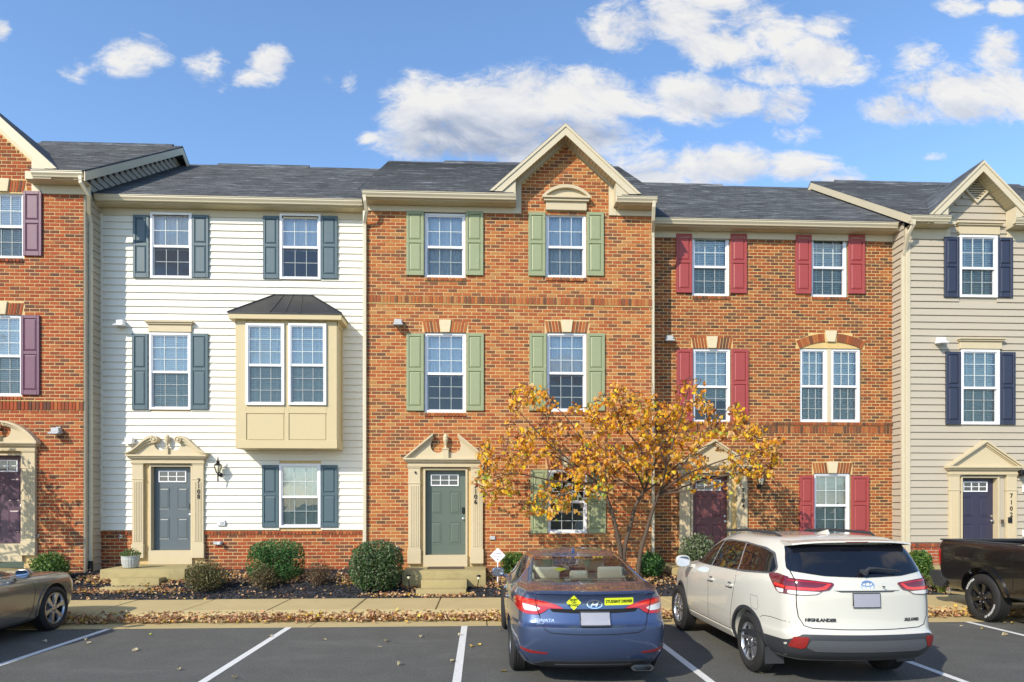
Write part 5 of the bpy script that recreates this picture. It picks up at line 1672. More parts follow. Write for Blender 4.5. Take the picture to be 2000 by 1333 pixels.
# ------------------------------------------------------------------ planter
pc = at(255, 1092, 15.75); x, y, z = pc.x, 15.75, .642
P_ = thing('flower_pot', 'ribbed pale grey pot of dark red flowers left of the slate door', 'flower pot', (x, y, z))
mb = MB(); n = 40; vs = []; fs = []
for i, (rr_, h) in enumerate(((.13, 0), (.155, .02), (.175, .10), (.188, .20), (.185, .25), (.196, .255), (.196, .28), (.175, .28), (.17, .24))):
    for k in range(n):
        a = 2 * math.pi * k / n; q_ = rr_ * (1 + (.03 if (k % 2 and 0 < i < 5) else 0)); vs.append((x + q_ * math.cos(a), y + q_ * math.sin(a), z + h))
for i in range(8):
    for k in range(n): fs.append((i * n + k, i * n + (k + 1) % n, (i + 1) * n + (k + 1) % n, (i + 1) * n + k))
fs.append(list(range(n - 1, -1, -1)))
mb.add(vs, fs); mat('pot', srgb(170, 172, 166), .7, var=.2, vscale=8); mb.build('pot', 'pot', P_)
MB().lathe([(.17, .235), (.10, .25), (.0, .255)], (x, y, z), 20).build('soil', 'soil', P_)
r = random.Random(9); mb = MB(); fl = MB()
for i in range(420):
    a = r.uniform(0, 6.28); k = math.sqrt(r.random()) * .21; h = .26 + r.random() * .17 * (1 - (k / .23) ** 2) + .02
    p0 = Vector((x + k * math.cos(a), y + k * math.sin(a), z + h)); L = r.uniform(.02, .045)
    u_ = Vector((r.gauss(0, .6), r.gauss(0, .6), 1)).normalized(); s_ = u_.cross(Vector((r.gauss(0, 1), r.gauss(0, 1), 0))).normalized()
    mb.col = r.choice(DG + GR + [(.10, .05, .03)]); mb.add([p0, p0 + s_ * L * .4 + u_ * L * .5, p0 + u_ * L, p0 - s_ * L * .4 + u_ * L * .5], [(0, 1, 2, 3)])
mb.build('foliage', 'shrub_leaf', P_)
for i in range(26):
    a = r.uniform(0, 6.28); k = math.sqrt(r.random()) * .18; h = .37 + r.random() * .07
    p0 = Vector((x + k * math.cos(a), y + k * math.sin(a), z + h)); mb = MB()
    for j in range(5):
        aa = j * 1.2566; d1 = Vector((math.cos(aa), math.sin(aa), .35)) * .02; d2 = Vector((math.cos(aa + .6), math.sin(aa + .6), .5)) * .022
        mb.col = r.choice([(.30, .02, .02), (.22, .015, .02), (.40, .05, .03)]); mb.add([p0, p0 + d1, p0 + d2], [(0, 1, 2)])
    mb.build('flower', 'shrub_leaf', P_)

# ------------------------------------------------------------------ yard sign and path lights
Yv = 15.1; c = at(972, 1085.5, Yv); s_ = 15.2 * Yv / FPX
T = thing('yard_sign', 'white diamond yard sign with grey lettering on a thin stake', 'sign', (c.x, Yv, .22))
sgn = MB().prism([(c.x - s_, c.z), (c.x, c.z - s_), (c.x + s_, c.z), (c.x, c.z + s_)], Yv - .006, Yv).build('sign_board', 'sign_white', T)
letters('lettering', 'Tower', .062, (c.x, Yv - .0065, c.z + .045), 'sign_ink', sgn, extrude=.0006, offset=.001)
letters('lettering', 'Monitoring', .05, (c.x, Yv - .0065, c.z - .015), 'sign_ink', sgn, extrude=.0006)
mb = MB(); mb.prism([(c.x - .02, c.z - .10), (c.x + .02, c.z - .10), (c.x, c.z - .06)], Yv - .008, Yv - .005); mb.box(c.x - .06, c.x + .06, Yv - .008, Yv - .005, c.z - .052, c.z - .047); mb.build('emblem', 'sign_ink', sgn)
MB().box(c.x - .012, c.x + .012, Yv + .001, Yv + .012, bed_z(c.x, Yv) - .05, c.z).build('stake', 'sign_white', T)
for k, (px, py, lab) in enumerate(((798, 1128, 'small black solar path light leaning left of the sage door steps'), (935, 1129, 'small black solar path light right of the sage door steps'))):
    Yv = 14.62; q = at(px, py, Yv); zb_ = bed_z(q.x, Yv)
    T = thing('path_light', lab, 'path light', (q.x, Yv, zb_), 'solar path lights')
    tl_ = .05 if k else -.02
    MB().tube([(q.x - tl_, Yv, zb_ - .03), (q.x, Yv, q.z - .02)], .010, 6).build('stake', 'black_metal', T)
    mb = MB(); mb.lathe([(.018, -.03), (.022, .02), (.05, .03), (.052, .04), (.035, .06), (.01, .066)], (q.x, Yv, q.z), 12); mb.build('lamp_head', 'black_metal', T, smooth=40)
    MB().lathe([(.028, -.028), (.036, .028)], (q.x, Yv, q.z), 12).build('lamp_lens', 'lamp_glass', T, smooth=40)
# ------------------------------------------------------------------ vehicles
def paint(name, col, metal=.35, rough=.32, flake=.10):
    return mat(name, col, rough, metal=metal, var=flake, vscale=300, coat=1.0)
paint('paint_blue', (.066, .098, .195), .6, .26)
paint('paint_white', (.56, .54, .475), .0, .35, .03)
paint('paint_taupe', (.22, .205, .18), .55, .26)
paint('paint_black', (.006, .006, .007), .0, .30, .05)
mat('rubber', (.014, .014, .014), .75, var=.2, vscale=20, bump=.2, bscale=120)
mat('plastic_dark', (.030, .032, .036), .55, var=.15, vscale=25, bump=.15, bscale=220)
mat('plastic_grey', (.075, .08, .088), .5, var=.12, vscale=25)
mat('gap_black', (.004, .004, .004), .9, var=0)
mat('lens_red', (.42, .006, .008), .12, var=.25, vscale=14, coat=.8)
mat('lens_dark_red', (.12, .004, .010), .10, var=.2, vscale=10, coat=.8)
mat('lens_bright_red', (.75, .025, .012), .2, var=.1, coat=.8)
mat('lens_clear', (.62, .60, .58), .18, var=.45, vscale=45, coat=.8)
mat('reflector_red', (.22, .016, .014), .25, var=.1)
mat('alloy', (.50, .50, .52), .28, metal=.9, var=.08)
mat('alloy_dark', (.05, .05, .055), .35, metal=.7, var=.1)
mat('black_gloss', (.008, .008, .009), .18, coat=.6)
mat('plate', srgb(150, 150, 160), .5, var=.08, vscale=9)
mat('plate_frame', (.03, .03, .032), .45)
mat('sticker_yellow', srgb(216, 226, 36), .5, var=.03)
mat('seat', srgb(214, 214, 190), .7, var=.1)
mat('tint_glass', (.005, .006, .010), .03, spec=.5, coat=.3, var=0)
mat('mirror_glass', (.7, .72, .76), .03, metal=1.0, var=0)
mat('white_letter', srgb(220, 220, 216), .6)


def ring(row):
    z, yr, yf, wr, wm, wf, br, bf, rr, rf, cr = row
    H_ = []
    for t in (0, .3, .6, .88): x = t * (wr - rr); H_.append((x, yr + br * (x / wr) ** 2))
    xq = wr - rr; y0 = yr + br * (xq / wr) ** 2; ry = rr * 1.25
    for a in (18, 45, 72): H_.append((xq + rr * math.sin(rad(a)), y0 + ry * (1 - math.cos(rad(a)))))
    ya = y0 + ry
    xf = wf - rf; y1 = yf - bf * (xf / wf) ** 2; fy_ = rf * 1.25; yb = y1 - fy_
    n = 9
    for k in range(n + 1):
        t = k / n; x = wr + (wf - wr) * t + (wm - (wr + wf) / 2) * (1 - (2 * t - 1) ** 4)
        H_.append((x, ya + (yb - ya) * t))
    for a in (72, 45, 18): H_.append((xf + rf * math.sin(rad(a)), y1 - fy_ * (1 - math.cos(rad(a)))))
    for t in (.88, .6, .3, 0): x = t * (wf - rf); H_.append((x, yf - bf * (x / wf) ** 2))
    return [(x, y, z + cr * (1 - (x / wm) ** 2)) for x, y in H_]


def body_mesh(rows, creases={}, sub=2):
    bm = bmesh.new()
    cl = bm.edges.layers.float.new('crease_edge')
    R_ = []
    for row in rows:
        h = ring(row); n = len(h)
        pts = h + [(-x, y, z) for x, y, z in h[1:-1][::-1]]
        R_.append([bm.verts.new(p_) for p_ in pts])
    m_ = len(R_[0])
    for i in range(len(R_) - 1):
        for k in range(m_):
            bm.faces.new((R_[i][k], R_[i][(k + 1) % m_], R_[i + 1][(k + 1) % m_], R_[i + 1][k]))
    for R0, cr in ((R_[0], 0), (R_[-1], rows[-1][10])):
        mid = [R0[0]] + [bm.verts.new((0, R0[i].co.y, rows[0][0] if R0 is R_[0] else rows[-1][0] + cr)) for i in range(1, n - 1)] + [R0[n - 1]]
        for i in range(n - 1):
            a = [R0[i], R0[i + 1], mid[i + 1], mid[i]]; b = [mid[i], mid[i + 1], R0[(m_ - i - 1) % m_], R0[(m_ - i) % m_]]
            for q in (a, b):
                qq = []
                for v in q:
                    if v not in qq: qq.append(v)
                if len(qq) > 2: bm.faces.new(qq)
    for i, c in creases.items():
        for k in range(m_):
            e = bm.edges.get((R_[i][k], R_[i][(k + 1) % m_]))
            if e: e[cl] = c
    bmesh.ops.recalc_face_normals(bm, faces=bm.faces)
    me = bpy.data.meshes.new('shape'); bm.to_mesh(me); bm.free()
    ob = bpy.data.objects.new('shape', me); COL.objects.link(ob)
    md = ob.modifiers.new('s', 'SUBSURF'); md.levels = sub; md.render_levels = sub
    me2 = bpy.data.meshes.new_from_object(ob.evaluated_get(bpy.context.evaluated_depsgraph_get()))
    bpy.data.objects.remove(ob)
    return me2


def cut(me, cutters):
    ob = bpy.data.objects.new('shape', me); COL.objects.link(ob)
    tmp = []
    for c in cutters:
        co = bpy.data.objects.new('cutter', c); COL.objects.link(co); tmp.append(co)
        md = ob.modifiers.new('b', 'BOOLEAN'); md.operation = 'DIFFERENCE'; md.object = co; md.solver = 'EXACT'
    me2 = bpy.data.meshes.new_from_object(ob.evaluated_get(bpy.context.evaluated_depsgraph_get()))
    for o in tmp + [ob]: bpy.data.objects.remove(o)
    return me2


def mesh_of(mb, mt):
    me = bpy.data.meshes.new('shape'); me.from_pydata(mb.v, [], mb.f)
    bm = bmesh.new(); bm.from_mesh(me); bmesh.ops.recalc_face_normals(bm, faces=bm.faces); bm.to_mesh(me); bm.free()
    me.materials.append(MATS[mt])
    return me


def bvh_of(me):
    return BVHTree.FromPolygons([tuple(v.co) for v in me.vertices], [tuple(p.vertices) for p in me.polygons])


def resample(poly, step):
    out_ = []
    for i, a in enumerate(poly):
        b = poly[(i + 1) % len(poly)]
        n = max(1, int(math.hypot(b[0] - a[0], b[1] - a[1]) / step))
        out_ += [(a[0] + (b[0] - a[0]) * k / n, a[1] + (b[1] - a[1]) * k / n) for k in range(n)]
    return out_


def rounded(poly, r_=.03, n=3):
    out_ = []
    m_ = len(poly)
    for i in range(m_):
        p, a, b = Vector(poly[i]), Vector(poly[i - 1]), Vector(poly[(i + 1) % m_])
        la, lb = (a - p).length, (b - p).length
        q = min(r_, la * .45, lb * .45)
        s, e = p + (a - p) / la * q, p + (b - p) / lb * q
        for k in range(n + 1):
            t = k / n; out_.append(tuple(s * (1 - t) ** 2 + p * 2 * t * (1 - t) + e * t * t))
    return out_


def conform(name, poly, side, bvh, mt, parent, off=.003, th=.012, step=.03, smooth=50):
    """panel cut to an outline and laid over the body: side is the direction it is seen from"""
    P = resample(poly, step)
    xs = [p[0] for p in P]; ys = [p[1] for p in P]
    pts = [Vector(p) for p in P]; nb = len(pts)
    def inside(x, y):
        c = False
        for i in range(nb):
            x1, y1 = P[i]; x2, y2 = P[i - 1]
            if (y1 > y) != (y2 > y) and x < (x2 - x1) * (y - y1) / (y2 - y1) + x1: c = not c
        return c
    gx = min(xs) + step
    while gx < max(xs):
        gy = min(ys) + step
        while gy < max(ys):
            if inside(gx, gy) and min((gx - p[0]) ** 2 + (gy - p[1]) ** 2 for p in P) > (step * .45) ** 2: pts.append(Vector((gx, gy)))
            gy += step
        gx += step
    res = delaunay_2d_cdt(pts, [(i, (i + 1) % nb) for i in range(nb)], [list(range(nb))], 1, 1e-6)
    V2, F_ = res[0], [f for f in res[2] if inside(sum(res[0][k].x for k in f) / len(f), sum(res[0][k].y for k in f) / len(f))]
    verts = []; ok = []
    for q in V2:
        if side == 'rear': o, d_ = Vector((q.x, -8, q.y)), Vector((0, 1, 0))
        elif side == 'front': o, d_ = Vector((q.x, 8, q.y)), Vector((0, -1, 0))
        elif side == 'left': o, d_ = Vector((-8, q.x, q.y)), Vector((1, 0, 0))
        elif side == 'right': o, d_ = Vector((8, q.x, q.y)), Vector((-1, 0, 0))
        else: o, d_ = Vector((q.x, q.y, 8)), Vector((0, 0, -1))
        loc, nr, _, _ = bvh.ray_cast(o, d_)
        if loc is None: verts.append(None); continue
        if nr.dot(d_) > 0: nr = -nr
        verts.append((loc, (nr * .35 - d_ * .65).normalized()))
    idx = {}; VV = []
    for i, v in enumerate(verts):
        if v: idx[i] = len(VV); VV.append(v[0] + v[1] * off)
    n0 = len(VV)
    for i, v in enumerate(verts):
        if v: VV.append(v[0] + v[1] * (off - th))
    faces = [tuple(idx[k] for k in f) for f in F_ if all(k in idx for k in f)]
    ec = {}
    for f in faces:
        for k in range(len(f)): e = (f[k], f[(k + 1) % len(f)]); ec[e] = ec.get(e, 0) + 1
    sk = [(a, a + n0, b + n0, b) for (a, b) in ec if (b, a) not in ec]
    mb = MB(); mb.add(VV, faces + sk)
    return mb.build(name, mt, parent, fix=True, smooth=smooth)


def stroke(pts, w):
    """thin outline either side of a polyline, for trim and for dark strips painted as the shade in shut lines"""
    L, R_ = [], []
    P = [Vector(p) for p in pts]
    for i, p in enumerate(P):
        t = (P[min(i + 1, len(P) - 1)] - P[max(0, i - 1)]).normalized(); n = Vector((-t.y, t.x))
        L.append(tuple(p + n * w / 2)); R_.append(tuple(p - n * w / 2))
    return L + R_[::-1]


def cyl_x(x0, x1, cy, cz, r_, n=48):
    mb = MB(); mb.lathe([(r_, x0), (r_, x1)], (0, cy, cz), n, 'x'); return mb


def wheel(car, x, y, r_, w, rim, sgn, style, mats=('alloy', 'alloy_dark'), n=None):
    """x is the outer face of the tyre; sgn is +1 on the right side"""
    A = lambda h: x - sgn * h                         # h measured inwards from the outer face
    hub = MB().lathe([(.06, A(.05)), (.16, A(.10)), (.17, A(.13)), (.06, A(.20))], (0, y, r_), 20, 'x').build('wheel', 'alloy_dark', car, fix=True, smooth=40)
    prof = [(rim - .01, A(.035)), (rim + .012, A(.016)), (rim + (r_ - rim) * .45, A(.0)), (r_ - .035, A(.012)), (r_ - .012, A(.026)), (r_, A(.040))]
    gw = (w - .08) / 4
    for k in range(1, 4):
        c = .04 + gw * k; prof += [(r_, A(c - .006)), (r_ - .010, A(c - .004)), (r_ - .010, A(c + .004)), (r_, A(c + .006))]
    prof += [(r_, A(w - .04)), (r_ - .012, A(w - .026)), (r_ - .035, A(w - .012)), (rim + (r_ - rim) * .45, A(w)), (rim - .01, A(w - .03)), (rim - .03, A(w - .05)), (rim - .03, A(.05))]
    ty = MB(); ty.lathe(prof, (0, y, r_), 56, 'x')
    ty.f = ty.f[:-2]; ty.c = ty.c[:-2]
    ty.build('tyre', 'rubber', hub, fix=True, smooth=30)
    # barrel, lip and spokes
    mb = MB(); mb.lathe([(rim - .012, A(.028)), (rim - .004, A(.020)), (rim - .018, A(.018)), (rim - .026, A(.030)), (rim - .028, A(w * .75)), (.08, A(w * .75))], (0, y, r_), 48, 'x'); mb.f = mb.f[:-2]; mb.c = mb.c[:-2]
    mb.build('rim', mats[1] if style == 'truck' else 'alloy', hub, fix=True, smooth=35)
    MB().lathe([(rim - .04, A(w * .6)), (rim - .04, A(w * .61))], (0, y, r_), 40, 'x').build('brake_disc', 'alloy_dark', hub, fix=True)
    nsp = n or {'sedan': 10, 'suv': 10, 'coupe': 6, 'truck': 6}[style]
    for k in range(nsp):
        a = 2 * math.pi * (k + .25) / nsp
        if style == 'suv' and k % 2: a -= .22
        c_, s_ = math.cos(a), math.sin(a)
        e1 = Vector((0, c_, s_)); e2 = Vector((0, -s_, c_))
        w0, w1 = {'sedan': (.018, .016), 'suv': (.022, .018), 'coupe': (.030, .060), 'truck': (.032, .066)}[style]
        r0, r1 = .045, rim - .018
        vs = []
        for rr_, ww, d0, d1 in ((r0, w0, .035, .075), ((r0 + r1) / 2, (w0 + w1) / 2 * .9, .030, .075), (r1, w1, .022, .07)):
            for dd, kk in ((d0, .72), (d1, 1.0)):
                for q in (-1, 1):
                    p = Vector((A(dd), y, r_)) + e1 * rr_ + e2 * q * ww * kk; vs.append(p)
        fs = []
        for i in (0, 4): fs += [(i, i + 1, i + 5, i + 4), (i + 3, i + 2, i + 6, i + 7), (i + 1, i + 3, i + 7, i + 5), (i + 2, i, i + 4, i + 6)]
        fs += [(0, 2, 3, 1), (8, 9, 11, 10)]
        MB().add(vs, fs).build('spoke', mats[1] if style == 'truck' else mats[0], hub, fix=True)
    mb = MB(); mb.lathe([(.062, A(.05)), (.060, A(.030)), (.035, A(.022)), (.01, A(.020))], (0, y, r_), 18, 'x'); mb.build('hub_cap', mats[1] if style == 'truck' else mats[0], hub, fix=True, smooth=40)
    mb = MB()
    for k in range(5 if style != 'truck' else 6):
        a = 2 * math.pi * k / 5 if style != 'truck' else 2 * math.pi * k / 6
        mb.lathe([(.011, A(.06)), (.011, A(.028)), (.006, A(.024))], (0, y + .085 * math.cos(a), r_ + .085 * math.sin(a)), 6, 'x')
    mb.build('wheel_nut', 'chrome', hub, fix=True)
    return hub


def vehicle(name, label, cat, loc, rz):
    t = thing(name, label, cat, loc); t.rotation_euler = (0, 0, rz); ORG[t.name] = Vector((0, 0, 0))
    return t


def set_body(me, car, mats_):
    me.materials.clear()
    for m_ in mats_: me.materials.append(MATS[m_])
    me.shade_smooth(); me.set_sharp_from_angle(angle=rad(38))
    return link('body', me, car)


def mirror(car, x, y, z, sgn, mt, w=.20, h=.15):
    mb = MB()
    n = 14; vs = []; rings = ((-.085, .35), (-.07, .72), (-.02, .95), (.02, 1.0), (.055, .98), (.06, .92))
    for dy, k in rings[::-1]:
        for i in range(n):
            a = 2 * math.pi * i / n; c_, s_ = math.cos(a), math.sin(a)
            f = lambda q: math.copysign(abs(q) ** .7, q)
            vs.append((x + sgn * (w / 2) + w / 2 * k * f(c_), y - dy, z + h / 2 * k * f(s_)))
    fs = [(i * n + k, i * n + (k + 1) % n, (i + 1) * n + (k + 1) % n, (i + 1) * n + k) for i in range(5) for k in range(n)] + [list(range(n - 1, -1, -1)), [5 * n + k for k in range(n)]]
    mb.add(vs, fs)
    mb.box(x - sgn * .10, x + sgn * .03, y - .02, y + .04, z - h * .5, z - h * .25)
    m_ = mb.build('side_mirror', mt, car, fix=True, smooth=50)
    vs = []
    for i in range(n):
        a = 2 * math.pi * i / n; f = lambda q: math.copysign(abs(q) ** .7, q)
        vs.append((x + sgn * (w / 2) + w / 2 * .84 * f(math.cos(a)), y - .064, z + h / 2 * .82 * f(math.sin(a))))
    MB().add(vs, [list(range(n))]).build('mirror_glass', 'mirror_glass', m_)
    return m_


# ================================================================== blue sedan
S = vehicle('sedan', 'blue four-door sedan with yellow stickers parked nose-in by the kerb', 'car', (1.275, 9.83, 0), rad(0.3))
rows = [(.19, -2.05, 2.15, .66, .78, .62, .10, .25, .15, .25, 0), (.22, -2.24, 2.30, .76, .86, .70, .14, .35, .18, .30, 0), (.33, -2.37, 2.40, .83, .905, .76, .17, .40, .20, .32, 0),
        (.48, -2.425, 2.43, .86, .925, .80, .18, .42, .20, .34, 0), (.61, -2.43, 2.42, .865, .932, .80, .18, .42, .20, .34, 0), (.705, -2.425, 2.40, .865, .932, .80, .18, .42, .20, .34, 0),
        (.735, -2.37, 2.37, .86, .932, .79, .18, .42, .20, .33, 0), (.82, -2.345, 2.31, .855, .93, .78, .18, .40, .20, .33, 0), (.93, -2.315, 2.12, .85, .925, .75, .18, .38, .20, .32, 0),
        (1.005, -2.31, 1.65, .835, .905, .72, .17, .32, .19, .30, 0), (1.055, -2.33, 1.36, .80, .88, .70, .17, .28, .18, .28, 0), (1.092, -2.352, 1.28, .775, .865, .69, .16, .25, .16, .26, 0),
        (1.104, -2.25, 1.20, .755, .85, .68, .15, .24, .16, .25, .006), (1.115, -2.02, 1.12, .74, .83, .67, .14, .22, .16, .24, .010), (1.135, -1.82, 1.05, .73, .815, .66, .14, .22, .16, .24, .012),
        (1.25, -1.40, .78, .69, .755, .62, .13, .20, .16, .22, .012), (1.36, -.95, .42, .635, .685, .57, .12, .18, .16, .2, .014), (1.425, -.62, .18, .58, .625, .52, .10, .15, .16, .18, .020), (1.448, -.32, -.02, .49, .535, .44, .08, .1, .14, .15, .026)]
outer = body_mesh(rows, {5: .6, 6: .35, 11: .95, 10: .3})
bv = bvh_of(outer)
cav = body_mesh([(.50, -1.62, 1.0, .66, .76, .64, .08, .1, .1, .1, 0), (1.0, -1.76, 1.02, .66, .77, .62, .08, .1, .1, .1, 0), (1.13, -1.70, .95, .66, .75, .60, .08, .1, .1, .1, 0), (1.25, -1.30, .68, .63, .70, .57, .08, .1, .1, .1, 0), (1.36, -.85, .34, .58, .635, .52, .08, .1, .1, .1, 0), (1.40, -.50, .10, .50, .56, .46, .05, .1, .1, .1, 0)], {}, 1)
cav.materials.append(MATS['dark_interior'])
rw = rounded([(-.665, 1.155), (.665, 1.155), (.60, 1.30), (.555, 1.385), (-.555, 1.385), (-.60, 1.30)], .05)
ww = rounded([(-.62, 1.075), (.62, 1.075), (.50, 1.38), (-.50, 1.38)], .05)
sw = rounded([(.95, 1.015), (.32, 1.345), (-.15, 1.385), (-.62, 1.365), (-1.10, 1.24), (-1.34, 1.10), (-1.05, 1.06)], .05)
cutters = [cav]
cutters.append(mesh_of(MB().prism(rw, -2.6, -.62), 'dark_interior'))
cutters.append(mesh_of(MB().prism(ww, .12, 2.0), 'dark_interior'))
cutters.append(mesh_of(MB().prism_x(sw, -1.2, 1.2), 'dark_interior'))
RA, FA = -1.36, 1.445
for yy in (RA, FA):
    for x0, x1 in ((-1.2, -.60), (.60, 1.2)): cutters.append(mesh_of(cyl_x(x0, x1, yy, .335, .375), 'gap_black'))
set_body(cut(outer, cutters), S, ('paint_blue', 'dark_interior', 'dark_interior', 'dark_interior'))
bodyS = S.children[0]
bm_names = [m_.name for m_ in bodyS.data.materials]
grow = lambda P, k: [(p[0] * k if True else 0, p[1]) for p in P]
big = lambda P, e: (lambda c: [(c[0] + (p[0] - c[0]) * e, c[1] + (p[1] - c[1]) * e) for p in P])((sum(p[0] for p in P) / len(P), sum(p[1] for p in P) / len(P)))
conform('rear_window', big(rw, 1.035), 'rear', bv, 'car_glass', S, .002, .004)
conform('windshield', big(ww, 1.03), 'front', bv, 'car_glass', S, .002, .004)
for sd in ('left', 'right'):
    for P in ([(.95, 1.0), (.32, 1.355), (-.22, 1.395), (-.22, 1.03)], [(-.27, 1.03), (-.27, 1.395), (-.62, 1.375), (-1.10, 1.25), (-1.37, 1.09), (-1.05, 1.045)]):
        conform('side_window', rounded(P, .03), sd, bv, 'car_glass', S, .002, .004)
    conform('window_trim', stroke([(.97, .995), (.0, 1.018), (-1.05, 1.038), (-1.39, 1.085), (-1.12, 1.262), (-.64, 1.39), (-.2, 1.408)], .022), sd, bv, 'chrome', S, .006, .01, .04)
    conform('shut_line_shade', stroke([(-.22, 1.02), (-.25, .70), (-.22, .34)], .008), sd, bv, 'gap_black', S, .0015, .003, .05)  # dark strips laid on the skin paint the shade of the door gaps
    conform('shut_line_shade', stroke([(.98, .98), (1.02, .6), (.90, .34)], .008), sd, bv, 'gap_black', S, .0015, .003, .05)
    conform('shut_line_shade', stroke([(-1.20, 1.04), (-1.12, .85), (-.98, .60), (-.92, .36)], .008), sd, bv, 'gap_black', S, .0015, .003, .05)
    for yy in (-.05, -1.0): conform('door_handle', rounded([(yy - .12, .88), (yy + .12, .88), (yy + .12, .915), (yy - .12, .915)], .015), sd, bv, 'chrome', S, .022, .022, .04)
MX = lambda P: [(-a, b) for a, b in P]
TL = [(-.885, .985), (-.84, 1.018), (-.72, 1.014), (-.57, .988), (-.44, .955), (-.345, .905), (-.52, .908), (-.57, .868), (-.64, .838), (-.78, .840), (-.86, .875), (-.89, .93)]
for sg in (0, 1):
    f = MX if sg else (lambda q: q)
    tl_ = conform('tail_light', rounded(f(TL), .02, 2), 'rear', bv, 'lens_red', S, .014, .03, .03)
    conform('light_strip', rounded(f([(-.84, 1.0), (-.72, .995), (-.48, .945), (-.375, .913), (-.51, .925), (-.68, .958), (-.84, .97)]), .01, 2), 'rear', bv, 'lens_bright_red', tl_, .0165, .006, .03)
    conform('reverse_lens', rounded(f([(-.81, .955), (-.67, .930), (-.605, .905), (-.66, .872), (-.785, .88)]), .015, 2), 'rear', bv, 'lens_clear', tl_, .0168, .006, .03)
    conform('light_side', rounded([(-2.07, .985), (-1.96, .975), (-1.88, .955), (-1.98, .90), (-2.07, .87)], .02, 2), 'right' if sg else 'left', bv, 'lens_red', tl_, .008, .02, .03)
    conform('lens_gap', stroke(f([(-.665, 1.013), (-.655, .92), (-.625, .838)]), .008), 'rear', bv, 'gap_black', tl_, .0185, .004, .03)
    conform('reflector', rounded(f([(-.85, .462), (-.68, .432), (-.53, .415), (-.545, .400), (-.74, .408), (-.83, .432)]), .01, 2), 'rear', bv, 'reflector_red', S, .007, .012, .03)
    conform('bumper_fin', rounded(f([(-.88, .50), (-.83, .40), (-.74, .285), (-.78, .27), (-.865, .34), (-.90, .46)]), .01, 2), 'rear', bv, 'paint_blue', S, .012, .02, .03)
conform('shut_line_shade', stroke([(-.625, .838), (-.61, .76), (-.565, .68), (-.50, .645), (-.2, .632), (.2, .632), (.50, .645), (.565, .68), (.61, .76), (.625, .838)], .009), 'rear', bv, 'gap_black', S, .0018, .004, .03)
conform('boot_recess_shade', rounded([(-.34, .904), (.34, .904), (.51, .904), (.48, .868), (.25, .858), (-.25, .858), (-.48, .868), (-.51, .904)], .02), 'rear', bv, 'gap_black', S, .003, .006, .03)  # flat black panel on the skin paints the dark of a recess
conform('boot_spoiler', [(-.74, 1.078), (.74, 1.078), (.70, 1.098), (-.70, 1.098)], 'rear', bv, 'paint_blue', S, .012, .02, .03)
conform('valance', rounded([(-.56, .315), (0, .325), (.56, .315), (.70, .262), (.60, .222), (-.60, .222), (-.70, .262)], .03), 'rear', bv, 'plastic_dark', S, .014, .03, .04)
conform('valance_lip', stroke([(-.45, .268), (0, .275), (.45, .268)], .012), 'rear', bv, 'plastic_grey', S, .020, .012, .04)
pl = conform('number_plate', [(-.165, .725), (.165, .725), (.165, .872), (-.165, .872)], 'rear', bv, 'plate', S, .020, .02, .05, None)
conform('plate_frame', stroke([(-.168, .722), (.168, .722), (.168, .875), (-.168, .875), (-.168, .745)], .016), 'rear', bv, 'plate_frame', pl, .023, .012, .05, None)


def on_rear(bv, off):
    def w_(px, pz, shear=0):
        def f(x, y, z):
            q = Vector((px + x, -8, pz + y)); loc, nr, _, _ = bv.ray_cast(q, Vector((0, 1, 0)))
            yy = loc.y if loc is not None else -2.3
            return Vector((px + x, yy - off - z, pz + y))
        return f
    return w_


wr_ = on_rear(bv, .006)
letters('badge_lettering', 'SONATA', .045, None, 'chrome', S, .002, .0012, .25, 1.25, warp=wr_(-.575, .775))
letters('badge_lettering', 'ECO', .03, None, 'chrome', S, .002, .001, .25, 1.3, warp=wr_(-.62, .735))
lg = conform('badge', stroke([(.085 * math.cos(a * .2705), .957 + .044 * math.sin(a * .2705)) for a in range(24)], .012), 'rear', bv, 'chrome', S, .008, .008, .02)
conform('badge_letter', stroke([(-.045, .930), (-.025, .960), (-.012, .986)], .014), 'rear', bv, 'chrome', lg, .009, .008, .02)
conform('badge_letter', stroke([(.012, .930), (.025, .952), (.045, .984)], .014), 'rear', bv, 'chrome', lg, .009, .008, .02)
conform('badge_letter', stroke([(-.022, .955), (.0, .953), (.026, .962)], .012), 'rear', bv, 'chrome', lg, .009, .008, .02)
st = conform('baby_on_board_sticker', [(-.236, .893), (-.152, .977), (-.236, 1.061), (-.320, .977)], 'rear', bv, 'sticker_yellow', S, .005, .004, .04)
w2_ = on_rear(bv, .0075)
for i, tx in enumerate(('BABY', 'ON', 'BOARD')): letters('lettering', tx, .036, None, 'gap_black', st, .0006, .0012, 0, 1.0, warp=w2_(-.236, 1.008 - i * .031))
st = conform('student_driver_sticker', rounded([(.115, .945), (.455, .945), (.455, 1.028), (.115, 1.028)], .012), 'rear', bv, 'sticker_yellow', S, .005, .004, .04)
letters('lettering', 'STUDENT DRIVER', .046, None, 'gap_black', st, .0006, .0016, 0, .86, warp=w2_(.285, .986))
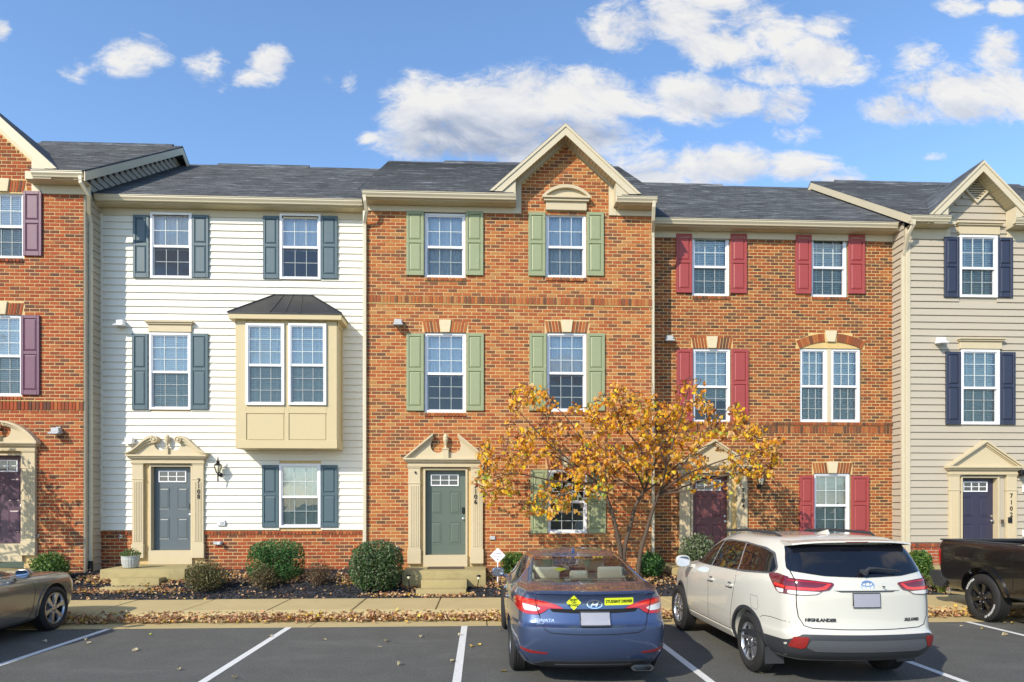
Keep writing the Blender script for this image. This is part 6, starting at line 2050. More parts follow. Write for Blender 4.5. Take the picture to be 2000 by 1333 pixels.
# window sign, fin, exhaust, interior
MB().add([(-.36, -1.30, 1.262), (-.27, -1.28, 1.285), (-.18, -1.28, 1.262), (-.27, -1.30, 1.235)], [(0, 1, 2, 3)]).build('window_sign', 'sticker_yellow', S)
fin = MB(); fin.add([(-.022, -.62, 1.44), (.022, -.62, 1.44), (.03, -.40, 1.455), (-.03, -.40, 1.455), (-.006, -.60, 1.50), (.006, -.60, 1.50), (.004, -.47, 1.478), (-.004, -.47, 1.478)], [(0, 1, 5, 4), (1, 2, 6, 5), (2, 3, 7, 6), (3, 0, 4, 7), (4, 5, 6, 7)]); fin.build('antenna_fin', 'paint_blue', S, bevel=.006, smooth=40)
mb = MB(); pr = rounded([(.44, .275), (.64, .275), (.68, .245), (.64, .205), (.44, .205), (.40, .245)], .02)
ip = big(pr, .82); n = len(pr)
mb.add([(x, -2.36, z) for x, z in pr] + [(x, -2.1, z) for x, z in pr] + [(x, -2.36, z) for x, z in ip] + [(x, -2.20, z) for x, z in ip],
       [(i, (i + 1) % n, (i + 1) % n + n, i + n) for i in range(n)] + [(i, i + 2 * n, (i + 1) % n + 2 * n, (i + 1) % n) for i in range(n)] + [(i + 2 * n, i + 3 * n, (i + 1) % n + 3 * n, (i + 1) % n + 2 * n) for i in range(n)] + [[i + 3 * n for i in range(n)]])
mat('exhaust', (.22, .22, .23), .3, metal=1.0)
mb.build('exhaust_tip', 'exhaust', S, fix=True, smooth=40)
MB().box(-.66, .66, -1.74, -1.18, 1.04, 1.07).build('parcel_shelf', 'plastic_dark', S)
for (cx_, w_) in ((-.42, .34), (0, .24), (.42, .34)):
    MB().box(cx_ - w_ * .5, cx_ + w_ * .5, -1.16, -1.06, 1.11, 1.275 if w_ > .3 else 1.225).build('headrest', 'seat', S, bevel=.035, smooth=60)
MB().box(-.66, .66, -1.16, -.98, .6, 1.10).build('rear_seat', 'seat', S, bevel=.04, smooth=60)
for cx_ in (-.38, .38):
    MB().box(cx_ - .25, cx_ + .25, -.22, -.08, .6, 1.10).build('front_seat', 'seat', S, bevel=.05, smooth=60); MB().box(cx_ - .14, cx_ + .14, -.20, -.10, 1.12, 1.29).build('headrest', 'seat', S, bevel=.04, smooth=60)
for sg in (-1, 1):
    mirror(S, sg * .90, .86, 1.02, sg, 'paint_blue')
    for yy in (RA, FA): wheel(S, sg * .925, yy, .335, .215, .225, sg, 'sedan')

# ================================================================== white SUV
V = vehicle('suv', 'white three-row SUV parked nose-in to the right of the blue sedan', 'car', (4.26, 9.60, 0), rad(1.3))
rows = [(.28, -2.05, 2.15, .70, .82, .66, .10, .3, .2, .3, 0), (.32, -2.28, 2.30, .80, .89, .74, .13, .36, .22, .32, 0), (.42, -2.41, 2.40, .865, .935, .79, .15, .40, .22, .34, 0), (.55, -2.445, 2.44, .885, .958, .81, .15, .40, .22, .34, 0),
        (.635, -2.44, 2.44, .885, .96, .81, .15, .40, .22, .34, 0), (.672, -2.395, 2.44, .88, .962, .80, .15, .40, .22, .34, 0), (.78, -2.378, 2.43, .88, .962, .80, .15, .38, .20, .34, 0), (.95, -2.368, 2.40, .88, .962, .79, .15, .38, .20, .34, 0),
        (1.06, -2.362, 2.25, .875, .957, .77, .15, .35, .20, .33, 0), (1.14, -2.355, 1.75, .868, .945, .75, .15, .3, .20, .3, 0), (1.20, -2.345, 1.38, .858, .93, .74, .15, .28, .19, .28, 0), (1.255, -2.322, 1.22, .842, .905, .72, .15, .25, .18, .26, 0),
        (1.31, -2.292, 1.12, .822, .873, .70, .15, .22, .17, .25, 0), (1.45, -2.205, .88, .787, .825, .66, .14, .2, .16, .22, 0), (1.58, -2.10, .58, .748, .775, .60, .13, .18, .15, .2, .006), (1.66, -2.0, .32, .70, .725, .55, .12, .15, .15, .18, .012),
        (1.698, -1.85, .12, .63, .655, .48, .10, .12, .14, .15, .020), (1.708, -1.65, -.05, .52, .55, .40, .08, .1, .12, .12, .026)]
outer = body_mesh(rows, {4: .5, 5: .3})
bv = bvh_of(outer)
RA, FA = -1.345, 1.445
cutters = []
for yy in (RA, FA):
    for x0, x1 in ((-1.2, -.58), (.58, 1.2)): cutters.append(mesh_of(cyl_x(x0, x1, yy, .37, .425), 'gap_black'))
set_body(cut(outer, cutters), V, ('paint_white', 'gap_black', 'gap_black'))
conform('rear_window', rounded([(-.715, 1.625), (.715, 1.625), (.77, 1.46), (.795, 1.335), (.45, 1.285), (0, 1.27), (-.45, 1.285), (-.795, 1.335), (-.77, 1.46)], .04), 'rear', bv, 'tint_glass', V, .009, .016, .022)
for sd in ('left', 'right'):
    full = [(1.06, 1.185), (.62, 1.42), (.30, 1.555), (-.25, 1.605), (-.95, 1.605), (-1.55, 1.575), (-1.78, 1.52), (-1.93, 1.34), (-1.86, 1.275), (-1.2, 1.235)]
    conform('window_surround', rounded(full, .04), sd, bv, 'plastic_grey', V, .003, .008, .04)
    conform('side_window', rounded([(1.00, 1.20), (.60, 1.41), (.28, 1.54), (.02, 1.565), (.02, 1.215)], .03), sd, bv, 'tint_glass', V, .006, .008, .04)
    conform('side_window', rounded([(-.03, 1.218), (-.03, 1.57), (-.50, 1.588), (-.92, 1.588), (-.98, 1.248)], .03), sd, bv, 'tint_glass', V, .006, .008, .04)
    conform('side_window', rounded([(-1.03, 1.252), (-.975, 1.585), (-1.53, 1.558), (-1.75, 1.505), (-1.89, 1.345), (-1.84, 1.292)], .03), sd, bv, 'tint_glass', V, .006, .008, .04)
    conform('pillar_trim', stroke([(-.005, 1.212), (-.005, 1.58)], .014), sd, bv, 'chrome', V, .009, .006, .05)
    conform('pillar_trim', stroke([(-1.005, 1.245), (-.948, 1.59)], .014), sd, bv, 'chrome', V, .009, .006, .05)
    for P in ([(1.05, 1.16), (1.0, .9), (1.02, .5), (.9, .43)], [(.0, 1.20), (-.02, .8), (.0, .45)], [(-1.0, 1.235), (-1.02, 1.1), (-.93, .85), (-.86, .62), (-.84, .45)], [(.9, .44), (0, .44), (-.84, .44)]):
        conform('shut_line_shade', stroke(P, .007), sd, bv, 'gap_black', V, .0015, .003, .05)
    conform('shut_line_shade', stroke([(-1.68, .735), (-1.74, .765), (-1.9, .775), (-2.25, .76)], .006), sd, bv, 'gap_black', V, .0012, .003, .05)
    conform('fuel_door' if sd == 'left' else 'shut_line_shade', stroke([(-1.45, .98), (-1.62, .975), (-1.64, .85), (-1.60, .81), (-1.48, .82), (-1.452, .965)], .005), sd, bv, 'plastic_grey', V, .0012, .003, .05)
    for yy in (-.12, -1.12 + .28):
        h_ = conform('door_handle', rounded([(yy - .115, 1.01), (yy + .115, 1.01), (yy + .115, 1.045), (yy - .115, 1.045)], .017), sd, bv, 'paint_white', V, .032, .034, .03)
        conform('handle_cup', rounded([(yy - .07, .985), (yy + .07, .985), (yy + .07, 1.065), (yy - .07, 1.065)], .035), sd, bv, 'plastic_grey', h_, .002, .003, .03)
    conform('sill_trim', rounded([(.95, .42), (-.86, .42), (-.86, .335), (.95, .335)], .02), sd, bv, 'paint_white', V, .014, .02, .05)
    for yy in (RA, FA):                               # wheel-arch cladding
        P = [(yy + .46 * math.cos(rad(a)), .37 + .46 * math.sin(rad(a))) for a in range(-14, 195, 8)]
        Q = [(yy + .418 * math.cos(rad(a)), .37 + .418 * math.sin(rad(a))) for a in range(194, -15, -8)]
        conform('arch_cladding', P + Q, sd, bv, 'plastic_dark', V, .012, .03, .05)
    conform('lower_cladding', rounded([(-1.80, .505), (-2.0, .505), (-2.14, .55), (-2.16, .39), (-1.86, .345)], .02), sd, bv, 'plastic_dark', V, .010, .02, .04)
    mb = MB(); sg = -1 if sd == 'left' else 1
    mb.tube([(sg * .60, -1.55, 1.70), (sg * .625, -1.40, 1.735), (sg * .625, -.6, 1.748), (sg * .60, .15, 1.715), (sg * .59, .28, 1.675)], [.012, .018, .018, .018, .012], 8); mb.build('roof_rail', 'plastic_dark', V, smooth=50)
conform('moon_roof', rounded([(-.40, -.55), (.40, -.55), (.40, .0), (-.40, .0)], .05), 'top', bv, 'tint_glass', V, .004, .008, .05)
conform('bumper_cladding', rounded([(-.955, .55), (-.86, .565), (-.74, .645), (.74, .645), (.86, .565), (.955, .55), (.95, .40), (.80, .345), (-.80, .345), (-.95, .40)], .02), 'rear', bv, 'plastic_dark', V, .010, .02, .04)
conform('bumper_skid', rounded([(-.66, .585), (.66, .585), (.70, .50), (.60, .455), (-.60, .455), (-.70, .50)], .02), 'rear', bv, 'plastic_grey', V, .016, .02, .04)
TL = [(-.862, 1.262), (-.62, 1.242), (-.385, 1.215), (-.37, 1.20), (-.425, 1.135), (-.50, 1.122), (-.56, 1.083), (-.70, 1.072), (-.86, 1.078)]
for sg in (0, 1):
    f = MX if sg else (lambda q: q); sd = 'right' if sg else 'left'
    tl_ = conform('tail_light', rounded(f(TL), .012, 2), 'rear', bv, 'lens_dark_red', V, .014, .03, .03)
    conform('light_side', rounded([(-2.13, 1.27), (-1.96, 1.295), (-1.84, 1.29), (-1.81, 1.265), (-1.89, 1.20), (-2.0, 1.10), (-2.06, 1.08), (-2.13, 1.08)], .015, 2), sd, bv, 'lens_dark_red', tl_, .012, .03, .03)
    conform('light_strip', rounded(f([(-.84, 1.165), (-.58, 1.155), (-.50, 1.165), (-.43, 1.205), (-.40, 1.20), (-.47, 1.140), (-.58, 1.128), (-.84, 1.132)]), .008, 2), 'rear', bv, 'lens_bright_red', tl_, .0165, .005, .025)
    conform('light_strip', stroke(f([(-.84, 1.235), (-.60, 1.222), (-.43, 1.205)]), .010), 'rear', bv, 'lens_red', tl_, .0165, .005, .025)
    conform('light_strip', rounded([(-2.12, 1.17), (-1.96, 1.19), (-1.95, 1.16), (-2.12, 1.14)], .008, 2), sd, bv, 'lens_bright_red', tl_, .0145, .005, .03)
    conform('reverse_lens', rounded(f([(-.83, 1.124), (-.57, 1.115), (-.52, 1.110), (-.57, 1.086), (-.70, 1.078), (-.83, 1.084)]), .01, 2), 'rear', bv, 'lens_clear', tl_, .0165, .005, .025)
    conform('reverse_lens', rounded([(-2.12, 1.13), (-1.99, 1.135), (-2.04, 1.09), (-2.12, 1.086)], .01, 2), sd, bv, 'lens_clear', tl_, .0145, .005, .03)
    conform('lens_gap', stroke(f([(-.762, 1.258), (-.762, 1.07)]), .008), 'rear', bv, 'gap_black', tl_, .018, .004, .03)
    conform('reflector', rounded(f([(-.815, .615), (-.68, .620), (-.705, .505), (-.735, .485), (-.845, .495), (-.84, .53)]), .02, 2), 'rear', bv, 'reflector_red', V, .020, .02, .03)
conform('shut_line_shade', stroke([(-.772, 1.335), (-.765, 1.27), (-.765, .95), (-.752, .83), (-.70, .735), (-.62, .71), (-.3, .70), (0, .698), (.3, .70), (.62, .71), (.70, .735), (.752, .83), (.765, .95), (.765, 1.27), (.772, 1.335)], .009), 'rear', bv, 'gap_black', V, .0018, .004, .03)
conform('handle_ledge_shade', rounded([(-.37, 1.13), (.37, 1.13), (.30, 1.108), (-.30, 1.108)], .008, 2), 'rear', bv, 'plastic_grey', V, .002, .004, .03)  # dark strip painting the shade beneath the handle ledge
conform('tailgate_garnish', rounded([(-.375, 1.15), (.375, 1.15), (.375, 1.13), (-.375, 1.13)], .006, 2), 'rear', bv, 'paint_white', V, .014, .02, .03)
pl = conform('number_plate', [(-.175, .945), (.135, .945), (.135, 1.10), (-.175, 1.10)], 'rear', bv, 'plate', V, .016, .02, .05, None)
conform('plate_frame', stroke([(-.176, .944), (.136, .944), (.136, 1.101), (-.176, 1.101), (-.176, .96)], .010), 'rear', bv, 'plate_frame', pl, .019, .01, .05, None)
lg = conform('badge', stroke([(.075 * math.cos(a * .2705), 1.185 + .050 * math.sin(a * .2705)) for a in range(24)], .012), 'rear', bv, 'chrome', V, .010, .012, .02)
conform('badge_ring', stroke([(.028 * math.cos(a * .325 + .1), 1.185 + .046 * math.sin(a * .325 + .1)) for a in range(20)], .010), 'rear', bv, 'chrome', lg, .011, .012, .02)
conform('badge_ring', stroke([(.062 * math.cos(a * .325 + .1), 1.203 + .022 * math.sin(a * .325 + .1)) for a in range(20)], .010), 'rear', bv, 'chrome', lg, .0118, .012, .02)
MB().lathe([(.009, -2.40), (.009, -2.365)], (.17, 0, 1.175), 10, 'y').build('rear_camera', 'black_gloss', V)
wr_ = on_rear(bv, .006)
letters('badge_lettering', 'HIGHLANDER', .050, None, 'plastic_dark', V, .003, .0022, .15, 1.05, warp=wr_(-.53, .80))
letters('badge_lettering', 'XLE AWD', .045, None, 'plastic_dark', V, .003, .0018, .15, .95, warp=wr_(.53, .80))
# spoiler over the rear glass
mb = MB(); vs = []
nx_ = 13
for i in range(nx_):
    x = -.72 + 1.44 * i / (nx_ - 1); b = .10 * (abs(x) / .72) ** 2.2; dz = -.035 * (abs(x) / .72) ** 3
    vs += [(x, -1.78 + b * .3, 1.708 + dz - .012), (x, -2.14 + b, 1.676 + dz), (x, -2.15 + b, 1.658 + dz), (x, -1.98 + b, 1.640 + dz)]
fs = [(4 * i + k, 4 * i + 4 + k, 4 * i + 4 + (k + 1) % 4, 4 * i + (k + 1) % 4) for i in range(nx_ - 1) for k in range(4)] + [(0, 1, 2, 3), tuple(4 * (nx_ - 1) + k for k in (3, 2, 1, 0))]
mb.add(vs, fs); sp_ = mb.build('roof_spoiler', 'paint_white', V, fix=True, smooth=35)
MB().box(-.13, .13, -2.155, -2.12, 1.654, 1.664).build('brake_light', 'lens_dark_red', sp_)
fin = MB(); fin.add([(-.025, -1.55, 1.715), (.025, -1.55, 1.715), (.03, -1.30, 1.73), (-.03, -1.30, 1.73), (-.006, -1.53, 1.785), (.006, -1.53, 1.785), (.004, -1.40, 1.76), (-.004, -1.40, 1.76)], [(0, 1, 5, 4), (1, 2, 6, 5), (2, 3, 7, 6), (3, 0, 4, 7), (4, 5, 6, 7)]); fin.build('antenna_fin', 'paint_white', V, bevel=.006, smooth=40)
mb = MB(); mb.lathe([(.035, -2.36), (.03, -2.29)], (-.03, 0, 1.335), 12, 'y'); mb.tube([(-.03, -2.345, 1.335), (.02, -2.345, 1.375), (.12, -2.33, 1.375), (.40, -2.31, 1.345)], [.022, .02, .013, .006], 8); mb.tube([(.05, -2.325, 1.358), (.42, -2.30, 1.335)], .008, 6); mb.build('rear_wiper', 'plastic_dark', V, smooth=40)
mb = MB(); mb.box(-.62, .62, -1.85, 2.0, .25, .34); mb.build('underbody', 'gap_black', V)
for sg in (-1, 1):
    mirror(V, sg * .93, .88, 1.20, sg, 'paint_white', .23, .19)
    for yy in (RA, FA): wheel(V, sg * .945, yy, .375, .235, .245, sg, 'suv')
    mb = MB(); mb.box(sg * .70, sg * .93, RA - .47, RA - .455, .20, .40); mb.build('mud_flap', 'plastic_dark', V)

# ================================================================== taupe coupe at the left edge
K = vehicle('coupe', 'taupe grey two-door coupe at the left edge with silver wheels', 'car', (-8.06, 9.96, 0), 0)
rows = [(.20, -2.2, 2.25, .70, .84, .70, .08, .2, .2, .3, 0), (.25, -2.42, 2.42, .82, .91, .80, .12, .25, .22, .3, 0), (.40, -2.49, 2.49, .88, .945, .85, .13, .28, .22, .3, 0), (.60, -2.51, 2.51, .90, .955, .87, .13, .28, .22, .3, 0), (.74, -2.50, 2.49, .90, .96, .87, .13, .28, .22, .28, 0),
        (.84, -2.48, 2.44, .89, .955, .86, .13, .28, .20, .26, 0), (.90, -2.45, 2.36, .87, .94, .84, .13, .26, .2, .25, 0), (.935, -2.35, 2.15, .84, .90, .80, .12, .22, .2, .24, .006), (.965, -2.15, 1.55, .80, .86, .74, .12, .2, .2, .22, .012), (1.0, -1.85, 1.02, .77, .83, .70, .12, .2, .18, .2, .012),
        (1.12, -1.35, .70, .71, .76, .64, .12, .2, .18, .2, .012), (1.28, -.85, .25, .62, .67, .56, .1, .16, .16, .18, .016), (1.38, -.45, -.05, .54, .60, .50, .1, .12, .16, .16, .022), (1.405, -.3, -.15, .46, .52, .42, .08, .1, .14, .14, .028)]
outer = body_mesh(rows, {4: .4, 6: .3})
bv = bvh_of(outer)
RA, FA = -1.41, 1.54
cutters = []
for yy in (RA, FA):
    for x0, x1 in ((-1.2, -.58), (.58, 1.2)): cutters.append(mesh_of(cyl_x(x0, x1, yy, .365, .425), 'gap_black'))
set_body(cut(outer, cutters), K, ('paint_taupe', 'gap_black', 'gap_black'))
conform('windshield', rounded([(-.66, 1.03), (.66, 1.03), (.50, 1.33), (-.50, 1.33)], .05), 'front', bv, 'tint_glass', K, .004, .008, .05)
conform('rear_window', rounded([(-.64, 1.05), (.64, 1.05), (.48, 1.32), (-.48, 1.32)], .05), 'rear', bv, 'tint_glass', K, .004, .008, .05)
for sd in ('left', 'right'):
    conform('side_window', rounded([(.80, 1.0), (.22, 1.28), (-.10, 1.335), (-.62, 1.30), (-.98, 1.12), (-.9, 1.01)], .04), sd, bv, 'tint_glass', K, .004, .008, .05)
    conform('window_trim', stroke([(.82, .985), (-.9, .995)], .016), sd, bv, 'chrome', K, .006, .008, .05)
    for P in ([(.93, .96), (1.02, .75), (.98, .45), (.9, .27)], [(-.55, .98), (-.60, .6), (-.5, .27)], [(1.0, .27), (-.9, .27)]):
        conform('shut_line_shade', stroke(P, .008), sd, bv, 'gap_black', K, .0015, .003, .05)
    conform('body_crease', stroke([(2.1, .775), (1.0, .80), (0, .79), (-1.2, .80)], .010), sd, bv, 'paint_taupe', K, .006, .01, .06)
    for yy in (RA, FA):
        P = [(yy + .46 * math.cos(rad(a)), .365 + .46 * math.sin(rad(a))) for a in range(-8, 189, 7)]
        Q = [(yy + .418 * math.cos(rad(a)), .365 + .418 * math.sin(rad(a))) for a in range(188, -9, -7)]
        conform('arch_lip', P + Q, sd, bv, 'paint_taupe', K, .014, .04, .05)
    conform('door_handle', rounded([(-.45, .86), (-.24, .86), (-.24, .895), (-.45, .895)], .015), sd, bv, 'paint_taupe', K, .022, .022, .04)
conform('hood_line_shade', stroke([(-.64, 1.0), (-.72, 1.6), (-.72, 2.1), (-.5, 2.3)], .008), 'top', bv, 'gap_black', K, .0015, .003, .05)  # bonnet gap shade painted as a dark strip on the surface
conform('hood_line_shade', stroke([(.64, 1.0), (.72, 1.6), (.72, 2.1), (.5, 2.3)], .008), 'top', bv, 'gap_black', K, .0015, .003, .05)
for sx in (-1, 1):
    conform('hood_scoop', rounded([(sx * .38, 1.75), (sx * .22, 1.75), (sx * .22, 2.05), (sx * .38, 2.05)], .03), 'top', bv, 'gap_black', K, .003, .006, .05)
    conform('head_light', rounded([(sx * .80, .62), (sx * .45, .62), (sx * .45, .76), (sx * .80, .76)], .03), 'front', bv, 'lens_clear', K, .006, .012, .05)
    conform('tail_light', rounded([(sx * .80, .72), (sx * .15, .72), (sx * .15, .84), (sx * .80, .84)], .03), 'rear', bv, 'lens_red', K, .006, .012, .05)
conform('grille', rounded([(-.42, .58), (.42, .58), (.42, .74), (-.42, .74)], .03), 'front', bv, 'black_gloss', K, .004, .01, .05)
for sg in (-1, 1):
    mirror(K, sg * .90, .66, 1.03, sg, 'paint_taupe', .22, .15)
    for yy in (RA, FA): wheel(K, sg * .945, yy, .365, .245, .265, sg, 'coupe')
MB().box(-.7, .7, -2.2, 2.2, .16, .25).build('underbody', 'gap_black', K)

# ================================================================== black pickup at the right edge, tail to the kerb
T = vehicle('pickup_truck', 'black pickup truck backed to the kerb at the right edge', 'truck', (9.97, 9.75, 0), math.pi)
Lr = -3.08
rows = [(.46, Lr + .25, 2.6, .80, .90, .80, .03, .1, .06, .2, 0), (.50, Lr + .16, 2.75, .88, .95, .85, .03, .15, .07, .25, 0), (.62, Lr + .10, 2.82, .93, .975, .88, .03, .15, .08, .25, 0), (.80, Lr + .06, 2.86, .955, .99, .90, .03, .15, .09, .25, 0), (1.0, Lr + .03, 2.86, .965, 1.0, .90, .03, .15, .09, .25, 0),
        (1.16, Lr + .02, 2.82, .965, 1.0, .90, .03, .15, .09, .25, 0), (1.28, Lr + .02, 2.70, .955, .985, .89, .03, .15, .09, .25, 0), (1.37, Lr + .03, 2.60, .93, .955, .87, .03, .15, .09, .25, 0), (1.41, Lr + .06, 2.55, .90, .925, .85, .03, .15, .09, .25, 0), (1.42, Lr + .10, 2.5, .86, .89, .82, .03, .15, .09, .25, 0)]
outer = body_mesh(rows, {5: .3})
bv = bvh_of(outer)
RA, FA = Lr + 1.25, 1.72
cutters = []
for yy in (RA, FA):
    for x0, x1 in ((-1.3, -.60), (.60, 1.3)): cutters.append(mesh_of(cyl_x(x0, x1, yy, .43, .53), 'gap_black'))
cutters.append(mesh_of(MB().box(-.80, .80, Lr + .13, -1.15, .85, 1.8), 'plastic_dark'))
set_body(cut(outer, cutters), T, ('paint_black', 'gap_black', 'plastic_dark'))
cab = body_mesh([(1.38, -1.05, 1.35, .86, .93, .84, .04, .15, .12, .2, 0), (1.45, -1.03, 1.20, .84, .90, .80, .04, .15, .12, .2, 0), (1.70, -.98, .62, .76, .81, .70, .04, .15, .12, .2, 0), (1.90, -.90, .25, .68, .72, .62, .04, .15, .14, .2, .01), (1.95, -.75, .1, .58, .62, .52, .04, .1, .14, .2, .02)], {}, 2)
bc = bvh_of(cab)
cab.materials.append(MATS['paint_black']); cab.shade_smooth(); cabo = link('cab', cab, T)
for sd in ('left', 'right'):
    conform('side_window', rounded([(.85, 1.47), (.35, 1.80), (.02, 1.83), (.02, 1.46)], .04), sd, bc, 'tint_glass', cabo, .004, .008, .05)
    conform('side_window', rounded([(-.04, 1.46), (-.04, 1.83), (-.80, 1.82), (-.90, 1.46)], .04), sd, bc, 'tint_glass', cabo, .004, .008, .05)
    for yy in (RA, FA):
        P = [(yy + .60 * math.cos(rad(a)), .43 + .60 * math.sin(rad(a))) for a in range(2, 179, 6)]
        Q = [(yy + .525 * math.cos(rad(a)), .43 + .525 * math.sin(rad(a))) for a in range(178, 1, -6)]
        conform('arch_flare', P + Q, sd, bv, 'paint_black', T, .030, .06, .05)
    conform('shut_line_shade', stroke([(-1.10, 1.40), (-1.10, .8), (-1.10, .5)], .012), sd, bv, 'gap_black', T, .0015, .004, .05)
    conform('shut_line_shade', stroke([(-.02, 1.38), (-.02, .8), (-.02, .55)], .010), sd, bv, 'gap_black', T, .0015, .004, .05)
    conform('tail_light', rounded([(Lr + .04, .92), (Lr + .16, .92), (Lr + .17, 1.23), (Lr + .04, 1.25)], .03), sd, bv, 'lens_red', T, .010, .02, .04)
    conform('body_crease', stroke([(Lr + .2, .66), (RA - .62, .64)], .012), sd, bv, 'plastic_grey', T, .004, .008, .05)
conform('windshield', rounded([(-.72, 1.47), (.72, 1.47), (.58, 1.84), (-.58, 1.84)], .05), 'front', bc, 'tint_glass', cabo, .004, .008, .05)
conform('rear_window', rounded([(-.62, 1.52), (.62, 1.52), (.54, 1.82), (-.54, 1.82)], .05), 'rear', bc, 'tint_glass', cabo, .004, .008, .05)
mb = MB()
for sx in (-1, 1): mb.box(sx * .80, sx * .93, Lr + .10, -1.12, 1.40, 1.432)
mb.box(-.80, .80, Lr + .06, Lr + .14, 1.38, 1.428); mb.build('bed_rail', 'plastic_dark', T, bevel=.012)
sh_ = MB(); sh_.prism_x(rounded([(Lr - .14, .80), (Lr - .16, .70), (Lr - .10, .62), (Lr - .02, .50), (Lr + .20, .48), (Lr + .28, .60), (Lr + .10, .80)], .02), -.96, .96); sh_.build('rear_bumper', 'plastic_dark', T, fix=True, smooth=35)
conform('tailgate_line_shade', stroke([(-.80, 1.36), (-.80, .84), (.80, .84), (.80, 1.36)], .012), 'rear', bv, 'gap_black', T, .0015, .004, .05)  # tailgate gap shade painted as a dark strip, nothing recessed
mb = MB(); mb.tube([(.55, Lr + .9, .42), (.62, Lr + .3, .40), (.66, Lr + .02, .39)], .055, 14); mb.tube([(.655, Lr + .06, .39), (.665, Lr - .03, .388)], .062, 14); mb.build('exhaust_pipe', 'chrome', T, smooth=40)
mb = MB(); mb.box(-.42, .42, -2.6, 2.2, .42, .56); mb.lathe([(.09, -.8), (.09, .8)], (0, RA, .42), 12, 'x'); mb.build('chassis', 'gap_black', T)
for sg in (-1, 1):
    for yy in (RA, FA):
        w_ = wheel(T, sg * 1.0, yy, .425, .28, .27, sg, 'truck', ('black_gloss', 'black_gloss'))
        if yy == RA and sg == 1:
            ty_ = [c for c in w_.children if c.name.startswith('tyre')][0]
            for txt, a0 in (('GOODYEAR', -48), ('WRANGLER AT', 132)):
                # letters bent round the sidewall
                def wp(x, y, z, a0=a0):
                    a = rad(a0) + (x / .345); rr_ = .345 + y
                    return Vector((1.0 + .002 + z, RA + rr_ * math.sin(a) * 1.0, .425 + rr_ * math.cos(a)))
                letters('tyre_lettering', txt, .052, None, 'white_letter', ty_, .001, .001, 0, 1.0, warp=wp)
mirror(T, 1.02, 1.05, 1.55, 1, 'black_gloss', .24, .26); mirror(T, -1.02, 1.05, 1.55, -1, 'black_gloss', .24, .26)
# ------------------------------------------------------------------ multi-stemmed autumn tree
r = random.Random(77)
TB = at(1225, 1128, 14.7)
TR = thing('autumn_tree', 'multi-stemmed small tree with yellow and orange autumn leaves before the brick houses', 'tree', (TB.x, 14.7, bed_z(TB.x, 14.7)))
zb_ = bed_z(TB.x, 14.7) - .05
W3 = lambda q: at(q[0], q[1], q[2])
def curve(pts, n=5):
    P = [Vector(p) for p in pts]; P = [P[0]] + P + [P[-1]]; out_ = []
    for i in range(1, len(P) - 2):
        for k in range(n):
            t = k / n; a, b, c, e = P[i - 1], P[i], P[i + 1], P[i + 2]
            out_.append(.5 * ((2 * b) + (c - a) * t + (2 * a - 5 * b + 4 * c - e) * t * t + (3 * b - a - 3 * c + e) * t ** 3))
    return out_ + [P[-2]]
base1 = Vector((at(1214, 1100, 14.7).x, 14.7, zb_)); base3 = Vector((at(1243, 1100, 14.6).x, 14.6, zb_))
limbs = []                                           # (points, start radius, end radius)
T1 = curve([base1] + [W3(q) for q in ((1212, 1080, 14.7), (1200, 1020, 14.65), (1187, 978, 14.62), (1166, 940, 14.58))])
T2 = curve([base1 + Vector((.04, .03, 0))] + [W3(q) for q in ((1219, 1080, 14.72), (1230, 1030, 14.75), (1243, 985, 14.78), (1262, 955, 14.8))])
T3 = curve([base3] + [W3(q) for q in ((1250, 1085, 14.6), (1262, 1040, 14.6), (1277, 990, 14.58), (1290, 958, 14.55))])
for P, a, b in ((T1, .058, .036), (T2, .056, .034), (T3, .052, .034)): limbs.append((P, a, b))
trunkset = len(limbs)
main = []
for s_, pts in ((T1, ((1120, 905, 14.3), (1065, 860, 14.1), (1010, 800, 14.0))), (T1, ((1085, 940, 14.0), (1000, 925, 13.8), (940, 945, 13.8))), (T1, ((1150, 880, 14.9), (1105, 815, 15.0), (1060, 772, 15.0))), (T1, ((1110, 960, 14.2), (1070, 990, 14.0))),
                (T1, ((1080, 890, 14.9), (1000, 880, 15.1), (930, 872, 15.2))),
                (T2, ((1258, 890, 14.5), (1215, 830, 14.3), (1190, 775, 14.2))), (T2, ((1285, 880, 15.1), (1280, 810, 15.3), (1300, 765, 15.3))), (T2, ((1240, 920, 13.9), (1210, 890, 13.6), (1180, 860, 13.5))), (T2, ((1200, 930, 14.9), (1150, 890, 15.2))),
                (T3, ((1335, 930, 14.2), (1410, 900, 14.0), (1475, 882, 13.9), (1530, 868, 13.9))), (T3, ((1350, 890, 14.9), (1400, 830, 15.1), (1425, 795, 15.1))), (T3, ((1310, 880, 14.2), (1335, 800, 14.1), (1350, 735, 14.1))),
                (T3, ((1370, 940, 14.6), (1440, 925, 14.6), (1505, 905, 14.6))), (T3, ((1330, 960, 13.9), (1390, 950, 13.7), (1440, 930, 13.6))), (T3, ((1300, 915, 13.9), (1290, 870, 13.6), (1320, 840, 13.5))), (T2, ((1300, 930, 15.2), (1360, 880, 15.4), (1450, 850, 15.4)))):
    P = curve([s_[-1 - r.randrange(3)]] + [W3(q) for q in pts])
    limbs.append((P, .026, .006)); main.append(P)
nodes = [p for P in main for p in P[2:]]
poly = [(925, 905), (928, 950), (965, 978), (1000, 955), (1030, 1000), (1085, 998), (1130, 980), (1190, 960), (1240, 935), (1300, 935), (1345, 935), (1400, 925), (1450, 935), (1505, 925), (1530, 895), (1520, 862), (1575, 866), (1500, 840), (1465, 800), (1432, 780), (1392, 795), (1352, 735), (1300, 752), (1262, 770), (1205, 745), (1150, 778), (1105, 795), (1060, 750), (1000, 755), (995, 825), (945, 850)]
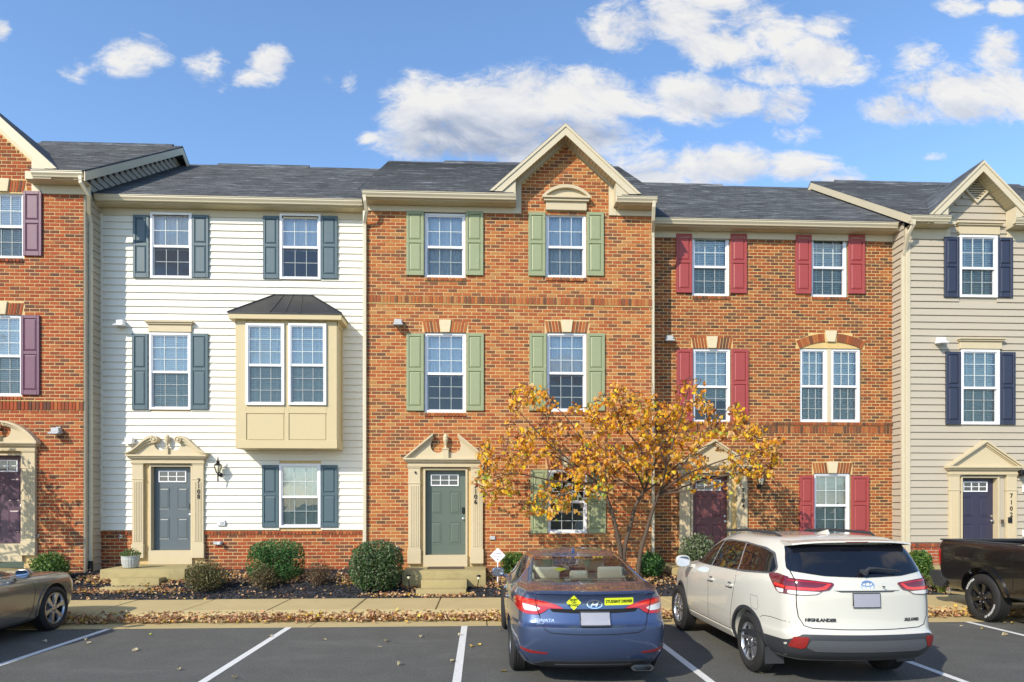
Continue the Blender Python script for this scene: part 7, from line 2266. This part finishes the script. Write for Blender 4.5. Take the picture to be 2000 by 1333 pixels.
def inpoly(x, y):
    c = False
    for i in range(len(poly)):
        x1, y1 = poly[i]; x2, y2 = poly[i - 1]
        if (y1 > y) != (y2 > y) and x < (x2 - x1) * (y - y1) / (y2 - y1) + x1: c = not c
    return c
BRM = MB(); LEAVES = []
for P, a, b in limbs[trunkset:]:
    BRM.tube(P, [a + (b - a) * i / (len(P) - 1) for i in range(len(P))], 6)
att = []
while len(att) < 600:
    x, y = r.uniform(915, 1560), r.uniform(730, 1005)
    if not inpoly(x, y): continue
    if y > 950 and x > 1110 and r.random() < .6: continue
    if noise.noise(Vector((x * .012, y * .014, 2.2))) < -.12 and r.random() < .8: continue
    att.append(at(x, y, 14.55 + r.gauss(0, .55)))
for q_ in ((1400, 945), (1425, 955), (1445, 935), (1385, 935), (1350, 950), (1470, 925), (1080, 1005), (1050, 995), (960, 985), (1120, 995)): att.append(at(q_[0], q_[1], 14.1 + r.gauss(0, .25)))
for q in att:
    q.y = min(q.y, 15.7)
att.sort(key=lambda q: min((q - n_).length for n_ in nodes[::3]))
for q in att:
    n_ = min(nodes, key=lambda m_: (m_ - q).length_squared + (0 if m_.z < q.z + .15 else .15))
    L = (q - n_).length
    if L > 1.4: q = n_ + (q - n_) * (1.4 / L)
    mid = n_.lerp(q, .5) + Vector((r.gauss(0, .05), r.gauss(0, .05), .10 * L + r.gauss(0, .03)))
    tip = q + Vector((r.gauss(0, .03), r.gauss(0, .03), -.03))
    P = curve([n_, mid, q, tip], 3)
    BRM.tube(P, [.0095 + (.003 - .0095) * i / (len(P) - 1) for i in range(len(P))], 4, cap=False)
    nodes += [P[3], P[6]]
    k = r.choice((6, 7, 8, 9))
    for j in range(k):
        t = r.uniform(.25, 1.0); p = P[min(len(P) - 1, int(t * (len(P) - 1)))]
        LEAVES.append(p + Vector((r.gauss(0, .05), r.gauss(0, .05), r.gauss(-.04, .04))))
# a few bare twigs poking out of the top
for q in ((1300, 742, 14.3), (1178, 770, 14.4), (1080, 700 + 45, 14.6), (1262, 742, 14.5), (930, 985, 14.0), (1340, 740, 14.2)):
    e = W3(q); n_ = min(nodes, key=lambda m_: (m_ - e).length_squared); BRM.tube(curve([n_, n_.lerp(e, .5) + Vector((.05, 0, .08)), e], 4), [.006, .0055, .005, .0045, .004, .0035, .003, .0025, .002][:9], 4, cap=False)
MBt = MB()
for P, a, b in limbs[:trunkset]:
    MBt.tube(P, [(a + (b - a) * i / (len(P) - 1)) * (1 + .06 * math.sin(i * 2.1)) * (1.25 if i == 0 else 1) for i in range(len(P))], 10)
MBt.build('trunk', 'bark', TR, smooth=60)
BRM.build('branches', 'bark', TR, smooth=60)
COLS = [((.82, .44, .022), 7), ((.70, .29, .028), 5), ((.72, .44, .13), 4), ((.50, .19, .035), 3), ((.90, .60, .022), 4), ((.74, .48, .2), 2), ((.32, .11, .035), 2)]
CB = [c for c, w in COLS for _ in range(w)]
GRN = [(.40, .46, .05), (.30, .40, .05), (.50, .50, .05)]
def heart(L, c1, c2):
    """heart-shaped blade hanging from its stalk, folded along the rib and cupped"""
    return [(0, 0, 0), (.42 * L, c1, .10 * L), (.50 * L, c1 * 1.3, -.22 * L), (.26 * L, c1 * .8 + c2 * .5, -.68 * L), (0, c2, -1.0 * L), (-.26 * L, c1 * .8 + c2 * .5, -.68 * L), (-.50 * L, c1 * 1.3, -.22 * L), (-.42 * L, c1, .10 * L), (0, c2 * .2, -.35 * L)]
HF = [(0, 8, 2, 1), (8, 4, 3, 2), (0, 7, 6, 8), (8, 6, 5, 4)]
order = sorted(LEAVES, key=lambda p: p.y)
FM = MB(); shapes = {}
for i, p in enumerate(order):
    yaw = r.gauss(-.35, .7) if r.random() < .72 else r.uniform(0, 6.28); tx = r.gauss(-.12, .45); ty = r.gauss(0, .45)
    M = Matrix.Rotation(yaw, 3, 'Z') @ Matrix.Rotation(tx, 3, 'X') @ Matrix.Rotation(ty, 3, 'Y')
    L = r.uniform(.055, .105)
    low_ = p.z < at(1200, 930, 14.5).z
    c = r.choice(GRN) if r.random() < (.22 if low_ else .03) else r.choice(CB)
    if i < 300:
        key = (c, r.randrange(2))
        if key not in shapes:
            me = bpy.data.meshes.new('leaf'); c1, c2 = r.uniform(.005, .03), r.uniform(-.02, .03)
            me.from_pydata(heart(.09, c1, c2), [], HF)
            a_ = me.color_attributes.new('tint', 'FLOAT_COLOR', 'CORNER'); a_.data.foreach_set('color', list((*c, 1)) * 16)
            me.materials.append(MATS['tree_leaf']); shapes[key] = me
        o = link('leaf', shapes[key], TR, p)
        o.rotation_euler = M.to_euler(); s_ = L / .09; o.scale = (s_, s_, s_)
    else:
        k = r.uniform(.8, 1.2); FM.col = tuple(min(.95, q * k) for q in c)
        FM.add([M @ Vector(q) + p for q in heart(L, r.uniform(.005, .03), r.uniform(-.025, .035))], HF)
stuff(FM.build('foliage', 'tree_leaf', TR))

# a second tree of the same kind stands just outside the frame on the left and shades the plum door
T2_ = thing('autumn_tree', 'autumn tree just beyond the left edge whose shadow falls on the plum door', 'tree', (TB.x - 17.7, 14.5, bed_z(TB.x, 14.5)))
for ch_ in list(TR.children):
    if ch_.name.startswith('leaf'): continue
    c_ = ch_.copy(); COL.objects.link(c_); c_.parent = T2_
